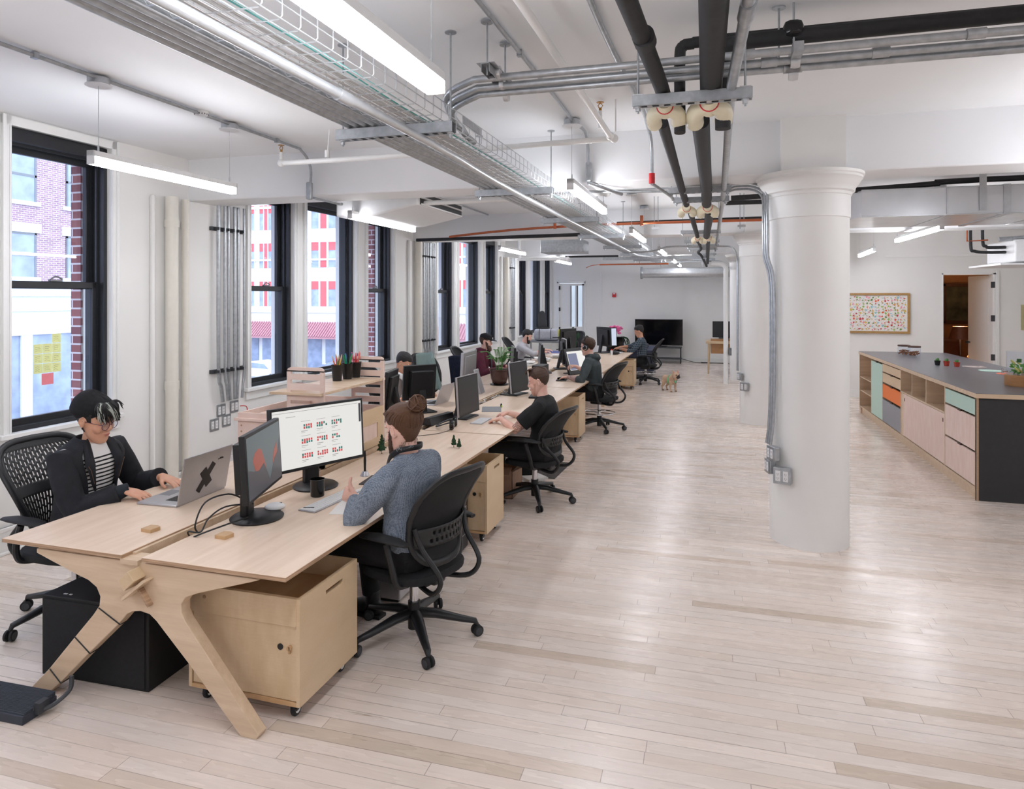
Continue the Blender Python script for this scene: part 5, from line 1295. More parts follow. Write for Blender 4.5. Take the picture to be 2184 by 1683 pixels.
# plant pot
root = thing('potted_palm', 'small palm in a brown glazed pot beside the all-in-one computer', 'potted plant', (-2.66, 8.72, DT))
M['glaze'] = simple('brown_glaze', (74, 50, 46), 0.18, var=0.15)
b = MB(); b.lathe([(0.0, 0.012), (0.075, 0.012), (0.095, 0.03), (0.115, 0.09), (0.122, 0.16), (0.128, 0.19), (0.136, 0.195), (0.136, 0.21), (0.118, 0.21), (0.115, 0.18), (0.0, 0.175)], n=36); b.build('pot', 'glaze', root)
b = MB(); b.lathe([(0.0, 0.0), (0.115, 0.0), (0.13, 0.014), (0.125, 0.016), (0.10, 0.008), (0.0, 0.008)], n=32); b.build('saucer', 'black', root)
b = MB(); b.lathe([(0.0, 0.188), (0.116, 0.182)], n=24); b.build('soil', 'soil', root)
rr = random.Random(5)
for k in range(13):
    a = rr.uniform(0, 2 * PI); L_ = rr.uniform(0.20, 0.38); d = Vector((math.cos(a), math.sin(a), 0)); r0 = rr.uniform(0.01, 0.05)
    out = rr.uniform(0.35, 0.8)
    pts = [d * r0 + Vector((0, 0, 0.18)), d * (r0 + L_ * 0.15 * out) + Vector((0, 0, 0.18 + L_ * 0.5)), d * (r0 + L_ * 0.5 * out) + Vector((0, 0, 0.18 + L_ * 0.80)), d * (r0 + L_ * 0.9 * out) + Vector((0, 0, 0.18 + L_ * 0.82))]
    cp = catmull(pts, 6); b = MB(); b.tube(cp, [0.004 - 0.003 * i / len(cp) for i in range(len(cp))], 6)
    side = Vector((-d.y, d.x, 0))
    for i in range(6, len(cp) - 1):
        for q in range(2):
            t = i + q * 0.5; p = cp[i].lerp(cp[i + 1], q * 0.5); ln = 0.075 * (1 - 0.5 * (i / len(cp)))
            tan = (cp[i + 1] - cp[i]).normalized()
            for s in (-1, 1):
                e = p + (side * s * 0.75 + tan * 0.65).normalized() * ln + Vector((0, 0, -0.012)); m_ = (p + e) / 2 + Vector((0, 0, 0.008)); n_ = tan * 0.005
                b.add([p, m_ + n_, e, m_ - n_], [(0, 1, 2, 3)])
    b.build('frond', 'green', root)
# subwoofer box, webcams, papers
root = thing('desktop_computer', 'small dark boxy computer standing on the desk beyond the tee man', 'computer', (-2.30, 9.05, DT))
b = MB(); b.bb(0, 0.17, 0, 0.30, 0.012, 0.235); b.build('case', 'darkgreen' if False else 'black', root, bevel=0.005)
b = MB(); b.bb(0.02, 0.15, 0.01, 0.03, 0, 0.012); b.bb(0.02, 0.15, 0.27, 0.29, 0, 0.012); b.build('foot', 'rubber', root)
root = thing('webcam', 'round black webcam on a little arm left of the pen display', 'webcam', (-2.22, 9.62, DT))
b = MB(); b.cyl((0, 0, 0), (0, 0, 0.02), 0.035); b.cyl((0, 0, 0.02), (0, 0, 0.10), 0.008); b.build('stand', 'black', root)
b = MB(); b.cyl((-0.02, 0, 0.13), (0.02, 0, 0.13), 0.034, n=24); b.build('body', 'black', root)
b = MB(); b.cyl((0.02, 0, 0.13), (0.023, 0, 0.13), 0.022, n=20); b.cyl((0.023, 0, 0.13), (0.024, 0, 0.13), 0.012, n=16); b.build('lens', 'greyplastic', root)
b = MB(); b.bb(-0.07, 0.07, -0.12, 0.12, 0, 0.014); tag(b.build('notebook', 'darkgrey', loc=(-1.96, 9.44, DT + 0.0005), rz=0.1, bevel=0.002), 'dark flat notebook or mouse mat under the tattooed hand', 'mouse mat')
b = MB(); b.bb(-0.10, 0.10, -0.16, 0.16, 0, 0.004); tag(b.build('paper_sheet', 'greyplastic', loc=(-2.16, 6.80, DT), rz=0.3), 'grey flat sheet beyond the silver-edged monitor', 'paper')
root = thing('toy_penguin', 'tiny black and green toy figure on the second desk', 'toy', (-2.1, 6.95, DT))
b = MB(); b.ell((0, 0, 0.022), (0.010, 0.012, 0.022)); b.build('body', 'black', root)
b = MB(); b.ell((0.004, -0.004, 0.014), (0.009, 0.010, 0.014)); b.build('belly', simple('lime', (170, 200, 80), 0.5), root)
root = thing('bottle', 'small bottle with a red cap before the man in the checked shirt', 'bottle', (-1.83, 13.7, DT)); b = MB(); b.cyl((0, 0, 0), (0, 0, 0.10), 0.022); b.build('body', 'whiteplastic', root); b = MB(); b.cyl((0, 0, 0.10), (0, 0, 0.125), 0.016); b.build('cap', 'red', root)
b = MB(); b.ell((0, 0, 0.03), (0.10, 0.16, 0.045)); tag(b.build('helmet_bag', 'black', loc=(-1.80, 13.95, DT)), 'black rounded pouch on the far desk edge', 'pouch')
# cables at the gap
rr = random.Random(9)
for i, (pts, lb) in enumerate((([(-2.36, 3.10, DT + 0.10), (-2.40, 3.02, DT + 0.15), (-2.46, 2.92, DT + 0.13), (-2.47, 2.86, DT + 0.03), (-2.47, 2.90, DT - 0.03)], 'upper black cable looping from the nearest monitor into the gap'),
        ([(-2.34, 3.14, DT + 0.07), (-2.40, 3.0, DT + 0.09), (-2.44, 2.92, DT + 0.05), (-2.42, 2.84, DT + 0.01), (-2.46, 2.80, DT + 0.02), (-2.48, 2.86, DT - 0.05)], 'middle black cable looping into the gap'),
        ([(-2.28, 3.02, DT + 0.04), (-2.33, 2.92, DT + 0.03), (-2.40, 2.80, DT + 0.01), (-2.47, 2.82, DT - 0.03)], 'lower black cable running along the desk into the gap'))):
    b = MB(); b.curve(pts, 0.0042, 7); tag(b.build('cable', 'black'), lb, 'cable', 'black cables at the desk gap')
b = MB(); b.bb(-0.022, 0.022, 0, 0.32, 0, 0.035); tag(b.build('power_strip', 'whiteplastic', loc=RW(-2.513, 3.0, 0.62), rz=RZ, bevel=0.005), 'white power strip lying in the gap between the desktops', 'power strip')
b = MB()
for k in range(26):
    y = 5.2 + k * 0.16
    p = [RW(-2.52 + rr.uniform(-0.035, 0.035), y + rr.uniform(-0.1, 0.1) + 0.12 * j, DT - 0.02 + rr.uniform(-0.04, 0.025)) for j in range(4)]
    b.curve(p, 0.004, 5, 4)
tag(b.build('cable_tangle', 'black'), 'tangle of black cables lying in the gap of the second and third desks', 'cables', kind='stuff')
b = MB()
for k in range(9):
    y = 6.9 + k * 0.3
    b.curve([RW(-2.50 + rr.uniform(-0.03, 0.03), y + 0.1 * j, DT - 0.01 + rr.uniform(-0.02, 0.03)) for j in range(4)], 0.005, 5, 4)
tag(b.build('cable_tangle', 'whiteplastic'), 'white cables lying in the desk gap beside the pot', 'cables', kind='stuff')
# underdesk towers
root = thing('computer_tower', 'black computer tower on the floor before the castor box behind the chair', 'computer', (-1.93, 4.42, 0.0), 0.02)
b = MB(); b.bb(0, 0.20, 0, 0.46, 0.015, 0.45); b.build('case', 'black', root, bevel=0.006)
b = MB(); b.bb(0.199, 0.202, 0.30, 0.43, 0.12, 0.125); b.bb(0.199, 0.202, 0.38, 0.42, 0.30, 0.33); b.build('badge', 'alu', root)
b = MB(); b.bb(0.02, 0.18, 0.01, 0.03, 0, 0.015); b.bb(0.02, 0.18, 0.43, 0.45, 0, 0.015); b.build('foot', 'rubber', root)
root = thing('computer_tower', 'silver grey computer tower under the desk behind the bun man\'s legs', 'computer', (-2.02, 3.86, 0.0))
b = MB(); b.bb(0, 0.20, 0, 0.45, 0.02, 0.44); b.build('case', 'alu', root, bevel=0.008); b = MB(); b.bb(0.02, 0.18, 0.02, 0.04, 0, 0.02); b.bb(0.02, 0.18, 0.41, 0.43, 0, 0.02); b.build('foot', 'rubber', root)
# cardboard box and paper pile under the second desk
root = thing('cardboard_box', 'open brown cardboard box on the floor under the second desk', 'box', (-2.05, 6.15, 0))
b = MB(); b.bb(0, 0.30, 0, 0.35, 0.0, 0.005)
for (x0, x1, y0, y1) in ((0, 0.005, 0, 0.35), (0.295, 0.30, 0, 0.35), (0, 0.3, 0, 0.005), (0, 0.3, 0.345, 0.35)): b.bb(x0, x1, y0, y1, 0, 0.26)
b.build('carton', 'cardboard', root)
b = MB(); b.box((0.30 + 0.05, 0.17, 0.28), (0.13, 0.34, 0.005), rotm(0, -0.5, 0)); b.box((0.15, -0.05, 0.27), (0.29, 0.12, 0.005), rotm(0.4, 0, 0)); b.build('flap', 'cardboard', root)
b = MB()
for k in range(5): b.box((0.02 * k, 0.01 * k, 0.01 + 0.02 * k), (0.22, 0.30, 0.018), rotm(0, 0, 0.2 * k))
tag(b.build('magazine_pile', 'paper', loc=(-1.78, 6.62, 0)), 'pile of pale magazines on the floor behind the black tee chair', 'magazines')
root = thing('bag', 'black bag hanging under the black tee man\'s chair side', 'bag', (-1.80, 6.75, 0.0)); b = MB(); b.ell((0, 0, 0.16), (0.16, 0.13, 0.17)); b.build('body', 'seatfabric', root); b = MB(); b.curve([(-0.1, 0, 0.28), (0, 0, 0.36), (0.1, 0, 0.28)], 0.01); b.build('strap', 'black', root)
b = MB(); b.bb(-0.18, 0.12, -0.35, 0.35, 0, 0.008); tag(b.build('floor_mat', 'darkgrey', loc=(-1.62, 7.3, 0.001), rz=-0.05), 'dark flat floor mat beyond the black tee man\'s chair', 'mat')

# ============================================================ slotted plywood shelf on the left desk
root = thing('desktop_shelf', 'pinkish plywood desktop shelf with slotted ends on the left desk', 'shelf', (-3.21, 4.14, DT), 0)
def slotted(y, pts, slots, nm):
    """end panel in the XZ plane with slots cut as real gaps"""
    b = MB()
    (xa, xb, z1, xc, z2) = pts     # low part xa..xc up to z1, tall part xc..xb up to z2
    t = 0.018
    zs = sorted(slots)
    r = 0.012
    def panel(x0, x1, z0, ztop, sl):
        cur = z0
        for s in sl:
            b.bb(x0, x1, y, y + t, cur, s - r); b.bb(x0, x0 + 0.03, y, y + t, s - r, s + r); b.bb(x1 - 0.03, x1, y, y + t, s - r, s + r); cur = s + r
        b.prism([(x0, cur), (x1, cur), (x1, ztop - 0.03), (x1 - 0.008, ztop - 0.010), (x1 - 0.03, ztop), (x0 + 0.03, ztop), (x0 + 0.008, ztop - 0.010), (x0, ztop - 0.03)], 'Y', y, y + t)
    panel(xc, xb, 0.0, z2, [s for s in zs if s < z2 - 0.03])
    if xc - xa > 0.05:
        b.bb(xa, xc, y, y + t, 0.03, z1)
    b.bb(xa, xb, y, y + t, 0.0, 0.03)
    return b.build(nm, 'plypink', root)
sl = [0.10, 0.17, 0.24, 0.31, 0.38, 0.45, 0.52, 0.59, 0.655]
slotted(0.0, (0.0, 0.69, 0.355, 0.40, 0.69), [s for s in sl if s > 0.38], 'end_panel')
slotted(0.90, (0.0, 0.69, 0.355, 0.40, 0.69), sl[3:], 'end_panel')
b = MB(); b.bb(0.28, 0.685, -0.03, 0.94, 0.50, 0.518); b.build('shelf_board', 'ply', root, bevel=0.001)
b = MB(); b.bb(-0.02, 0.42, -0.02, 0.30, 0.30, 0.318); b.build('shelf_board', 'plypink', root, bevel=0.001)
b = MB()
for i in range(7): b.cyl((0.03, -0.001, 0.05 + i * 0.043), (0.03, 0.0, 0.05 + i * 0.043), 0.007, n=12)
b.build('peg_hole', 'plyedge', root)
b = MB(); b.bb(0.672, 0.69, 0.018, 0.90, 0.0, 0.06); b.bb(0.672, 0.69, 0.018, 0.25, 0.06, 0.30); b.bb(0.672, 0.69, 0.80, 0.90, 0.06, 0.18); b.bb(0.672, 0.69, 0.25, 0.90, 0.18, 0.30); b.bb(0.672, 0.69, 0.25, 0.45, 0.06, 0.18)
b.build('front_panel', 'plyped', root)
b = MB(); b.bb(0.01, 0.67, 0.018, 0.90, 0.04, 0.055); b.bb(0.0, 0.018, 0.018, 0.90, 0.0, 0.355); b.build('inner_board', 'plypink', root)
b = MB(); b.bb(0.674, 0.682, 0.45, 0.80, 0.06, 0.18); b.build('recess_panel', 'plypink', root)
# cups of pens
def cup(loc, cols, label, seed):
    root = thing('pen_cup', label + ' full of pens on the shelf board', 'cup', loc, 0, 'black paper cups of pens')
    b = MB(); b.lathe([(0.0, 0), (0.034, 0.0), (0.046, 0.125), (0.048, 0.127), (0.044, 0.125), (0.033, 0.012), (0.0, 0.01)], n=28); b.build('cup', 'black', root)
    rr = random.Random(seed)
    for k, c in enumerate(cols):
        a = rr.uniform(0, 2 * PI); t = rr.uniform(0.2, 1.0); d = Vector((math.cos(a), math.sin(a), 0)); L_ = rr.uniform(0.185, 0.215)
        p0 = d * 0.02 * -t * 0.6 + Vector((0, 0, 0.014)); p1 = d * 0.044 * t + Vector((0, 0, L_)); dr = (p1 - p0).normalized()
        root2 = thing('pen' if seed > 1 else 'pencil', ('%s %s standing in the %s' % (c, 'marker pen' if seed > 1 else 'pencil', label)), 'pen', loc, 0, 'pens in the ' + ('left cup', 'middle cup', 'right cup')[seed - 1])
        rad = 0.0056 if seed > 1 else 0.0044
        b = MB(); b.tube([p0, p1 - dr * 0.03], rad, 8); b.build('barrel', MC[c], root2)
        b = MB(); b.tube([p1 - dr * 0.03, p1 - dr * 0.008, p1], [rad, rad * 0.7, rad * (0.5 if seed > 1 else 0.15)], 8); b.build('tip', MC[c] if seed > 1 else M['plyped'], root2)
MC = {}
for c, v in dict(yellow=(232, 178, 40), black=(30, 30, 32), orange=(236, 120, 50), pink=(236, 96, 130), green=(40, 150, 70), blue=(40, 90, 180), teal=(30, 140, 130), red=(214, 50, 60), purple=(150, 50, 120), brown=(120, 80, 50), coral=(240, 130, 120), magenta=(200, 40, 120), lime=(120, 190, 90)).items():
    MC[c] = simple(c + '_pen', v, 0.4, var=0.04)
cz = DT + 0.518
cup((-2.79, 4.78, cz), ['yellow', 'black', 'orange', 'yellow', 'black', 'pink', 'lime', 'orange', 'yellow', 'blue', 'brown'], 'left black paper cup', 1)
cup((-2.775, 4.91, cz), ['green', 'blue', 'teal', 'green', 'blue', 'green', 'teal'], 'middle black paper cup', 2)
cup((-2.765, 5.03, cz), ['purple', 'pink', 'coral', 'magenta', 'red', 'coral', 'pink', 'coral'], 'right black paper cup', 3)
M['maroon_pouch'] = simple('dark_red_cloth', (110, 36, 44), 0.8)
b = MB(); b.ell((0, 0, 0.022), (0.07, 0.045, 0.024)); tag(b.build('sunglasses_case', 'maroon_pouch', loc=(-2.80, 4.28, cz)), 'dark red pouch lying on the shelf board behind the slotted end', 'pouch')
for k, (x, y, r_) in enumerate(((-2.98, 4.45, 0.2), (-2.75, 4.5, -0.1))):
    b = MB(); b.bb(-0.11, 0.11, -0.15, 0.15, 0, 0.006); tag(b.build('paper_sheet', 'paper', loc=(x, y, DT + 0.060 + 0.02 * k), rz=r_), ('lower', 'upper')[k] + ' white papers inside the slotted shelf', 'paper')
# outlets and conduits on the window wall
def wallT(s, x=0.0): 
    a = math.atan(0.0245); return (-4.97 + x * math.cos(a) + s * math.sin(a), 3.85 + s * math.cos(a) - x * math.sin(a))
for g, (s0, n, zt) in enumerate(((2.12, 6, 2.84), (7.18, 7, 2.84), (12.3, 4, 2.84))):
    for k in range(n):
        s = s0 + k * 0.075 + (0.02 if k % 2 else 0)
        x, y = wallT(s, 0.055)
        b = MB(); x2, y2 = wallT(s + (0.02 if k > n - 3 else 0) * -1, 0.055)
        b.curve([(x, y, zt), (x, y, zt - 0.15), (x, y, 1.2), (wallT(s - 0.01 * (k - n / 2), 0.06)[0], wallT(s - 0.012 * (k - n / 2), 0.06)[1], 0.95), (wallT(s - 0.02 * (k - n / 2), 0.06)[0], wallT(s - 0.02 * (k - n / 2), 0.06)[1], 0.80)], 0.014 if k % 3 else 0.018, 10, 5)
        tag(b.build('conduit', 'galv'), '%s vertical conduit of the bundle %s' % (('first', 'second', 'third', 'fourth', 'fifth', 'sixth', 'seventh')[k], ('between the first two window groups', 'behind the person with white collar', 'behind the man in the pale shirt')[g]), 'conduit', 'vertical conduits on the window wall, bundle %s' % ('nearest', 'middle', 'farthest')[g])
    for z in (1.12, 2.60):
        b = MB(); b.bb(0.0, 0.03, -0.02, n * 0.075 + 0.05, -0.02, 0.02)
        for k in range(n): b.bb(0.03, 0.085, k * 0.075 - 0.004 + 0.03, k * 0.075 + 0.004 + 0.03, -0.015, 0.015)
        p = wallT(s0 - 0.05); tag(b.build('conduit_rack', 'darkgrey', loc=(p[0], p[1], z), rz=WRZ), '%s dark clamp strip holding the %s conduit bundle' % ('upper' if z > 2 else 'lower', ('nearest', 'middle', 'farthest')[g]), 'bracket')
for (s, z, x, lb) in ((2.22, 0.70, 0.0, 'upper left outlet box below the nearest conduit bundle'), (2.42, 0.71, 0.0, 'upper right open outlet box with red wires below the nearest conduit bundle'), (2.12, 0.565, 0.0, 'lower left outlet box with a black plug below the nearest conduit bundle'), (2.30, 0.58, 0.0, 'lower right outlet box below the nearest conduit bundle')):
    p = wallT(s, 0.065); outlet(p[0] - 0.06, p[1], z, PI / 2 + WRZ, lb, 'outlet boxes on the window wall', s=1.2)
for (s, z, lb) in ((7.3, 0.78, 'upper outlet box behind the white-collared person'), (7.5, 0.79, 'upper outlet box, right one, behind the white-collared person'), (7.4, 0.64, 'lower outlet box behind the white-collared person')):
    p = wallT(s, 0.005); outlet(p[0], p[1], z, PI / 2 + WRZ, lb, 'outlet boxes on the window wall', s=1.2)
b = MB()
p = wallT(2.42, 0.08); b.curve([(p[0], p[1], 0.72), (p[0] + 0.02, p[1] + 0.08, 0.70), (p[0] + 0.02, p[1] + 0.1, 0.60), (p[0] + 0.02, p[1] + 0.12, 0.56)], 0.005, 6)
tag(b.build('wire', 'red'), 'orange-red wire hanging from the open outlet box', 'wire')
# sticky notes on the first window's lower pane
M['note'] = simple('yellow_green_sticky_note', (236, 242, 170), 0.8, var=0.04)
M['notepink'] = simple('pink_sticky_note', (240, 140, 150), 0.8, var=0.04)
rr = random.Random(4)
th = math.atan(0.0245)
k = 0
for r in range(4):
    for c in range(3):
        if r == 3 and c < 2: continue
        s = 0.262 + c * 0.078; z = 1.29 + r * 0.078
        x, y = wallT(s, -0.108)
        b = MB(); b.bb(0, 0.0008, 0, 0.075, 0, 0.075)
        o = b.build('sticky_note', 'note', loc=(x, y, z), rz=WRZ)
        tag(o, 'yellow-green sticky note on the first window, %s' % (('bottom row left', 'bottom row middle', 'bottom row right'), ('second row left', 'second row middle', 'second row right'), ('third row left', 'third row middle', 'third row right'), ('', '', 'alone on top'))[r][c], 'sticky note', 'sticky notes on the nearest window')
        b = MB()
        for q in range(3):
            zz = 0.02 + q * 0.015; b.tube([(0.0012, 0.015, zz), (0.0012, 0.03, zz + 0.004), (0.0012, 0.045 + rr.uniform(0, 0.015), zz + rr.uniform(-0.004, 0.006))], 0.0008, 4)
        b.build('handwriting', 'black', o)
x, y = wallT(0.33, -0.108); b = MB(); b.bb(0, 0.0008, 0, 0.10, 0, 0.09); tag(b.build('sticky_note', 'notepink', loc=(x, y, 1.195), rz=WRZ), 'pink note stuck below the yellow-green ones on the window', 'sticky note')

# jacket-draped chair
b = MB()
rr = random.Random(8)
NA, NZ = 26, 18; vs = []; fs = []
for j in range(NZ + 1):
    v = j / NZ
    for i in range(NA + 1):
        u = i / NA * 2 - 1
        w_ = 0.22 + 0.14 * v; x = -0.10 * (1 - u * u) - 0.10 * v + 0.025 * math.sin(u * 9 + v * 2) * v; z = 0.42 - 0.05 * u * u - v * 0.52 + 0.01 * math.sin(u * 5)
        vs.append((x, u * w_, z))
for j in range(NZ):
    for i in range(NA): fs.append((j * (NA + 1) + i, j * (NA + 1) + i + 1, (j + 1) * (NA + 1) + i + 1, (j + 1) * (NA + 1) + i))
b.add(vs, fs, True)
M['navy'] = simple('navy_jacket_cloth', (26, 32, 52), 0.9, var=0.3, scale=30, bump=0.3)
o = b.build('draped_jacket', 'navy', loc=(RW(-3.42, 8.75)[0], 8.75, 0.68), rz=-2.4); o.modifiers.new('s', 'SOLIDIFY').thickness = 0.02
tag(o, 'dark navy jacket draped over a chair back left of the all-in-one computer', 'jacket')
o = dup(o, (RW(-3.8, 8.6)[0], 8.6, 0.72), -2.2, 'pale green coat draped over a chair by the wall outlets')
o.name = 'draped_coat'; o.data = o.data.copy(); o.data.materials.clear(); o.data.materials.append(simple('sage_green_cloth', (136, 156, 148), 0.9, var=0.06)); o['category'] = 'coat'
# ============================================================ kitchen island (front face looks to -x)
root = thing('kitchen_island', 'long plywood kitchen island with grey top and mint, orange and grey fronts', 'kitchen island', (2.41, 7.285, 0))
IL = 5.03; ID = 1.25; IH = 1.0
M['isltop'] = simple('dark_grey_laminate_top', (104, 104, 110), 0.30, var=0.06, scale=8)
M['islend'] = simple('charcoal_end_panel', (44, 45, 46), 0.6, var=0.08)
M['mint'] = simple('mint_front', (184, 212, 198), 0.5, var=0.01)
M['orange'] = simple('orange_front', (236, 120, 40), 0.5, var=0.01)
M['greyfront'] = simple('mid_grey_front', (142, 144, 150), 0.5, var=0.01)
b = MB(); b.bb(-0.01, ID, -0.02, IL + 0.02, IH - 0.045, IH - 0.004); b.build('worktop_core', 'ply', root, bevel=0.001)
b = MB(); b.bb(-0.008, ID - 0.002, -0.018, IL + 0.018, IH - 0.004, IH); b.build('worktop', 'isltop', root)
b = MB(); b.bb(0.0, ID - 0.01, 0.0, 0.02, 0.0, IH - 0.045); b.build('end_panel', 'islend', root)
b = MB(); b.bb(0.0, 0.02, -0.002, 0.022, 0, IH - 0.045); b.build('edge_strip', 'plyedge', root)
# carcass: vertical dividers at these distances from the near end
div = [0.02, 1.07, 2.40, 3.28, 4.35 - 0.3, 4.42, IL]
ys = [0.02, 0.87, 2.57, 3.52, 4.21, IL]        # near -> far bays
b = MB()
for y in ys: b.bb(0.0, 0.5, y - 0.009, y + 0.009, 0.11, IH - 0.045)
b.bb(0.0, 0.5, 0.02, IL, 0.10, 0.118); b.bb(0.02, 0.04, 0.02, IL, 0.0, 0.11)
b.bb(0.0, 0.06, IL - 0.10, IL, 0, 0.11); b.build('carcass', 'ply', root)
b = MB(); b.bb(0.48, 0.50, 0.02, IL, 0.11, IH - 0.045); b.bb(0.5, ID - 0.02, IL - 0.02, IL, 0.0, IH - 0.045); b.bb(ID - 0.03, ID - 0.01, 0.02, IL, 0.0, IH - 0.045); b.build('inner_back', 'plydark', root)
def front(nm, y0, y1, z0, z1, m, notch=None):
    b = MB(); b.bb(0.0, 0.018, y0 + 0.014, y1 - 0.014, z0, z1); o = b.build(nm, m, root, bevel=0.0012)
    if notch:
        b = MB(); yc = (y0 + y1) / 2 if notch in ('top', 'bot') else (y0 + 0.06 if notch == 'near' else y1 - 0.06)
        if notch == 'top': b.bb(-0.002, 0.012, yc - 0.045, yc + 0.045, z1 - 0.004, z1 + 0.016)
        elif notch == 'bot': b.bb(-0.002, 0.012, yc - 0.045, yc + 0.045, z0 - 0.016, z0 + 0.004)
        else: b.bb(-0.002, 0.004, yc - 0.012, yc + 0.012, z1 - 0.09, z1 - 0.05)
        b.build('handle_cutout', 'darkwood', o)
    return o
front('drawer', ys[0], ys[1], 0.79, 0.935, 'mint'); front('drawer', ys[0], ys[1], 0.455, 0.77, 'plypink', 'top'); front('drawer', ys[0], ys[1], 0.13, 0.435, 'plypink', 'top')
# sliding doors and open cubbies
front('sliding_door', ys[1], 1.74, 0.13, 0.66, 'plypink', 'near'); front('sliding_door', 1.71, ys[2] - 0.12, 0.13, 0.66, 'plypink', 'far')
b = MB(); b.bb(0.0, 0.5, ys[1], ys[2], 0.665, 0.683); b.bb(0.0, 0.48, 1.50, 1.518, 0.683, 0.955); b.bb(0.0, 0.48, 2.06, 2.078, 0.683, 0.955); b.bb(0.005, 0.02, ys[2] - 0.12, ys[2], 0.12, 0.66); b.build('cubby_divider', 'ply', root)
front('drawer', ys[2], ys[3], 0.835, 0.94, 'plyped'); front('drawer', ys[2], ys[3], 0.685, 0.815, 'plyped', 'top'); front('drawer', ys[2], ys[3], 0.47, 0.655, 'orange', 'top'); front('drawer', ys[2], ys[3], 0.13, 0.44, 'greyfront', 'top')
front('door', ys[3], ys[4], 0.13, 0.925, 'mint', 'top')
b = MB(); b.bb(0.01, 0.48, ys[4], ys[5], 0.36, 0.375); b.bb(0.01, 0.48, ys[4], ys[5], 0.58, 0.595); b.build('shelf', 'ply', root)
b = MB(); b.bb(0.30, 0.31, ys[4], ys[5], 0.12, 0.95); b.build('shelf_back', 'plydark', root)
# things on it
def zt(): return IH
for k, (x, y, lb) in enumerate(((2.92, 11.75, 'left glass jar of mixed nuts on the island'), (3.00, 11.52, 'right glass jar of mixed nuts on the island'))):
    root = thing('glass_jar', lb, 'jar', (x, y, IH + 0.001), 0, 'glass snack jars')
    q = MB(); q.lathe([(0.0, 0.0), (0.075, 0.0), (0.088, 0.02), (0.085, 0.11), (0.08, 0.13)], n=28, cap=False); q.build('glass', 'glass', root)
    q = MB(); rr = random.Random(k)
    for i in range(60):
        a = rr.uniform(0, 2 * PI); r_ = 0.07 * math.sqrt(rr.random()); q.ell((r_ * math.cos(a), r_ * math.sin(a), 0.012 + rr.random() * 0.06), (0.013, 0.01, 0.009), n=6, m=4)
    q.build('nuts', simple('mixed_nuts', (160, 104, 72), 0.6, var=0.5, scale=60), root)
    q = MB(); q.lathe([(0, 0.13), (0.086, 0.13), (0.088, 0.135), (0.088, 0.148), (0.084, 0.152), (0, 0.152)], n=28); q.build('lid', 'darkwood', root)
M['terra'] = simple('red_pot', (190, 66, 48), 0.6, var=0.05)
for k, (x, y, m, lb) in enumerate(((2.90, 10.1, 'black', 'tiny black pot with a cactus, leftmost of three'), (2.99, 10.05, 'terra', 'tiny red pot with a cactus, middle of three'), (3.07, 9.93, 'terra', 'tiny red pot with a cactus, rightmost of three'))):
    root = thing('cactus_pot', lb, 'potted plant', (x, y, IH + 0.001), 0, 'tiny cactus pots on the island')
    q = MB(); q.lathe([(0, 0), (0.027, 0), (0.036, 0.055), (0.038, 0.06), (0.033, 0.06), (0, 0.052)], n=20); q.build('pot', m, root)
    q = MB(); q.ell((0, 0, 0.065), (0.024, 0.024, 0.022))
    for i in range(14): a = i * 2.4; q.ell((0.017 * math.cos(a), 0.017 * math.sin(a), 0.068 + 0.008 * (i % 3)), (0.005, 0.005, 0.009), n=5, m=4)
    q.build('cactus', 'green', root)
for k, (x, y, c, lb) in enumerate(((3.28, 9.98, (170, 156, 150), 'taupe round coaster on the island'), (3.30, 9.50, (184, 212, 198), 'mint round coaster on the island'), (3.37, 9.16, (226, 120, 92), 'orange round coaster on the island'))):
    q = MB(); q.cyl((0, 0, 0), (0, 0, 0.004), 0.13, n=36); tag(q.build('coaster', simple('coaster_%d' % k, c, 0.6), loc=(x, y, IH)), lb, 'coaster', 'round coasters')
root = thing('drink_dispenser', 'glass drinks dispenser with mint and lemon on a round wood stand', 'dispenser', (3.06, 8.02, IH))
q = MB(); q.lathe([(0, 0), (0.15, 0), (0.155, 0.01), (0.155, 0.105), (0.15, 0.11), (0, 0.11)], n=36); q.build('wood_stand', 'plydark', root)
q = MB(); q.lathe([(0.0, 0.112), (0.13, 0.112), (0.135, 0.13), (0.135, 0.34), (0.13, 0.345)], n=36, cap=False); q.build('glass_tank', 'glass', root)
q = MB(); rr = random.Random(1)
for i in range(70):
    a = rr.uniform(0, 2 * PI); r_ = 0.11 * math.sqrt(rr.random()); z = 0.125 + rr.random() * 0.09
    q.ell((r_ * math.cos(a), r_ * math.sin(a), z), (0.022, 0.012, 0.003), rotm(rr.uniform(-1, 1), rr.uniform(-1, 1), a), n=6, m=4)
q.build('mint_leaves', simple('mint_leaf', (92, 158, 66), 0.5, var=0.2), root)
q = MB(); 
for i in range(10): q.cyl((0.08 * math.cos(i), 0.08 * math.sin(i * 1.7), 0.13 + i * 0.011), (0.08 * math.cos(i) + 0.006, 0.08 * math.sin(i * 1.7), 0.135 + i * 0.011), 0.03, n=16)
q.build('lemon_slices', simple('lemon', (228, 220, 120), 0.5), root)
q = MB(); q.cyl((-0.13, 0, 0.145), (-0.18, 0, 0.145), 0.010); q.cyl((-0.175, 0, 0.165), (-0.175, 0, 0.12), 0.008); q.box((-0.17, 0, 0.17), (0.012, 0.05, 0.008)); q.build('tap', 'chrome', root)
q = MB(); q.cyl((-0.06, -0.08, 0.24), (-0.06, -0.08, 0.275), 0.02, n=14); q.build('green_cap', 'midgreen', root)
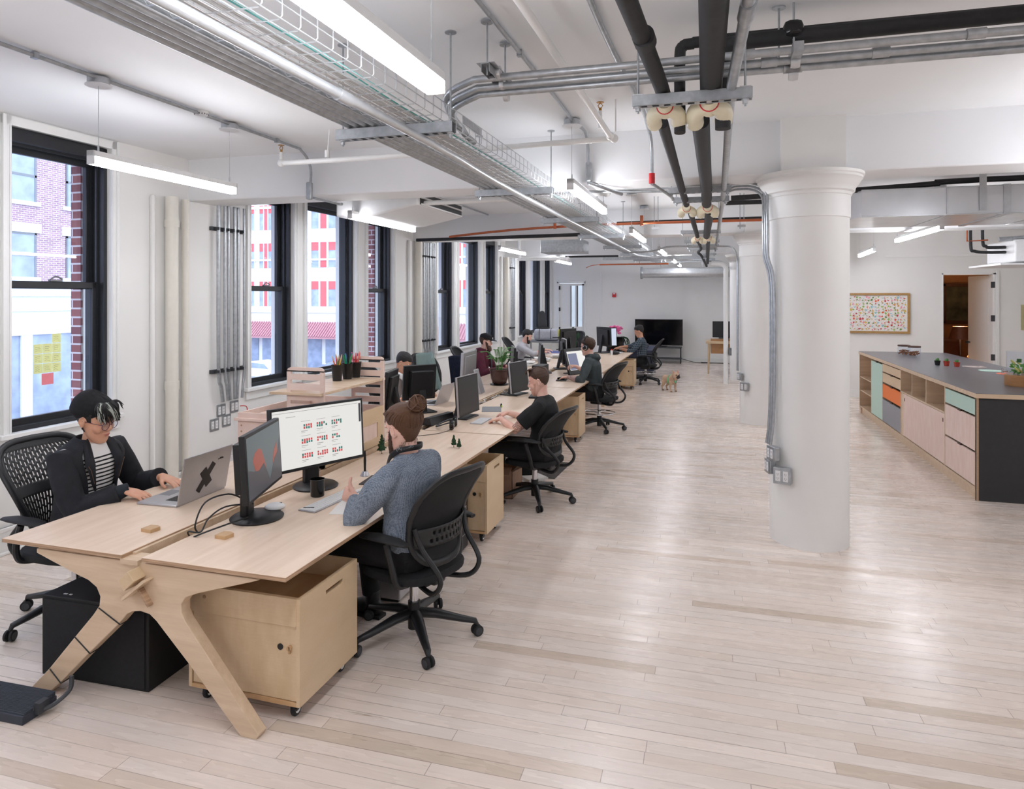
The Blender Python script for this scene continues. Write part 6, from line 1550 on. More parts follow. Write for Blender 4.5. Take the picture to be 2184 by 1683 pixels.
for k, (dy, h) in enumerate(((0.0, 0.23), (0.11, 0.20))):
    root = thing('glass_bottle', ('left' if k else 'right') + ' clear glass bottle in the open island cubby', 'bottle', (2.55, 7.285 + 1.60 + dy, 0.684), 0, 'clear bottles in the cubby')
    q = MB(); q.lathe([(0, 0), (0.035, 0), (0.038, 0.01), (0.036, h * 0.55), (0.014, h * 0.8), (0.013, h)], n=20, cap=False); q.build('glass', M['glass'], root)
    q = MB(); q.lathe([(0.028, 0.006), (0.030, 0.02), (0.03, h * 0.4)], n=16); q.build('inner', simple('pale_bottle_liquid', (196, 196, 210), 0.2), root)

# framed artwork: many small coloured marks
root = thing('framed_artwork', 'wide wooden frame holding a white sheet full of small colourful marks', 'picture', (2.20, KY - 0.012, 1.21))
W_, H_ = 1.40, 0.75
q = MB(); q.bb(0, W_, -0.03, 0.01, 0, 0.04); q.bb(0, W_, -0.03, 0.01, H_ - 0.04, H_); q.bb(0, 0.04, -0.03, 0.01, 0.04, H_ - 0.04); q.bb(W_ - 0.04, W_, -0.03, 0.01, 0.04, H_ - 0.04); q.build('frame', simple('gold_oak_frame', (176, 138, 84), 0.5, var=0.1), root, bevel=0.003)
q = MB(); q.bb(0.04, W_ - 0.04, -0.008, 0.0, 0.04, H_ - 0.04); sh = q.build('sheet', 'paper', root)
cols = [(222, 190, 90), (228, 104, 70), (236, 150, 170), (150, 200, 210), (150, 190, 90), (206, 160, 90), (200, 70, 80), (120, 150, 90)]
rr = random.Random(11)
per = [MB() for _ in cols]; per2 = MB()
for i in range(24):
    for j in range(11):
        x = 0.09 + (i + rr.uniform(-0.3, 0.3)) * (W_ - 0.18) / 23; z = 0.085 + (j + rr.uniform(-0.3, 0.3)) * (H_ - 0.17) / 10
        m_ = per[rr.randrange(len(cols))] if True else None
        n = rr.randint(5, 9); s = rr.uniform(0.012, 0.026)
        poly = [(x + s * rr.uniform(0.45, 1.1) * math.cos(2 * PI * k / n), z + s * rr.uniform(0.45, 1.2) * math.sin(2 * PI * k / n)) for k in range(n)]
        m_.prism(poly, 'Y', -0.0095, -0.008)
        for k in range(3):
            a = rr.uniform(0, 2 * PI); per[rr.randrange(len(cols))].tube([(x + s * math.cos(a), -0.009, z + s * math.sin(a)), (x + s * 1.3 * math.cos(a + 0.3), -0.009, z + s * 1.3 * math.sin(a + 0.3)), (x + s * 1.8 * math.cos(a), -0.009, z + s * 1.8 * math.sin(a))], 0.0022, 4)
for c, m_ in zip(cols, per): m_.build('painted_marks', simple('ink_%d' % c[0], c, 0.7, var=0.1), sh)
# second sheet at right edge
q = MB(); q.bb(0, 0.35, -0.02, 0, 0, 0.45); tag(q.build('notice_board', simple('khaki_board', (186, 178, 140), 0.7), loc=(5.36, KY - 0.004, 1.30)), 'khaki board on the wall at the right edge', 'board')
# dark lounge seen through the doorway
root = thing('framed_painting', 'dark painting in a reddish wood frame inside the dim room', 'picture', (5.02, 17.18, 1.30))
q = MB(); q.bb(0, 0.62, -0.05, 0, 0, 0.07); q.bb(0, 0.62, -0.05, 0, 0.81, 0.88); q.bb(0, 0.07, -0.05, 0, 0, 0.88); q.bb(0.55, 0.62, -0.05, 0, 0, 0.88); q.build('frame', 'darkwood', root, bevel=0.01)
q = MB(); q.bb(0.07, 0.55, -0.02, -0.01, 0.07, 0.81); q.build('canvas', simple('murky_canvas', (66, 66, 48), 0.6, var=0.7, scale=5), root)
root = thing('armchair', 'brown leather armchair in the dim room', 'chair', (4.4, 16.2, 0))
M['leather'] = simple('brown_leather', (96, 52, 34), 0.45, var=0.15)
q = MB(); q.bb(0, 0.9, 0, 0.8, 0.12, 0.42); q.build('seat', 'leather', root, bevel=0.05, seg=3)
q = MB(); q.bb(0.0, 0.9, 0.6, 0.85, 0.3, 1.0); q.build('backrest', 'leather', root, bevel=0.08, seg=3)
for x in (0, 0.75): q = MB(); q.bb(x, x + 0.15, 0, 0.8, 0.12, 0.62); q.build('armrest', 'leather', root, bevel=0.05, seg=3)
for x in (0.06, 0.80):
    for y in (0.05, 0.75): q = MB(); q.cyl((x, y, 0), (x, y, 0.13), 0.02); q.build('leg', 'darkwood', root)
root = thing('table_lamp', 'lamp with dark pleated shade in the dim room', 'lamp', (4.85, 15.5, 0.0))
q = MB(); q.cyl((0, 0, 0.62), (0, 0, 1.1), 0.015); q.cyl((0, 0, 0.62), (0, 0, 0.64), 0.10, n=20); q.build('base', 'black', root)
q = MB(); q.lathe([(0.20, 1.05), (0.13, 1.30)], n=26, cap=False); q.build('shade', 'leather', root)
q = MB(); q.bb(-0.25, 0.25, -0.25, 0.25, 0.58, 0.62)
for sx in (-0.22, 0.22):
    for sy in (-0.22, 0.22): q.bb(sx - 0.02, sx + 0.02, sy - 0.02, sy + 0.02, 0, 0.58)
tag(q.build('side_table', 'darkwood', loc=(4.85, 15.5, 0)), 'small dark side table under the lamp in the dim room', 'table')
root = thing('dark_screen', 'black screen standing in the dim room', 'screen', (5.25, 15.9, 0.0)); q = MB(); q.bb(0, 0.6, 0, 0.06, 0.75, 1.15); q.build('panel', 'blackgloss', root, bevel=0.01); q = MB(); q.bb(0.2, 0.4, -0.1, 0.2, 0.6, 0.62); q.bb(0.27, 0.33, 0.0, 0.05, 0.62, 0.76); q.build('stand', 'black', root); q = MB(); q.bb(-0.2, 0.8, -0.3, 0.4, 0.56, 0.60); q.bb(-0.15, -0.1, -0.25, 0.35, 0, 0.56); q.bb(0.7, 0.75, -0.25, 0.35, 0, 0.56); tag(q.build('low_cabinet', 'darkwood', loc=(5.25, 15.9, 0)), 'low dark cabinet under the black screen in the dim room', 'cabinet')
b = MB(); b.ell((0, 0, 0), (0.2, 0.12, 0.08)); tag(b.build('cushion', simple('amber_cloth', (200, 140, 50), 0.8), loc=(5.15, 15.45, 0.70)), 'amber cushion on the low cabinet in the dim room', 'cushion')
lamp_l = bpy.data.lights.new('lounge_lamp_light', 'POINT'); lamp_l.energy = 34; lamp_l.color = (1, 0.66, 0.38); lamp_l.shadow_soft_size = 0.08
lo = bpy.data.objects.new('lounge_lamp_light', lamp_l); COL.objects.link(lo); lo.location = (4.85, 15.5, 1.2)

# ============================================================ far end of the office
root = thing('television', 'big black television on a metal trolley by the far wall', 'television', (-1.99, 19.95, 0))
q = MB(); q.bb(0, 1.34, 0, 0.05, 0.50, 1.24); q.build('case', 'black', root, bevel=0.006)
q = MB(); q.bb(0.015, 1.325, -0.002, 0.0, 0.52, 1.225); q.build('screen', simple('tv_screen', (8, 9, 12), 0.08), root)
q = MB(); q.bb(-0.006, 1.346, -0.003, 0.02, 1.238, 1.250); q.bb(1.336, 1.346, -0.003, 0.02, 0.5, 1.24); q.bb(-0.006, 0.002, -0.003, 0.02, 0.5, 1.24); q.build('silver_edge', 'alu', root)
q = MB(); q.bb(0.45, 0.9, -0.12, 0.14, 0.455, 0.475); q.bb(0.6, 0.75, 0.0, 0.05, 0.47, 0.52); q.build('stand', 'black', root)
root = thing('trolley', 'dark metal trolley carrying the television', 'trolley', (-2.0, 19.75, 0))
q = MB(); q.bb(0.0, 1.32, 0, 0.42, 0.43, 0.455); q.bb(0.0, 1.32, 0, 0.42, 0.12, 0.14)
q.build('shelf', 'darkgrey', root)
for x in (0.02, 1.28):
    for y in (0.02, 0.38): q = MB(); q.bb(x, x + 0.025, y, y + 0.025, 0.05, 0.45); q.build('leg', 'darkgrey', root); q = MB(); q.lathe([(0.0, -0.012), (0.028, -0.01), (0.028, 0.01), (0, 0.012)], (x + 0.012, y + 0.012, 0.028), 14, 'X'); q.build('castor', 'rubber', root)
b = MB(); b.curve([(-0.75, 19.9, 0.15), (-0.6, 20.0, 0.10), (-0.3, 20.1, 0.02), (0.0, 20.15, 0.012), (0.6, 20.15, 0.012)], 0.008, 6); b.bb(-0.15, 0.05, 20.12, 20.17, 0.0, 0.03); tag(b.build('power_cable', 'black'), 'black power cable lying along the far wall', 'cable')
root = thing('fire_alarm', 'red fire alarm box on the far wall', 'alarm', (-2.70, FARY, 1.87))
q = MB(); q.bb(0, 0.11, -0.05, 0, 0, 0.13); q.build('body', 'red', root, bevel=0.006); q = MB(); q.bb(0.02, 0.09, -0.053, -0.05, 0.09, 0.12); q.build('white_strip', 'whiteplastic', root)
# blue-grey padded bench
root = thing('padded_bench', 'dark slate padded bench block on a steel frame behind the checked-shirt man', 'bench', (-1.90, 15.9, 0), 0.03)
M['slate'] = simple('dark_slate_felt', (60, 64, 84), 0.9, var=0.08, scale=50, bump=0.2)
q = MB(); q.bb(0, 0.72, 0, 1.5, 0.13, 0.66); q.build('cushion_block', 'slate', root, bevel=0.02, seg=3)
q = MB(); q.bb(0.0, 0.72, 0.0, 0.03, 0.10, 0.13); q.bb(0.69, 0.72, 0, 1.5, 0.10, 0.13); q.bb(0, 0.03, 0, 1.5, 0.10, 0.13)
for x in (0.0, 0.69):
    for y in (0.0, 1.47): q.bb(x, x + 0.03, y, y + 0.03, 0, 0.10)
q.build('steel_frame', 'galv', root)
q = MB(); q.bb(0.1, 0.5, 0.3, 0.9, 0.0, 0.10); tag(q.build('bolster', 'slate', loc=(-1.85, 16.0, 0.66), bevel=0.04, seg=3), 'dark slate cushion lying on the padded bench', 'cushion')
# far right desk on trestle with screen
root = thing('small_wood_desk', 'small wooden desk by the far wall beside the white pipe', 'desk', (-0.02, 17.35, 0))
q = MB(); q.bb(0, 1.3, 0, 0.75, 0.74, 0.80); q.build('desktop', 'plyped', root, bevel=0.003)
q = MB(); q.bb(0.12, 1.2, 0.05, 0.7, 0.50, 0.74); q.build('drawer', 'plydark', root)
for x in (0.06, 1.2):
    for y in (0.04, 0.70): q = MB(); q.tube([(x + 0.02, y, 0.74), (x, y, 0)], [0.032, 0.02], 10); q.build('leg', 'plyped', root)
q = MB(); q.bb(0.12, 0.60, 0.15, 0.5, 0, 0.045); q.bb(0.5, 0.53, 0.15, 0.5, 0.045, 0.09); tag(q.build('wooden_tray', 'plydark', loc=(-0.02, 17.35, 0.80), bevel=0.003), 'low wooden riser on the far small desk', 'riser')
monitor((0.42, 17.72, 0.86), -PI / 2 - 0.05, 0.55, 0.40, 0.22, 'monitor with dark page on the far small desk', 'scr_off', 'rect', 0.02, bez=0.02)
# small table with bags, parcel
root = thing('side_table', 'grey table with the bags by the last windows', 'table', (-4.15, 16.9, 0))
q = MB(); q.bb(-0.4, 0.6, 0, 0.8, 0.72, 0.75); q.build('tabletop', 'greyplastic', root)
for x in (-0.37, 0.54):
    for y in (0.03, 0.74): q = MB(); q.bb(x, x + 0.03, y, y + 0.03, 0, 0.72); q.build('leg', 'galv', root)
root = thing('duffel_bag', 'light grey duffel bag with dark straps on the far table', 'bag', (-3.98, 17.1, 0.752))
q = MB(); q.bb(-0.32, 0.32, -0.02, 0.32, 0.0, 0.31); q.build('body', simple('grey_canvas', (176, 178, 188), 0.9, var=0.1), root, bevel=0.09, seg=4)
for x in (-0.16, 0.14): q = MB(); q.curve([(x, -0.025, 0.05), (x, -0.03, 0.18), (x, -0.01, 0.27), (x, 0.10, 0.315)], [(0.004, 0.022)] * 16, 8, 5); q.build('strap', 'black', root)
q = MB(); q.ell((0.34, 0.1, 0.17), (0.05, 0.05, 0.13)); q.build('yellow_strap', simple('acid_yellow', (190, 190, 40), 0.7), root)
root = thing('snowboard', 'dark snowboard tip sticking up from the duffel bag', 'snowboard', (-4.08, 17.2, 1.08), 0)
q = MB(); pts = []
q.prism([(-0.10, 0.0), (-0.13, 0.12), (-0.15, 0.25), (-0.15, 0.34), (-0.12, 0.41), (-0.06, 0.45), (0.0, 0.44), (0.04, 0.38), (0.07, 0.25), (0.10, 0.12), (0.13, 0.0)], 'Y', -0.01, 0.01); q.build('board', 'darkgrey', root, rot=(0.15, 0.12, 0))
q = MB(); q.ell((0.0, -0.02, 0.0), (0.2, 0.05, 0.035)); q.build('binding', 'black', root)
q = MB(); q.bb(0, 0.3, 0, 0.2, 0, 0.35); tag(q.build('white_carton', 'whiteplastic', loc=(-4.15, 15.9, 0.0)), 'pale upright carton standing under the far table', 'box')
# flower, cactus, blossom on the far desk
root = thing('black_planter', 'black box planter with pink blossoms on the far desk', 'planter', (-1.95, 15.2, 0.55))
q = MB(); q.bb(-0.17, 0.17, 0, 0.3, 0, 0.45); q.build('pot', 'blackgloss', root, bevel=0.01)
rr = random.Random(6); q = MB()
for i in range(40): q.ell((rr.uniform(-0.13, 0.13), 0.15 + rr.uniform(-0.05, 0.05), 0.52 + rr.uniform(0, 0.16)), (0.03, 0.03, 0.026), n=6, m=4)
q.build('blossom', simple('pink_petals', (238, 110, 170), 0.6, var=0.1), root)
q = MB()
for i in range(9):
    x = 0.17 + rr.uniform(0, 0.10); q.curve([(0.12, 0.1, 0.45), (x, 0.1, 0.42), (x + 0.05, 0.1, 0.3 + rr.uniform(-0.1, 0.1)), (x + 0.03, 0.1, 0.15 + rr.uniform(0, 0.1))], 0.006, 5, 4)
q.build('trailing_leaves', 'darkgreen', root)
b = MB(); b.bb(-0.25, 0.25, 0, 0.5, 0, 0.55); tag(b.build('plinth', 'plyped', loc=(-1.95, 15.1, 0), bevel=0.003), 'low plywood plinth under the black planter', 'plinth')
root = thing('cactus', 'paddle cactus in a pot on the far desk', 'potted plant', (-2.62, 13.9, DT))
q = MB(); q.lathe([(0, 0), (0.06, 0), (0.07, 0.10), (0, 0.10)], n=18); q.build('pot', 'black', root)
q = MB(); q.ell((0, 0, 0.25), (0.05, 0.03, 0.14)); q.ell((-0.03, 0, 0.45), (0.035, 0.02, 0.10)); q.ell((0.07, 0, 0.37), (0.03, 0.02, 0.07)); q.build('pads', 'darkgreen', root)
root = thing('desk_lamp', 'black arm lamp reaching left over the far desk', 'lamp', (-2.45, 13.3, DT))
q = MB(); q.cyl((0, 0, 0), (0, 0, 0.02), 0.07, n=20); q.curve([(0, 0, 0.02), (0.02, 0, 0.25), (-0.1, 0, 0.36), (-0.38, 0, 0.37)], 0.010, 8); q.build('arm', 'black', root)
q = MB(); q.box((-0.42, 0, 0.365), (0.16, 0.04, 0.015)); q.build('head', 'black', root)
b = MB(); b.bb(-0.2, 0.9, -0.03, 0.03, 0, 0.05); tag(b.build('blue_rail', simple('periwinkle_blue', (120, 130, 190), 0.5), loc=(-3.15, 13.9, DT)), 'blue divider strip on the far desks', 'divider')
for k, (x, y) in enumerate(((-2.9, 12.2), (-2.75, 12.9), (-2.95, 11.3))):
    b = MB(); rr = random.Random(k + 20)
    for i in range(5): b.box((rr.uniform(-0.04, 0.04), rr.uniform(-0.04, 0.04), 0.008 + i * 0.012), (0.22, 0.30, 0.010), rotm(0, 0, rr.uniform(-0.4, 0.4)))
    tag(b.build('paper_pile', 'paper', loc=(x, y, DT)), 'loose pile of white papers on the far window-side desk, %s' % ('middle', 'farthest', 'nearest')[k], 'papers', 'paper piles on the far desks')
# ============================================================ people
def skinmat(name, rgb):
    q = NB(name)
    f = q.noise(14, detail=4)
    c = lin(rgb); a = (c[0] * 0.93, c[1] * 0.82, c[2] * 0.80, 1)
    col = q.ramp(f, [(0.35, a), (0.65, c)])
    q.b.inputs['Subsurface Weight'].default_value = 0.06
    q.b.inputs['Subsurface Radius'].default_value = (0.02, 0.008, 0.004)
    return q.set(col, 0.5)
def hairmat(name, a, b_, scale=(3, 3, 60)):
    q = NB(name)
    f = q.noise(40, stretch=scale, detail=4)
    g = q.noise(160, stretch=scale, detail=2)
    q.bump(g, 0.6, 0.004)
    return q.set(q.ramp(f, [(0.3, lin(a)), (0.7, lin(b_))]), 0.45)
HR = [(-0.118, 0.070, 0.034, 0.018), (-0.110, 0.082, 0.014, 0.034), (-0.095, 0.087, -0.006, 0.044), (-0.072, 0.087, -0.034, 0.055), (-0.045, 0.085, -0.058, 0.063), (-0.015, 0.083, -0.080, 0.069), (0.012, 0.080, -0.094, 0.073), (0.040, 0.084, -0.101, 0.077), (0.068, 0.078, -0.098, 0.075), (0.090, 0.062, -0.084, 0.064), (0.106, 0.036, -0.058, 0.046), (0.116, 0.004, -0.026, 0.020)]
def hp(a, z, s=1.0, off=0.0):
    z = max(HR[0][0], min(HR[-1][0], z))
    for k in range(len(HR) - 1):
        if HR[k][0] <= z <= HR[k + 1][0]:
            t = (z - HR[k][0]) / (HR[k + 1][0] - HR[k][0]); r = [HR[k][i] + (HR[k + 1][i] - HR[k][i]) * t for i in range(4)]; break
    cx = (r[1] + r[2]) / 2; rx = (r[1] - r[2]) / 2; wy = r[3]
    ca, sa = math.cos(a), math.sin(a)
    p = Vector((cx + rx * (abs(ca) ** 0.92) * (1 if ca >= 0 else -1), wy * (abs(sa) ** 0.92) * (1 if sa >= 0 else -1), r[0]))
    n = Vector((ca / max(rx, 0.02), sa / max(wy, 0.02), 0)); n.normalize()
    n = (n + Vector((0, 0, 1)) * max(-0.6, min(2.2, (z - 0.035) * 22 if z > 0.035 else (z + 0.03) * 6 if z < -0.03 else 0))).normalized()
    return p * s + n * off
def add_head(mb, T):
    s0 = len(mb.v)
    rings = [[hp(2 * PI * i / 28, z) for i in range(28)] for (z, _, _, _) in HR]
    mb.loft(rings)
    mb.tube([(0.076, 0, 0.020), (0.088, 0, 0.0), (0.100, 0, -0.020), (0.100, 0, -0.030)], [0.008, 0.009, 0.011, 0.007], 12)
    for s in (-1, 1):
        mb.ell((0.090, 0.011 * s, -0.028), (0.012, 0.009, 0.008))
        mb.ell((0.072, 0.032 * s, 0.027), (0.013, 0.022, 0.007))
        mb.ell((0.074, 0.031 * s, 0.004), (0.010, 0.014, 0.010))
        mb.ell((0.058, 0.038 * s, -0.028), (0.026, 0.026, 0.028))
        mb.ell((-0.008, 0.074 * s, -0.008), (0.017, 0.006, 0.031), rotm(0, 0.15, 0.35 * s))
        mb.tube([(0.002, 0.073 * s, 0.012), (-0.008, 0.083 * s, 0.024), (-0.022, 0.085 * s, 0.012), (-0.024, 0.083 * s, -0.010), (-0.010, 0.075 * s, -0.034)], 0.0045, 8)
    mb.ell((0.085, 0, -0.052), (0.011, 0.021, 0.0065)); mb.ell((0.084, 0, -0.063), (0.010, 0.018, 0.006))
    mb.ell((0.074, 0, -0.100), (0.016, 0.020, 0.014))
    for i in range(s0, len(mb.v)): mb.v[i] = tuple(T @ Vector(mb.v[i]))
def basis(o, x, z):
    x = x.normalized(); y = z.cross(x).normalized(); z = x.cross(y)
    m = Matrix((x, y, z)).transposed().to_4x4(); m.translation = o; return m
def add_hand(mb, W_, d, n, side, curl=(0.35, 0.45, 0.35), thumb='rest', sc=1.0, spread=1.0):
    """W_ wrist, d finger direction, n palm normal (away from palm = back of hand up), side +1 thumb on +y of the hand frame"""
    T = basis(W_, d, n); s0 = len(mb.v)
    mb.tube([(-0.02, 0, 0), (0.01, 0, 0), (0.045, 0, 0), (0.082, 0, -0.002), (0.092, 0, -0.004)], [(0.019, 0.026), (0.019, 0.029), (0.016, 0.040), (0.013, 0.041), (0.010, 0.038)], 16, up=(0, 0, 1))
    for k, (y, L_) in enumerate(((0.031, 0.068), (0.0105, 0.078), (-0.0105, 0.072), (-0.031, 0.056))):
        a = 0.0; p = Vector((0.086, y * side, -0.002)); pts = [p - Vector((0.02, 0, 0)), p.copy()]; yaw = (y * 2.2 * spread) * side
        for q, frac in enumerate((0.45, 0.30, 0.25)):
            a += curl[q]; p = p + Vector((math.cos(a) * math.cos(yaw), math.sin(yaw), -math.sin(a))) * L_ * frac; pts.append(p.copy())
        mb.tube(pts, [0.0095, 0.0098, 0.0088, 0.0080, 0.0062], 10)
        mb.ell(pts[-1], (0.0064, 0.0064, 0.0062), n=8, m=6)
    if thumb == 'up':
        tp = [Vector((0.015, 0.020 * side, 0.0)), Vector((0.045, 0.042 * side, 0.006)), Vector((0.060, 0.070 * side, 0.010)), Vector((0.062, 0.095 * side, 0.008))]
    elif thumb == 'pinch':
        tp = [Vector((0.015, 0.020 * side, -0.004)), Vector((0.045, 0.042 * side, -0.018)), Vector((0.075, 0.040 * side, -0.034)), Vector((0.098, 0.030 * side, -0.040))]
    else:
        tp = [Vector((0.010, 0.018 * side, -0.002)), Vector((0.040, 0.046 * side, -0.012)), Vector((0.066, 0.060 * side, -0.020)), Vector((0.088, 0.060 * side, -0.026))]
    mb.tube(tp, [0.015, 0.0135, 0.0105, 0.0085], 10); mb.ell(tp[-1], (0.0088, 0.0088, 0.008), n=8, m=6)
    for i in range(s0, len(mb.v)):
        v = Vector(mb.v[i]) * sc; mb.v[i] = tuple(T @ v)
def ik(S, W_, a, b_, pole):
    d = W_ - S; L_ = min(d.length, (a + b_) * 0.995); dn = d.normalized(); 
    if d.length > L_: W_ = S + dn * L_
    x = (a * a - b_ * b_ + L_ * L_) / (2 * L_); h = math.sqrt(max(0, a * a - x * x))
    pl = pole - dn * pole.dot(dn); pl.normalize()
    return S + dn * x + pl * h, W_
def remesh(o, vox, sm=2):
    r = o.modifiers.new('skin', 'REMESH'); r.mode = 'VOXEL'; r.voxel_size = vox; r.use_smooth_shade = True
    if sm:
        k = o.modifiers.new('smooth', 'SMOOTH'); k.factor = 0.5; k.iterations = sm
    return o
def person(label, hip, rz, lean=8, upper=16, head=(20, 0, 0), wl=None, wr=None, handl=None, handr=None, female=0.0, hipz=0.54, skin='skin_a', vox=0.005,
           shirt=None, shirtmat='black', sleeve='long', pantsmat=None, shoemat='black', group='people at the desks', polel=None, poler=None, feet=None, bulk=1.0, necktuck=0.0, shoulder=0.185, hoodie=False, skirt=True, pantsL=True, handsc=1.0, hs=1.04):
    """everything is in the person's frame: x forward, y left; wl / wr are world points of the wrists"""
    root = thing('person', label, 'person', (hip[0], hip[1], 0), rz, group)
    Mi = (Matrix.Translation((hip[0], hip[1], 0)) @ Matrix.Rotation(rz, 4, 'Z')).inverted()
    H = Vector((0, 0, hipz)); la = math.radians(lean); ua = math.radians(upper)
    d1 = Vector((math.sin(la), 0, math.cos(la))); d2 = Vector((math.sin((la + ua) / 2), 0, math.cos((la + ua) / 2))); d3 = Vector((math.sin(ua), 0, math.cos(ua)))
    p1 = H + d1 * 0.19; p2 = p1 + d2 * 0.19; p3 = p2 + d3 * 0.115
    na = ua * 0.5 + math.radians(head[0]) * 0.35
    dn = Vector((math.sin(na), 0, math.cos(na)))
    hc = p3 + dn * 0.135 + Vector((0.012, 0, 0))
    Th = Matrix.Translation(hc) @ Matrix.Scale(hs, 4) @ Matrix.Rotation(math.radians(head[2]), 4, 'X') @ Matrix.Rotation(math.radians(head[1]), 4, 'Z') @ Matrix.Rotation(math.radians(head[0]), 4, 'Y')
    b = MB()
    B_ = bulk
    def torso(mb, off, top=True, bottom=0.0):
        up = Vector((1, 0, 0))
        specs = [(H - d1 * (0.10 if off < 0 else 0.05), d1, 0.115, 0.165), (H, d1, 0.118, 0.168), (H + d1 * 0.10, d1, 0.105 * B_, 0.150 * B_), (p1, d2, 0.098 * B_, 0.142 * B_), (p1 + d2 * 0.10, d2, 0.108 * B_, 0.155 * B_), (p2 - d2 * 0.02, d2, 0.110 * B_, 0.165 * B_), (p2 + d3 * 0.045, d3, 0.092 * B_, 0.165 * B_), (p2 + d3 * 0.085, d3, 0.070, 0.125), (p3 + d3 * 0.005, d3, 0.056, 0.068)]
        rings = []
        for (c, d, rx, ry) in specs:
            a = up - d * up.dot(d); a.normalize(); q = d.cross(a)
            rings.append([c + a * ((rx + off) * math.cos(2 * PI * i / 28) * (1.0 if math.cos(2 * PI * i / 28) > 0 else 0.86)) + q * ((ry + off) * abs(math.sin(2 * PI * i / 28)) ** 0.85 * (1 if math.sin(2 * PI * i / 28) > 0 else -1)) for i in range(28)])
        mb.loft(rings)
    torso(b, -0.012)
    # neck and head
    b.tube([p3 - d3 * 0.06, p3, p3 + dn * 0.06, hc - dn * 0.02 + Vector((-0.02, 0, 0))], [0.060, 0.054 - 0.006 * female, 0.051 - 0.006 * female, 0.052], 16)
    add_head(b, Th)
    # arms
    arms = {}
    for s, wt, hd, pole in ((1, wl, handl, polel), (-1, wr, handr, poler)):
        S = p2 + d3 * 0.035 + Vector((0, shoulder * s, 0))
        W_ = Mi @ Vector(wt) if wt else Vector((0.40, 0.18 * s, 0.74))
        E_, W_ = ik(S, W_, 0.295, 0.265, Vector(pole) if pole else Vector((-0.35, 0.55 * s, -1.0)))
        arms[s] = (S, E_, W_)
        k = 1.0 - 0.12 * female
        b.tube([p2 + d3 * 0.03 + Vector((0, 0.08 * s, 0)), S, S.lerp(E_, 0.35), S.lerp(E_, 0.8), E_, E_.lerp(W_, 0.25), E_.lerp(W_, 0.7), W_], [0.05, 0.052 * k, 0.048 * k * B_, 0.041 * k, 0.038 * k, 0.041 * k, 0.031 * k, 0.025 * k], 14)
        hd = hd or {}
        d = hd.get('d'); d = Vector(d).normalized() if d else (W_ - E_).normalized() * 0.6 + Vector((0.6, 0, -0.15))
        n = Vector(hd.get('n', (0.1, 0, 1)))
        add_hand(b, W_, d.normalized(), n, -s, hd.get('curl', (0.30, 0.45, 0.35)), hd.get('thumb', 'rest'), handsc)
    # legs
    hipj = {}; fl = feet or ((0.44, 0.12), (0.44, -0.12))
    for s in (1, -1):
        J = H + Vector((0.02, 0.09 * s, -0.02)); fx, fy = fl[0 if s == 1 else 1]
        A = Vector((fx, fy, 0.095)); K, A = ik(J, A, 0.43, 0.42, Vector((0.6, 0.12 * s, 1.0)))
        hipj[s] = (J, K, A)
        b.tube([J - Vector((0.05, 0, 0)), J, J.lerp(K, 0.5), K, K.lerp(A, 0.3), K.lerp(A, 0.75), A], [0.07, 0.082, 0.068, 0.053, 0.050, 0.038, 0.033], 14)
        b.tube([A + Vector((-0.05, 0, -0.045)), A + Vector((0.0, 0, -0.045)), A + Vector((0.09, 0, -0.058)), A + Vector((0.15, 0, -0.066))], [0.030, 0.036, 0.032, 0.018], 12)
    for s in (1, -1): b.tube([p3 - d3 * 0.035 + Vector((0, 0.02 * s, 0)), (p3 - d3 * 0.03).lerp(arms[s][0], 0.5), arms[s][0]], [0.045, 0.046, 0.048], 14)
    body = remesh(b.build('body', M[skin], root), vox)
    # shoes
    for s in (1, -1):
        A = hipj[s][2]
        b = MB(); b.tube([A + Vector((-0.075, 0, -0.050)), A + Vector((-0.055, 0, -0.045)), A + Vector((0.02, 0, -0.035)), A + Vector((0.10, 0, -0.052)), A + Vector((0.175, 0, -0.068)), A + Vector((0.195, 0, -0.074))], [(0.03, 0.025), (0.045, 0.036), (0.058, 0.042), (0.042, 0.045), (0.026, 0.038), (0.010, 0.018)], 14, up=(0, 0, 1))
        b.tube([A + Vector((-0.01, 0, -0.05)), A + Vector((-0.01, 0, 0.06))], [0.048, 0.045], 14)
        sh = b.build('shoe', M[shoemat], root); remesh(sh, 0.008)
        b = MB(); b.prism([(A.x - 0.08, A.y - 0.035), (A.x + 0.06, A.y - 0.044), (A.x + 0.17, A.y - 0.040), (A.x + 0.205, A.y), (A.x + 0.17, A.y + 0.040), (A.x + 0.06, A.y + 0.044), (A.x - 0.08, A.y + 0.035)], 'Z', 0.0, 0.018); b.build('sole', 'rubber', sh)
    # trousers
    b = MB()
    for s in (1, -1):
        J, K, A = hipj[s]
        b.tube([J - Vector((0.07, 0, -0.01)), J, J.lerp(K, 0.5), K, K.lerp(A, 0.35), K.lerp(A, 0.80), A + Vector((0, 0, 0.03))], [0.085, 0.098, 0.084, 0.068, 0.064, 0.055, 0.054], 16)
    b.tube([H - d1 * 0.11, H - d1 * 0.03, H + d1 * 0.09], [(0.10, 0.165), (0.130, 0.180), (0.122, 0.168)], 18, up=(1, 0, 0))
    remesh(b.build('trousers', M[pantsmat or 'pants_black'], root), 0.010, 3)
    # upper garment
    b = MB(); torso(b, 0.010)
    for s in (1, -1): b.tube([p3 - d3 * 0.040 + Vector((0, 0.03 * s, 0)), (p3 - d3 * 0.035).lerp(arms[s][0], 0.5), arms[s][0]], [0.052, 0.058, 0.062], 16)
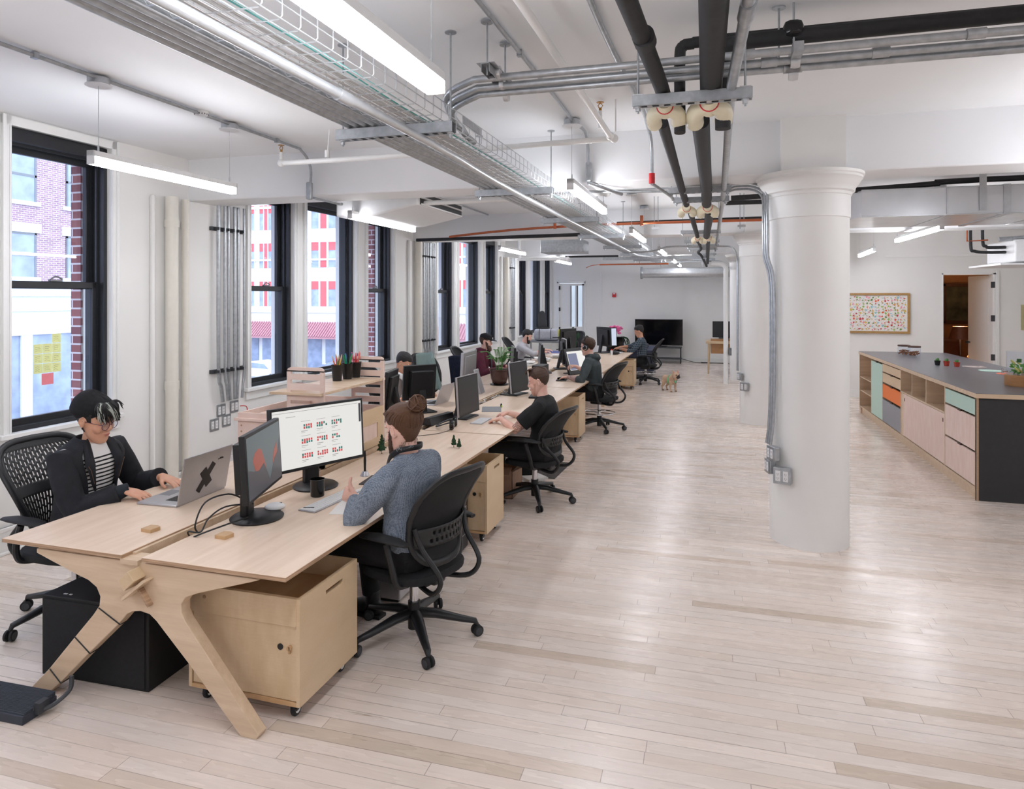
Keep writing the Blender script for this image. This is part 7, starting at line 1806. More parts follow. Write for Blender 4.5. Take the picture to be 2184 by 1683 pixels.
    for s in (1, -1):
        S, E_, W_ = arms[s]
        g = 0.012 if sleeve != 'tee' else 0.014
        if sleeve == 'long':
            We = E_.lerp(W_, 0.93)
            b.tube([p2 + d3 * 0.02 + Vector((0, 0.07 * s, 0)), S, S.lerp(E_, 0.35), S.lerp(E_, 0.8), E_, E_.lerp(W_, 0.25), E_.lerp(W_, 0.7), We], [0.060, 0.065, 0.062 * B_, 0.056, 0.054, 0.054, 0.045, 0.038], 16)
        elif sleeve == 'push':
            We = E_.lerp(W_, 0.32)
            b.tube([p2 + d3 * 0.02 + Vector((0, 0.07 * s, 0)), S, S.lerp(E_, 0.35), S.lerp(E_, 0.8), E_, We], [0.060, 0.066, 0.063 * B_, 0.056, 0.056, 0.054], 16)
        else:
            We = S.lerp(E_, 0.72)
            b.tube([p2 + d3 * 0.02 + Vector((0, 0.07 * s, 0)), S, S.lerp(E_, 0.35), We], [0.060, 0.064, 0.064 * B_, 0.063 * B_], 16)
    if hoodie:
        b.tube([p3 + Vector((0.05, 0.06, 0.0)), p3 + Vector((-0.02, 0.095, 0.01)), p3 + Vector((-0.085, 0.06, 0.0)), p3 + Vector((-0.11, 0, -0.02)), p3 + Vector((-0.085, -0.06, 0.0)), p3 + Vector((-0.02, -0.095, 0.01)), p3 + Vector((0.05, -0.06, 0.0))], [0.02, 0.034, 0.04, 0.046, 0.04, 0.034, 0.02], 12)
    sh = remesh(b.build(shirt or 'shirt', M[shirtmat], root), 0.007, 3)
    return dict(root=root, Th=Th, p1=p1, p2=p2, p3=p3, d1=d1, d2=d2, d3=d3, dn=dn, arms=arms, H=H, shirt=sh, Mi=Mi, hc=hc)
def shell(P_, name, mat, mask, thick, noise=0.0, na=104, nz=64, zmin=-0.10, seed=1, wave=None):
    """a skin over the head where mask(a, z) > 0, thickness thick(a, z)"""
    rr = random.Random(seed); T = P_['Th']; vs = []; fs = []; idx = {}
    N = []
    for j in range(nz + 1):
        z = zmin + (0.116 - zmin) * (1 - (1 - j / nz) ** 1.25)
        for i in range(na):
            a = 2 * PI * i / na
            m = mask(a if a <= PI else a - 2 * PI, z)
            t = thick(a if a <= PI else a - 2 * PI, z) * max(0.0, min(1.0, m * 22)) + noise * (rr.random() - 0.5)
            if wave: t += wave(a, z)
            vs.append(T @ hp(a, z, 1.0, max(t, -0.002))); N.append(m)
    top = len(vs); vs.append(T @ Vector((-0.012, 0, 0.118 + thick(0, 0.116)))); N.append(1)
    for j in range(nz):
        for i in range(na):
            k = (i + 1) % na; q = (j * na + i, j * na + k, (j + 1) * na + k, (j + 1) * na + i)
            if min(N[v] for v in q) > -0.004: fs.append(q)
    for i in range(na):
        if N[nz * na + i] > 0: fs.append((nz * na + i, nz * na + (i + 1) % na, top))
    b = MB(); b.add(vs, fs, True)
    return b.build(name, mat, P_['root'])
def child(P_, name, mat, fn, local='head'):
    b = MB(); fn(b)
    if local == 'head': b.xf(P_['Th'])
    return b.build(name, mat, P_['root'])
def face(P_, brow='hair_black', lips='lip', eyes=True, down=True, beard=None):
    for s in (-1, 1):
        child(P_, 'eyebrow', M[brow], lambda b: b.tube([(0.083, 0.014 * s, 0.029), (0.083, 0.030 * s, 0.034), (0.072, 0.046 * s, 0.029)], [0.002, 0.003, 0.0015], 6))
        if eyes:
            child(P_, 'eyelash', M['hair_black'], lambda b: b.tube([(0.0835, 0.019 * s, 0.001), (0.0855, 0.031 * s, -0.001), (0.077, 0.043 * s, 0.002)], [0.0012, 0.0018, 0.0012], 6))
            child(P_, 'eye', M['eyewhite'], lambda b: (b.ell((0.0765, 0.031 * s, 0.0015), (0.0092, 0.0115, 0.0058)), b.ell((0.0835, 0.031 * s, 0.0005), (0.0030, 0.0042, 0.0042))))
    child(P_, 'lips', M[lips], lambda b: (b.ell((0.0885, 0, -0.0535), (0.0095, 0.019, 0.0042)), b.ell((0.0875, 0, -0.0615), (0.0085, 0.016, 0.0045))))
M['skin_tan'] = skinmat('warm_tan_skin', (214, 166, 138))
M['skin_fair'] = skinmat('fair_pink_skin', (232, 190, 172))
M['skin_olive'] = skinmat('olive_skin', (206, 156, 128))
M['lip'] = simple('lip_skin', (178, 104, 96), 0.45, var=0.05)
M['eyewhite'] = simple('eye', (196, 188, 182), 0.2, var=0.1)
M['hair_black'] = hairmat('black_hair', (16, 15, 16), (36, 33, 34))
M['hair_silver'] = hairmat('silver_hair', (176, 184, 176), (214, 218, 208))
M['hair_brown'] = hairmat('brown_hair', (66, 42, 28), (124, 84, 56))
M['hair_dbrown'] = hairmat('dark_brown_hair', (46, 30, 22), (92, 62, 44))
M['hair_beard'] = hairmat('short_beard_hair', (58, 38, 28), (98, 66, 50))
M['pants_black'] = simple('black_trouser_cloth', (22, 22, 25), 0.9, var=0.3, scale=12, bump=0.2)
M['pants_navy'] = simple('navy_trouser_cloth', (32, 36, 48), 0.9, var=0.2, scale=12, bump=0.2)
M['denim_black'] = simple('black_denim', (27, 29, 35), 0.85, var=0.3, scale=16, bump=0.4)
M['tee_black'] = simple('black_tee_cloth', (20, 21, 23), 0.9, var=0.25, scale=9, bump=0.2)
M['hood_green'] = simple('dark_grey_green_jersey', (60, 68, 70), 0.9, var=0.18, scale=20, bump=0.3)
M['maroon'] = simple('maroon_jersey', (96, 38, 56), 0.9, var=0.2, scale=14, bump=0.2)
M['lightgrey'] = simple('pale_grey_jersey', (186, 186, 192), 0.9, var=0.06, scale=14, bump=0.2)
M['vestgrey'] = simple('warm_grey_vest_cloth', (164, 156, 152), 0.9, var=0.08, scale=14, bump=0.2)
M['whitecloth'] = simple('white_cloth', (226, 226, 226), 0.85, var=0.03)
def knit():
    q = NB('blue_grey_waffle_knit')
    X, Y, Z = q.sep()
    w1 = q.n('ShaderNodeTexVoronoi', feature='F1'); w1.inputs['Scale'].default_value = 150; w1.inputs['Randomness'].default_value = 0.35
    q.link(q.obj(), w1.inputs['Vector'])
    f = q.noise(20)
    col = q.ramp(w1.outputs[0], [(0.15, lin((156, 166, 180))), (0.75, lin((62, 72, 86)))])
    col = q.mix(0.3, col, q.ramp(f, [(0.3, lin((96, 108, 124))), (0.7, lin((146, 156, 168)))]))
    q.bump(q.math('SUBTRACT', 1.0, w1.outputs[0]), 0.8, 0.004)
    return q.set(col, 0.9)
M['knit'] = knit()
def stripes():
    q = NB('white_and_black_striped_jersey')
    X, Y, Z = q.sep()
    t = q.math('FRACT', q.math('MULTIPLY', q.math('ADD', Z, q.math('MULTIPLY', q.noise(5), 0.012)), 43.0))
    band = q.math('MULTIPLY', q.math('LESS_THAN', t, 0.40), q.math('LESS_THAN', Z, 0.965))
    return q.set(q.mix(band, lin((226, 224, 222)), lin((22, 22, 24))), 0.9)
M['stripes'] = stripes()
def plaid():
    q = NB('dark_blue_checked_cloth')
    X, Y, Z = q.sep()
    a = q.math('LESS_THAN', q.math('FRACT', q.math('MULTIPLY', Z, 26.0)), 0.18); c = q.math('LESS_THAN', q.math('FRACT', q.math('MULTIPLY', q.math('ADD', Y, X), 24.0)), 0.18)
    return q.set(q.mix(q.math('MAXIMUM', a, c), lin((44, 54, 66)), lin((112, 126, 136))), 0.9)
M['plaid'] = plaid()
def tattoo(base, ink):
    q = NB('tattooed_skin')
    v = q.n('ShaderNodeTexVoronoi', feature='DISTANCE_TO_EDGE'); v.inputs['Scale'].default_value = 75
    q.link(q.obj(), v.inputs['Vector'])
    m = q.math('LESS_THAN', v.outputs[0], 0.09)
    return q.set(q.mix(q.math('MULTIPLY', m, 0.8), lin(base), lin(ink)), 0.5)
M['tattoo'] = tattoo((206, 170, 158), (96, 84, 96))
M['tattoo2'] = tattoo((222, 176, 158), (44, 40, 40))

# ---- 1. person in beanie and black denim jacket
P1 = person('person in black beanie, round glasses and black denim jacket over striped tee, at silver laptop', (-3.57, 3.22), 0.02, lean=3, upper=8, head=(16, 4, 2), hipz=0.545, female=1.0, skin='skin_tan', vox=0.0042,
            wl=(-3.26, 3.50, 0.775), wr=(-3.255, 3.20, 0.772), handl=dict(d=(1, -0.1, -0.22), curl=(0.15, 0.35, 0.3)), handr=dict(d=(1, 0.15, -0.20), n=(0.1, -0.1, 1), curl=(0.10, 0.28, 0.25)), shirt='striped_tee', shirtmat='stripes', sleeve='tee', pantsmat='pants_black', shoulder=0.190, bulk=1.0, hs=1.10)
def jacket(P_):
    b = MB(); H, p1, p2, p3, d1, d2, d3 = (P_[k] for k in ('H', 'p1', 'p2', 'p3', 'd1', 'd2', 'd3'))
    n = 40; rings = []
    for (c, d, rx, ry, gap) in ((H - d1 * 0.02, d1, 0.150, 0.190, 0.50), (H + d1 * 0.10, d1, 0.140, 0.172, 0.48), (p1, d2, 0.128, 0.160, 0.50), (p1 + d2 * 0.10, d2, 0.136, 0.172, 0.56), (p2 - d2 * 0.02, d2, 0.138, 0.205, 0.58), (p2 + d3 * 0.045, d3, 0.122, 0.225, 0.60), (p2 + d3 * 0.090, d3, 0.094, 0.190, 0.66), (p3 + d3 * 0.0, d3, 0.082, 0.110, 0.72), (p3 + d3 * 0.03, d3, 0.074, 0.080, 0.95)):
        a = Vector((1, 0, 0)); a = a - d * a.dot(d); a.normalize(); q = d.cross(a); ring = []
        for i in range(n):
            t = gap + (2 * PI - 2 * gap) * i / (n - 1)
            ring.append(c + a * (rx * math.cos(t)) + q * (ry * abs(math.sin(t)) ** 0.85 * (1 if math.sin(t) > 0 else -1)))
        rings.append(ring)
    b.loft(rings, cap=False, closed=False); o = b.build('denim_jacket', 'denim_black', P_['root']); sd = o.modifiers.new('solid', 'SOLIDIFY'); sd.thickness = 0.014; sd.offset = 0; ss = o.modifiers.new('sub', 'SUBSURF'); ss.levels = 1; ss.render_levels = 1
    b = MB()
    for s in (1, -1):
        S, E_, W_ = P_['arms'][s]
        b2 = MB(); b2.tube([p2 + d3 * 0.03 + Vector((0, 0.09 * s, 0)), S + Vector((0, 0, 0.004)), S.lerp(E_, 0.35), S.lerp(E_, 0.8), E_, E_.lerp(W_, 0.3), E_.lerp(W_, 0.72), E_.lerp(W_, 0.86)], [0.074, 0.078, 0.074, 0.068, 0.067, 0.066, 0.060, 0.060], 18)
        sl = b2.build('sleeve', 'denim_black', P_['root']); remesh(sl, 0.007, 2)
        b2 = MB(); b2.tube([E_.lerp(W_, 0.80), E_.lerp(W_, 0.87)], [0.0615, 0.0615], 20); b2.build('cuff', 'denim_black', sl, bevel=0.003)
    # lapels
    for s in (1, -1):
        b2 = MB()
        f = lambda c, x, y: c + Vector((x, y * s, 0))
        b2.add([f(p3, 0.045, 0.062) + Vector((0, 0, 0.03)), f(p3, 0.065, 0.105) + Vector((0, 0, 0.0)), f(p2, 0.128, 0.135), f(p2, 0.135, 0.118) + d2 * -0.03, f(p1, 0.140, 0.095) + d2 * 0.08, f(p1, 0.142, 0.065) + d2 * 0.02, f(p2, 0.125, 0.070) + d2 * 0.0, f(p3, 0.055, 0.050) + Vector((0, 0, -0.01))], [(0, 1, 2, 6), (2, 3, 4, 6), (4, 5, 6), (0, 6, 7)], False)
        o = b2.build('lapel', 'denim_black', P_['root']); sd = o.modifiers.new('solid', 'SOLIDIFY'); sd.thickness = 0.008
        b2 = MB(); b2.tube([f(p2, 0.136, 0.128), f(p2, 0.142, 0.112) + d2 * -0.03, f(p1, 0.147, 0.088) + d2 * 0.08], 0.0012, 5); b2.build('stitching', simple('tan_thread_%d' % (s + 1), (120, 92, 70), 0.8), o)
    # wrist support on the near arm
    S, E_, W_ = P_['arms'][-1]
    b2 = MB(); b2.tube([E_.lerp(W_, 0.78), E_.lerp(W_, 1.0), W_ + (W_ - E_).normalized() * 0.025], [0.046, 0.038, 0.034], 18); o = b2.build('wrist_support', simple('dark_teal_neoprene', (26, 34, 42), 0.8), P_['root'])
    b2 = MB(); p = E_.lerp(W_, 0.9) + Vector((0, -0.040, 0.005)); b2.ell(p, (0.008, 0.003, 0.005)); b2.ell(p + Vector((-0.01, 0, -0.02)), (0.008, 0.004, 0.004)); b2.build('green_print', simple('green_print', (40, 150, 110), 0.6), o)
jacket(P1)
face(P1)
shell(P1, 'hair', M['hair_black'], lambda a, z: z - (0.045 if abs(a) < 1.1 else (0.0 if abs(a) < 1.75 else -0.06)), lambda a, z: 0.006, 0.002)
beanie = shell(P1, 'beanie', simple('black_knit_beanie', (20, 21, 24), 0.95, var=0.3, scale=60, bump=0.4), lambda a, z: z - (0.080 - 0.075 * min(1, abs(a) / 1.7) if abs(a) < 1.7 else 0.005 - 0.055 * (abs(a) - 1.7) / 1.4), lambda a, z: 0.014 + 0.030 * max(0, (abs(a) - 1.2) / 1.9) * max(0.2, min(1, (z + 0.08) * 9)), 0.0)
rr = random.Random(12)
for nm, mt, cnt, sd in (('fringe', 'hair_black', 70, 1), ('silver_fringe', 'hair_silver', 26, 2)):
    b = MB(); rr = random.Random(sd)
    for i in range(cnt):
        a0 = rr.uniform(-1.15, 0.95) if nm == 'fringe' else rr.choice([rr.uniform(-0.95, -0.7), rr.uniform(-0.45, 0.0)])
        st = hp(a0 * 0.75, 0.100, 1, 0.012); m1 = hp(a0 * 0.95 + 0.05, 0.075, 1, 0.020 + rr.uniform(0, 0.006)); e1 = hp(a0 * 1.0 + 0.25 + rr.uniform(-0.08, 0.08), 0.045 + rr.uniform(-0.012, 0.012), 1, 0.016 + rr.uniform(0, 0.008)); e2 = e1 + Vector((0.004, 0.012, -0.018 - rr.uniform(0, 0.012)))
        b.tube(catmull([st, m1, e1, e2], 4), [0.0032] * 4 + [0.0030] * 4 + [0.0022] * 4 + [0.0008], 6)
    for i in range(8 if nm == 'fringe' else 0):
        a0 = rr.uniform(0.5, 1.0); st = hp(a0, 0.095, 1, 0.012)
        b.tube(catmull([st, st + Vector((0.02, 0.02, 0.004)), st + Vector((0.035, 0.035 + rr.uniform(0, 0.015), -0.012 - rr.uniform(0, 0.03)))], 4), [0.0028] * 4 + [0.002] * 4 + [0.0006], 6)
    b.xf(P1['Th']); b.build(nm, M[mt], P1['root'])
def glasses(P_, rgb, r=0.0215, seed=0):
    m = simple('frame_%s_%d' % ('tint', rgb[0]), rgb, 0.3)
    b = MB()
    for s in (-1, 1):
        c = Vector((0.0985, 0.031 * s, -0.004))
        pts = [c + Vector((-0.22 * abs(r * math.cos(t)) * (1 if math.cos(t) * s > 0 else 0.2), r * 1.12 * math.cos(t), r * math.sin(t))) for t in [2 * PI * k / 24 for k in range(25)]]
        b.tube(pts, 0.0017, 6)
        b.tube([(0.0935, 0.053 * s, 0.004), (0.075, 0.068 * s, 0.006), (0.02, 0.078 * s, 0.004), (-0.012, 0.079 * s, 0.002)], 0.0017, 6)
    b.tube([(0.100, -0.008, 0.003), (0.103, 0, 0.006), (0.100, 0.008, 0.003)], 0.0017, 6)
    b.xf(P_['Th']); g = b.build('glasses', m, P_['root'])
    b = MB()
    for s in (-1, 1): b.ell((0.0975, 0.031 * s, -0.004), (0.0006, r * 1.1, r * 0.98))
    b.xf(P_['Th']); b.build('lens', 'glass', g)
glasses(P1, (92, 52, 74))
child(P1, 'earring', M['blackgloss'], lambda b: b.ell((0.0, -0.080, -0.036), (0.004, 0.004, 0.004)))

# ---- 2. man with hair bun, grey knit
P2 = person('man with a brown hair bun and beard in a blue-grey waffle knit, seen from behind', (-1.55, 3.46), PI - 0.16, lean=0, upper=8, head=(16, -16, 0), hipz=0.54, skin='skin_fair', vox=0.0042,
            wl=(-1.885, 3.42, 0.775), wr=(-1.90, 3.93, 0.765), polel=(-0.1, 0.9, -0.7), poler=(-0.2, -0.6, -1), handl=dict(d=(1, -0.15, 0.15), n=(0.1, 1.0, 0.25), curl=(1.1, 1.3, 0.8), thumb='up'), handr=dict(d=(1, 0.1, -0.25), n=(0.1, -0.25, 1), curl=(0.55, 0.7, 0.4), thumb='pinch'),
            shirt='knit_sweater', shirtmat='knit', shoulder=0.205, bulk=1.26, hs=1.14, feet=((0.42, 0.10), (0.40, -0.16)))
def bunhair(P_):
    shell(P_, 'hair', M['hair_brown'], lambda a, z: z - (0.062 if abs(a) < 0.9 else (0.062 - (abs(a) - 0.9) * 0.062 if abs(a) < 1.9 else -0.0 - (abs(a) - 1.9) * 0.085)), lambda a, z: 0.011, 0.0022, zmin=-0.10)
    b = MB(); rr = random.Random(3); K_ = Vector((-0.105, -0.005, 0.088))
    for i in range(170):
        a = rr.uniform(-PI, PI); aa = abs(a)
        z0 = (0.070 if aa < 0.9 else (0.07 - (aa - 0.9) * 0.062 if aa < 1.9 else 0.006 - (aa - 1.9) * 0.055)) + 0.003
        st = hp(a, z0, 1, 0.004); md = hp(a + (PI - aa) * 0.25 * (1 if a > 0 else -1), z0 + (0.095 - z0) * 0.5, 1, 0.013); 
        b.tube(catmull([st, md, K_ + Vector((0.012, rr.uniform(-0.015, 0.015), rr.uniform(-0.015, 0.015)))], 5), [0.0016] * 2 + [0.0030] * 8 + [0.002], 5)
    b.xf(P_['Th']); b.build('pulled_back_strands', M['hair_brown'], P_['root'])
    b = MB(); C_ = Vector((-0.125, -0.005, 0.100))
    b.ell(C_, (0.036, 0.040, 0.034))
    for k in range(26):
        ax = Vector((rr.uniform(-1, 1), rr.uniform(-1, 1), rr.uniform(-1, 1))).normalized(); q = ax.orthogonal().normalized(); r2 = ax.cross(q); R0 = rr.uniform(0.030, 0.043); t0 = rr.uniform(0, 6)
        b.tube([C_ + (q * math.cos(t0 + t * 0.3) + r2 * math.sin(t0 + t * 0.3)) * R0 for t in range(14)], [0.001] + [0.0038] * 12 + [0.001], 6)
    b.xf(P_['Th']); b.build('hair_bun', M['hair_brown'], P_['root'])
    b = MB()
    for k in range(40):
        a = PI + rr.uniform(-1.0, 1.0); st = hp(a, -0.075 + rr.uniform(-0.01, 0.02), 1, 0.004); b.tube([st, st + Vector((0.006 + rr.uniform(-0.006, 0.004), rr.uniform(-0.006, 0.006), -0.016 - rr.uniform(0, 0.012)))], [0.0012, 0.0004], 4)
    b.xf(P_['Th']); b.build('nape_hair', M['hair_brown'], P_['root'])
bunhair(P2)
def beard(P_, m, full=1.0, t=0.012):
    def mask(a, z):
        aa = abs(a)
        if aa > 1.50: return -1
        top = -0.040 + 0.058 * max(0, aa - 0.35) / 1.1
        if aa < 0.20 and -0.069 < z < -0.047: return -1
        return min(top - z, (1.50 - aa) * 0.1)
    return shell(P_, 'beard', m, mask, lambda a, z: t * full * (0.55 + 1.1 * max(0, (-z - 0.05) * 12)), 0.004, na=96, nz=60, zmin=-0.118)
beard(P2, M['hair_beard'], 1.2); face(P2, 'hair_brown')
# camera strap round the neck
b = MB(); p3 = P2['p3']
pts = [p3 + Vector((0.115, 0.045, -0.075)), p3 + Vector((0.07, 0.075, -0.01)), p3 + Vector((0.01, 0.078, 0.030)), p3 + Vector((-0.05, 0.055, 0.045)), p3 + Vector((-0.072, 0.0, 0.045)), p3 + Vector((-0.05, -0.055, 0.045)), p3 + Vector((0.01, -0.078, 0.030)), p3 + Vector((0.07, -0.075, -0.01)), p3 + Vector((0.115, -0.045, -0.075))]
b.curve(pts, [(0.015, 0.003)] * 49, 10, 6, up=(0, 0, 1)); st = b.build('camera_strap', 'black', P2['root'])
for k, ch in enumerate(''): pass
tc = bpy.data.curves.new('strap_lettering', 'FONT'); tc.body = '(A) audio'; tc.size = 0.026; tc.extrude = 0.0006
tmp = bpy.data.objects.new('tmp', tc); COL.objects.link(tmp); bpy.context.view_layer.update(); me = bpy.data.meshes.new_from_object(tmp.evaluated_get(bpy.context.evaluated_depsgraph_get())); bpy.data.objects.remove(tmp)
to = bpy.data.objects.new('strap_lettering', me); COL.objects.link(to); to.parent = st; me.materials.clear(); me.materials.append(M['greyplastic'])
Lx = (pts[3] - pts[2]).normalized(); Lz = Vector((0.25, 1, 0.25)).normalized(); Ly = Lz.cross(Lx).normalized(); Lz = Lx.cross(Ly)
mt = Matrix((Lx, Ly, Lz)).transposed().to_4x4(); mt.translation = pts[2] + Vector((0.012, 0.012, 0.000)); to.matrix_local = mt
# pen in the far hand
W_ = Vector((-1.90, 3.93, 0.765)); b = MB(); b.tube([(-2.02, 3.965, 0.727), (-1.985, 3.945, 0.76), (-1.925, 3.90, 0.83)], [0.0015, 0.005, 0.0045], 10)
tag(b.build('stylus', 'black'), 'black stylus held by the man with the hair bun', 'pen')

# ---- 3. man in black tee
P3 = person('man with side-parted brown hair in a black t-shirt typing, tattoo above the elbow', (-1.44, 6.12), PI + 0.0, lean=-5, upper=10, head=(14, 6, 0), hipz=0.49, skin='skin_fair', vox=0.0048,
            wl=(-1.83, 6.05, 0.768), wr=(-1.86, 6.38, 0.768), handl=dict(d=(1, -0.15, -0.2), curl=(0.45, 0.7, 0.4)), handr=dict(d=(1, 0.1, -0.2), curl=(0.6, 0.9, 0.5)), polel=(-0.3, 0.9, -0.7), shirt='t_shirt', shirtmat='tee_black', sleeve='tee', shoulder=0.20, bulk=1.18, feet=((0.42, 0.12), (0.5, -0.1)))
shell(P3, 'hair', M['hair_dbrown'], lambda a, z: z - (0.066 if abs(a) < 0.85 else (0.066 - (abs(a) - 0.85) * 0.07 if abs(a) < 1.75 else 0.0 - (abs(a) - 1.75) * 0.052)), lambda a, z: 0.0035 + 0.012 * max(0, min(1, (z - 0.058) * 30)) * (1.0 if math.sin(a) < 0.45 or abs(a) < 0.6 else 0.35), 0.001, zmin=-0.085)
b = MB(); rr = random.Random(2)
for i in range(110):
    a0 = rr.uniform(0.3, 1.3); y0 = 0.030; x0 = rr.uniform(-0.08, 0.062)
    b.tube(catmull([(x0, 0.040, 0.100 - abs(x0) * 0.22), (x0 + 0.004, 0.0, 0.128 - abs(x0) * 0.2), (x0 + 0.010, -0.035, 0.122 - abs(x0) * 0.25), (x0 + 0.012, -0.062, 0.090 - abs(x0) * 0.2)], 3), [0.001] + [0.004] * 7 + [0.003, 0.0012], 5)
for i in range(40):
    y0 = rr.uniform(-0.05, 0.045); b.tube(catmull([(0.03, y0, 0.118), (0.065, y0, 0.122), (0.092, y0 - 0.006, 0.105), (0.094, y0 - 0.012, 0.088)], 3), [0.003] * 3 + [0.0042] * 5 + [0.003, 0.001], 5)
b.xf(P3['Th']); b.build('swept_top_hair', M['hair_dbrown'], P3['root'])
face(P3, 'hair_dbrown')
shell(P3, 'stubble', skinmat('stubbled_skin', (210, 164, 146)), lambda a, z: (min(1.35 - abs(a), -0.010 - 0.025 * max(0, 1 - abs(a) / 1.1) - z) if (abs(a) > 0.30 or z < -0.072) else -1), lambda a, z: 0.0022, 0.0, na=84, nz=52, zmin=-0.118)
S, E_, W_ = P3['arms'][1]
b = MB(); b.tube([S.lerp(E_, 0.74), S.lerp(E_, 0.86), S.lerp(E_, 0.98)], [0.0468, 0.0430, 0.0405], 20, cap=False); b.build('upper_arm_tattoo', 'tattoo2', P3['root'])

# ---- 4. man in grey-green hoodie with headphones
P4 = person('man in a dark grey-green hoodie wearing big headphones, drawing on the pen display', (-1.52, 9.62), PI - 0.1, lean=4, upper=14, head=(8, -10, 0), hipz=0.56, skin='skin_fair', vox=0.006,
            wl=(-1.87, 9.38, 0.775), wr=(-1.86, 9.95, 0.87), handl=dict(d=(1, 0.0, -0.2), curl=(0.5, 0.5, 0.3)), handr=dict(d=(1, 0.3, 0.1), curl=(0.8, 0.8, 0.5), thumb='pinch'), polel=(-0.3, 0.8, -0.8), shirt='hoodie', shirtmat='hood_green', sleeve='push', hoodie=True, shoulder=0.195, bulk=1.12, feet=((0.30, 0.10), (0.30, -0.10)))
shell(P4, 'hair', M['hair_dbrown'], lambda a, z: z - (0.060 if abs(a) < 0.9 else (0.06 - (abs(a) - 0.9) * 0.07 if abs(a) < 1.8 else 0.0 - (abs(a) - 1.8) * 0.055)), lambda a, z: 0.014, 0.006, zmin=-0.085)
face(P4, 'hair_dbrown', eyes=False)
def phones(P_, light='greyplastic'):
    b = MB(); b.tube([Vector((-0.005, 0.100 * math.cos(t), 0.02 + 0.125 * math.sin(t))) for t in [PI * k / 18 for k in range(19)]], [(0.006, 0.014)] * 19, 8, up=(1, 0, 0)); b.xf(P_['Th']); h = b.build('headphones', 'blackgloss', P_['root'])
    for s in (-1, 1):
        b = MB(); b.lathe([(0, 0.076), (0.040, 0.078), (0.044, 0.088), (0.040, 0.104), (0.024, 0.110), (0, 0.110)], (-0.008, 0, -0.005), 22, 'Y')
        if s < 0: b.v = [(v[0], -v[1], v[2]) for v in b.v]
        b.xf(P_['Th']); b.build('ear_cup', 'black', h)
        b = MB(); b.lathe([(0.024, 0.1105), (0.030, 0.108), (0.026, 0.104)], (-0.008, 0, -0.005), 22, 'Y', cap=False)
        if s < 0: b.v = [(v[0], -v[1], v[2]) for v in b.v]
        b.xf(P_['Th']); b.build('silver_ring', 'chrome', h)
phones(P4)
S, E_, W_ = P4['arms'][1]
b = MB(); b.tube([E_.lerp(W_, 0.30), E_.lerp(W_, 0.6), E_.lerp(W_, 0.93)], [0.0425, 0.0370, 0.0285], 20, cap=False); b.build('forearm_tattoo', 'tattoo', P4['root'])

# ---- 5. man in checked shirt at the far end
P5 = person('man in a dark checked shirt at the far end of the desks, before the television', (-1.35, 15.0), PI - 0.05, lean=-4, upper=10, head=(20, 0, 0), hipz=0.51, skin='skin_olive', vox=0.007,
            wl=(-1.80, 14.75, 0.775), wr=(-1.82, 14.95, 0.79), shirt='checked_shirt', shirtmat='plaid', sleeve='push', shoulder=0.19, feet=((0.3, 0.1), (0.3, -0.1)))
shell(P5, 'hair', M['hair_black'], lambda a, z: z - (0.060 if abs(a) < 0.9 else (0.06 - (abs(a) - 0.9) * 0.07 if abs(a) < 1.8 else 0.0 - (abs(a) - 1.8) * 0.05)), lambda a, z: 0.010 + 0.014 * max(0, min(1, (z - 0.05) * 30)), 0.004, zmin=-0.08)
face(P5, 'hair_black')
S, E_, W_ = P5['arms'][1]
b = MB(); b.tube([E_.lerp(W_, 0.88), E_.lerp(W_, 0.97)], [0.031, 0.030], 18); b.build('wristwatch', 'alu', P5['root'])

# ---- 6. person with buzz cut, glasses, grey waistcoat with white hood
P6 = person('person with a black buzz cut and glasses in a grey vest with white collar', (-3.62, 7.35), 0.0, lean=8, upper=26, head=(30, 6, 0), hipz=0.52, female=0.5, skin='skin_tan', vox=0.0055,
            wl=(-3.20, 7.50, 0.77), wr=(-3.22, 7.12, 0.77), handl=dict(d=(1, 0, -0.15), curl=(0.25, 0.5, 0.3)), shirt='vest_top', shirtmat='vestgrey', sleeve='push', shoulder=0.17, pantsmat='pants_black')
shell(P6, 'hair', M['hair_black'], lambda a, z: z - (0.062 if abs(a) < 0.9 else (0.062 - (abs(a) - 0.9) * 0.07 if abs(a) < 1.8 else 0.0 - (abs(a) - 1.8) * 0.045)), lambda a, z: 0.003 + 0.009 * max(0, min(1, (z - 0.04) * 20)), 0.001, zmin=-0.08)
face(P6); glasses(P6, (190, 180, 172), 0.023)
b = MB(); p3 = P6['p3']
b.curve([p3 + Vector((0.13, 0.02, -0.13)), p3 + Vector((0.10, 0.07, -0.04)), p3 + Vector((0.0, 0.10, 0.01)), p3 + Vector((-0.08, 0.06, 0.0)), p3 + Vector((-0.10, 0, -0.01)), p3 + Vector((-0.08, -0.06, 0.0)), p3 + Vector((0.0, -0.10, 0.01)), p3 + Vector((0.10, -0.07, -0.04)), p3 + Vector((0.13, -0.02, -0.13))], [(0.035, 0.022)] * 49, 12, 6); remesh(b.build('white_collar', 'whitecloth', P6['root']), 0.006)
S, E_, W_ = P6['arms'][-1]
b = MB(); b.tube([S, S.lerp(E_, 0.4), S.lerp(E_, 0.7)], [0.070, 0.069, 0.070], 18); b.build('white_sleeve', 'whitecloth', P6['root'])

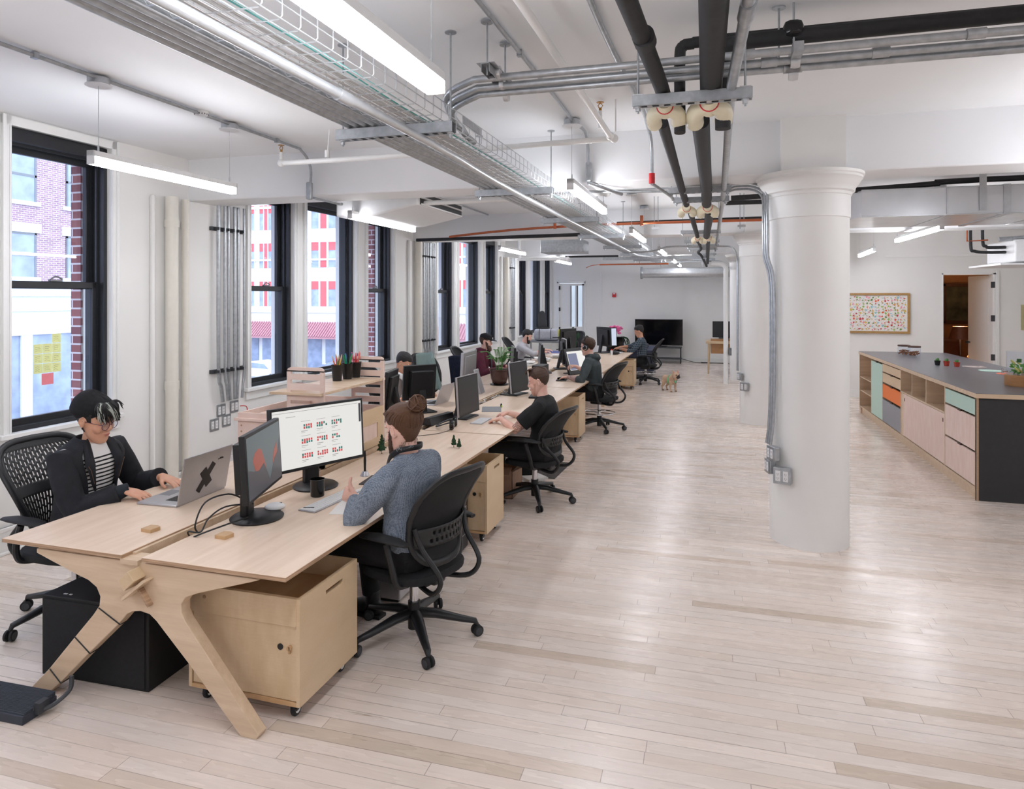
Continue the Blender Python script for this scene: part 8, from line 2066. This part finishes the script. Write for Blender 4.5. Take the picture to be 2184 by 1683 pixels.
# ---- 7. man in cap
P7 = person('bearded man in a black cap and maroon hooded top behind the all-in-one computer', (-3.50, 10.42), 0.05, lean=3, upper=12, head=(10, 2, 0), hipz=0.545, skin='skin_fair', vox=0.006,
            wl=(-3.10, 10.6, 0.77), wr=(-3.10, 10.2, 0.77), shirt='maroon_hoodie', shirtmat='maroon', hoodie=True, shoulder=0.19, bulk=1.05)
shell(P7, 'hair', M['hair_dbrown'], lambda a, z: z - (0.075 if abs(a) < 1.0 else (0.03 if abs(a) < 1.75 else -0.03 - (abs(a) - 1.8) * 0.03)), lambda a, z: 0.009, 0.003, zmin=-0.08)
cp = shell(P7, 'cap', simple('black_cap_cloth', (28, 30, 36), 0.85, var=0.1), lambda a, z: z - 0.042, lambda a, z: 0.022 if z < 0.10 else 0.020, 0.0)
b = MB(); b.prism([(0.07, -0.065), (0.11, -0.062), (0.158, -0.045), (0.172, 0.0), (0.158, 0.045), (0.11, 0.062), (0.07, 0.065)], 'Z', 0.040, 0.045); b.xf(P7['Th']); b.build('cap_brim', 'navy', cp)
b = MB(); b.bb(0.094, 0.098, -0.022, 0.022, 0.062, 0.086); b.xf(P7['Th']); b.build('cap_patch', 'whiteplastic', cp)
beard(P7, M['hair_beard'], 1.8); face(P7, 'hair_dbrown')
b = MB(); b.curve([Vector((0.0, -0.080, -0.01)), Vector((0.005, -0.082, -0.05)), Vector((0.03, -0.06, -0.14)), Vector((0.06, -0.02, -0.24))], 0.0022, 6); b.xf(P7['Th']); b.build('earphone_cord', 'whiteplastic', P7['root'])
b = MB(); p3 = P7['p3']; b.tube([p3 + Vector((0.075, 0, -0.02)), p3 + Vector((0.125, 0, -0.16)), p3 + Vector((0.13, 0, -0.30))], [(0.03, 0.035), (0.01, 0.04), (0.01, 0.03)], 12); b.build('white_tee_front', 'darkgrey', P7['root'])

# ---- 8. man in pale grey shirt
P8 = person('dark-haired bearded man in a pale grey shirt at the far window-side desk', (-3.60, 13.0), 0.05, lean=8, upper=28, head=(24, 0, 0), hipz=0.52, skin='skin_fair', vox=0.007,
            wl=(-3.10, 13.2, 0.80), wr=(-3.02, 12.95, 0.86), shirt='grey_shirt', shirtmat='lightgrey', sleeve='push', shoulder=0.19, poler=(-0.2, -0.6, -0.8))
shell(P8, 'hair', M['hair_black'], lambda a, z: z - (0.058 if abs(a) < 0.9 else (0.058 - (abs(a) - 0.9) * 0.07 if abs(a) < 1.8 else -0.005 - (abs(a) - 1.8) * 0.055)), lambda a, z: 0.014, 0.003, zmin=-0.085)
beard(P8, M['hair_black'], 1.2); face(P8)

# ============================================================ french bulldog
root = thing('dog', 'small fawn french bulldog in a mint green harness standing on the floor', 'dog', (-0.72, 14.05, 0.0), -0.85)
M['fawn'] = simple('fawn_fur', (200, 168, 142), 0.85, var=0.12, scale=10, bump=0.3)
q = MB()
# x forward, trunk deep at the chest, narrow at the belly
q.tube([(-0.17, 0, 0.235), (-0.13, 0, 0.245), (-0.04, 0, 0.235), (0.05, 0, 0.225), (0.12, 0, 0.225), (0.16, 0, 0.235)], [(0.05, 0.045), (0.075, 0.068), (0.070, 0.066), (0.085, 0.078), (0.088, 0.080), (0.06, 0.06)], 18, up=(0, 0, 1))
q.tube([(0.09, 0, 0.24), (0.14, 0, 0.28), (0.17, 0.0, 0.31)], [0.085, 0.08, 0.07], 14)
Hd = Matrix.Translation((0.190, 0.0, 0.330)) @ Matrix.Rotation(0.1, 4, 'Z') @ Matrix.Scale(1.22, 4)
k0 = len(q.v)
q.ell((0, 0, 0), (0.062, 0.062, 0.055)); q.ell((0.045, 0, -0.018), (0.034, 0.044, 0.030)); q.ell((0.02, 0.035, -0.02), (0.03, 0.025, 0.03)); q.ell((0.02, -0.035, -0.02), (0.03, 0.025, 0.03))
for i in range(k0, len(q.v)): q.v[i] = tuple(Hd @ Vector(q.v[i]))
for s in (1, -1):
    q.tube([(0.11, 0.055 * s, 0.20), (0.115, 0.062 * s, 0.14), (0.108, 0.060 * s, 0.08), (0.112, 0.060 * s, 0.03)], [0.036, 0.026, 0.020, 0.017], 12); q.ell((0.125, 0.060 * s, 0.016), (0.028, 0.020, 0.016))
    q.tube([(-0.12, 0.045 * s, 0.21), (-0.10, 0.058 * s, 0.15), (-0.135, 0.058 * s, 0.10), (-0.165, 0.056 * s, 0.085), (-0.155, 0.056 * s, 0.03)], [0.052, 0.038, 0.024, 0.018, 0.015], 12); q.ell((-0.14, 0.056 * s, 0.015), (0.026, 0.018, 0.015))
q.ell((-0.185, 0, 0.245), (0.018, 0.012, 0.012))
remesh(q.build('body', 'fawn', root), 0.006, 3)
for s in (1, -1):
    q = MB(); q.tube([(0.0, 0.038 * s, 0.035), (-0.002, 0.050 * s, 0.062), (-0.002, 0.054 * s, 0.086)], [(0.026, 0.010), (0.020, 0.008), (0.006, 0.004)], 12, up=(0.2, 1, 0)); q.xf(Hd); e_ = q.build('ear', 'fawn', root)
    q = MB(); q.ell((0.012, 0.047 * s, 0.056), (0.003, 0.012, 0.018)); q.xf(Hd); q.build('inner_ear', simple('pink_inner_ear', (196, 136, 128), 0.7), e_)
    q = MB(); q.ell((0.052, 0.032 * s, 0.010), (0.009, 0.011, 0.010)); q.xf(Hd); q.build('eye', 'blackgloss', root)
q = MB(); q.ell((0.058, 0, -0.022), (0.026, 0.040, 0.027)); q.ell((0.070, 0, -0.002), (0.014, 0.022, 0.014)); q.xf(Hd); q.build('dark_muzzle', simple('dark_muzzle_fur', (46, 36, 34), 0.8), root)
M['hgreen'] = simple('mint_harness', (128, 214, 158), 0.7)
q = MB(); q.tube([Vector((0.06, 0.088 * math.cos(t), 0.228 + 0.094 * math.sin(t))) for t in [2 * PI * k / 20 for k in range(21)]], [(0.004, 0.016)] * 21, 8, up=(1, 0, 0)); q.tube([Vector((0.150 + 0.02 * math.sin(t), 0.064 * math.cos(t), 0.275 + 0.062 * math.sin(t))) for t in [2 * PI * k / 20 for k in range(21)]], [(0.006, 0.010)] * 21, 8); q.prism([(-0.05, 0.27), (0.05, 0.27), (0.0, 0.17)], 'X', 0.165, 0.195)
q.build('harness', 'hgreen', root)
q = MB(); q.tube([(0.199, -0.052, 0.274), (0.199, 0.0, 0.165), (0.199, 0.052, 0.274)], 0.004, 6); q.build('harness_edge', 'darkgrey', root)
for (x, y) in ((0.13, 0.06), (0.13, -0.06), (-0.14, 0.056), (-0.14, -0.056)):
    q = MB(); q.ell((x + 0.008, y, 0.011), (0.022, 0.018, 0.012)); q.build('paw', simple('brown_paw', (120, 88, 60), 0.8), root)
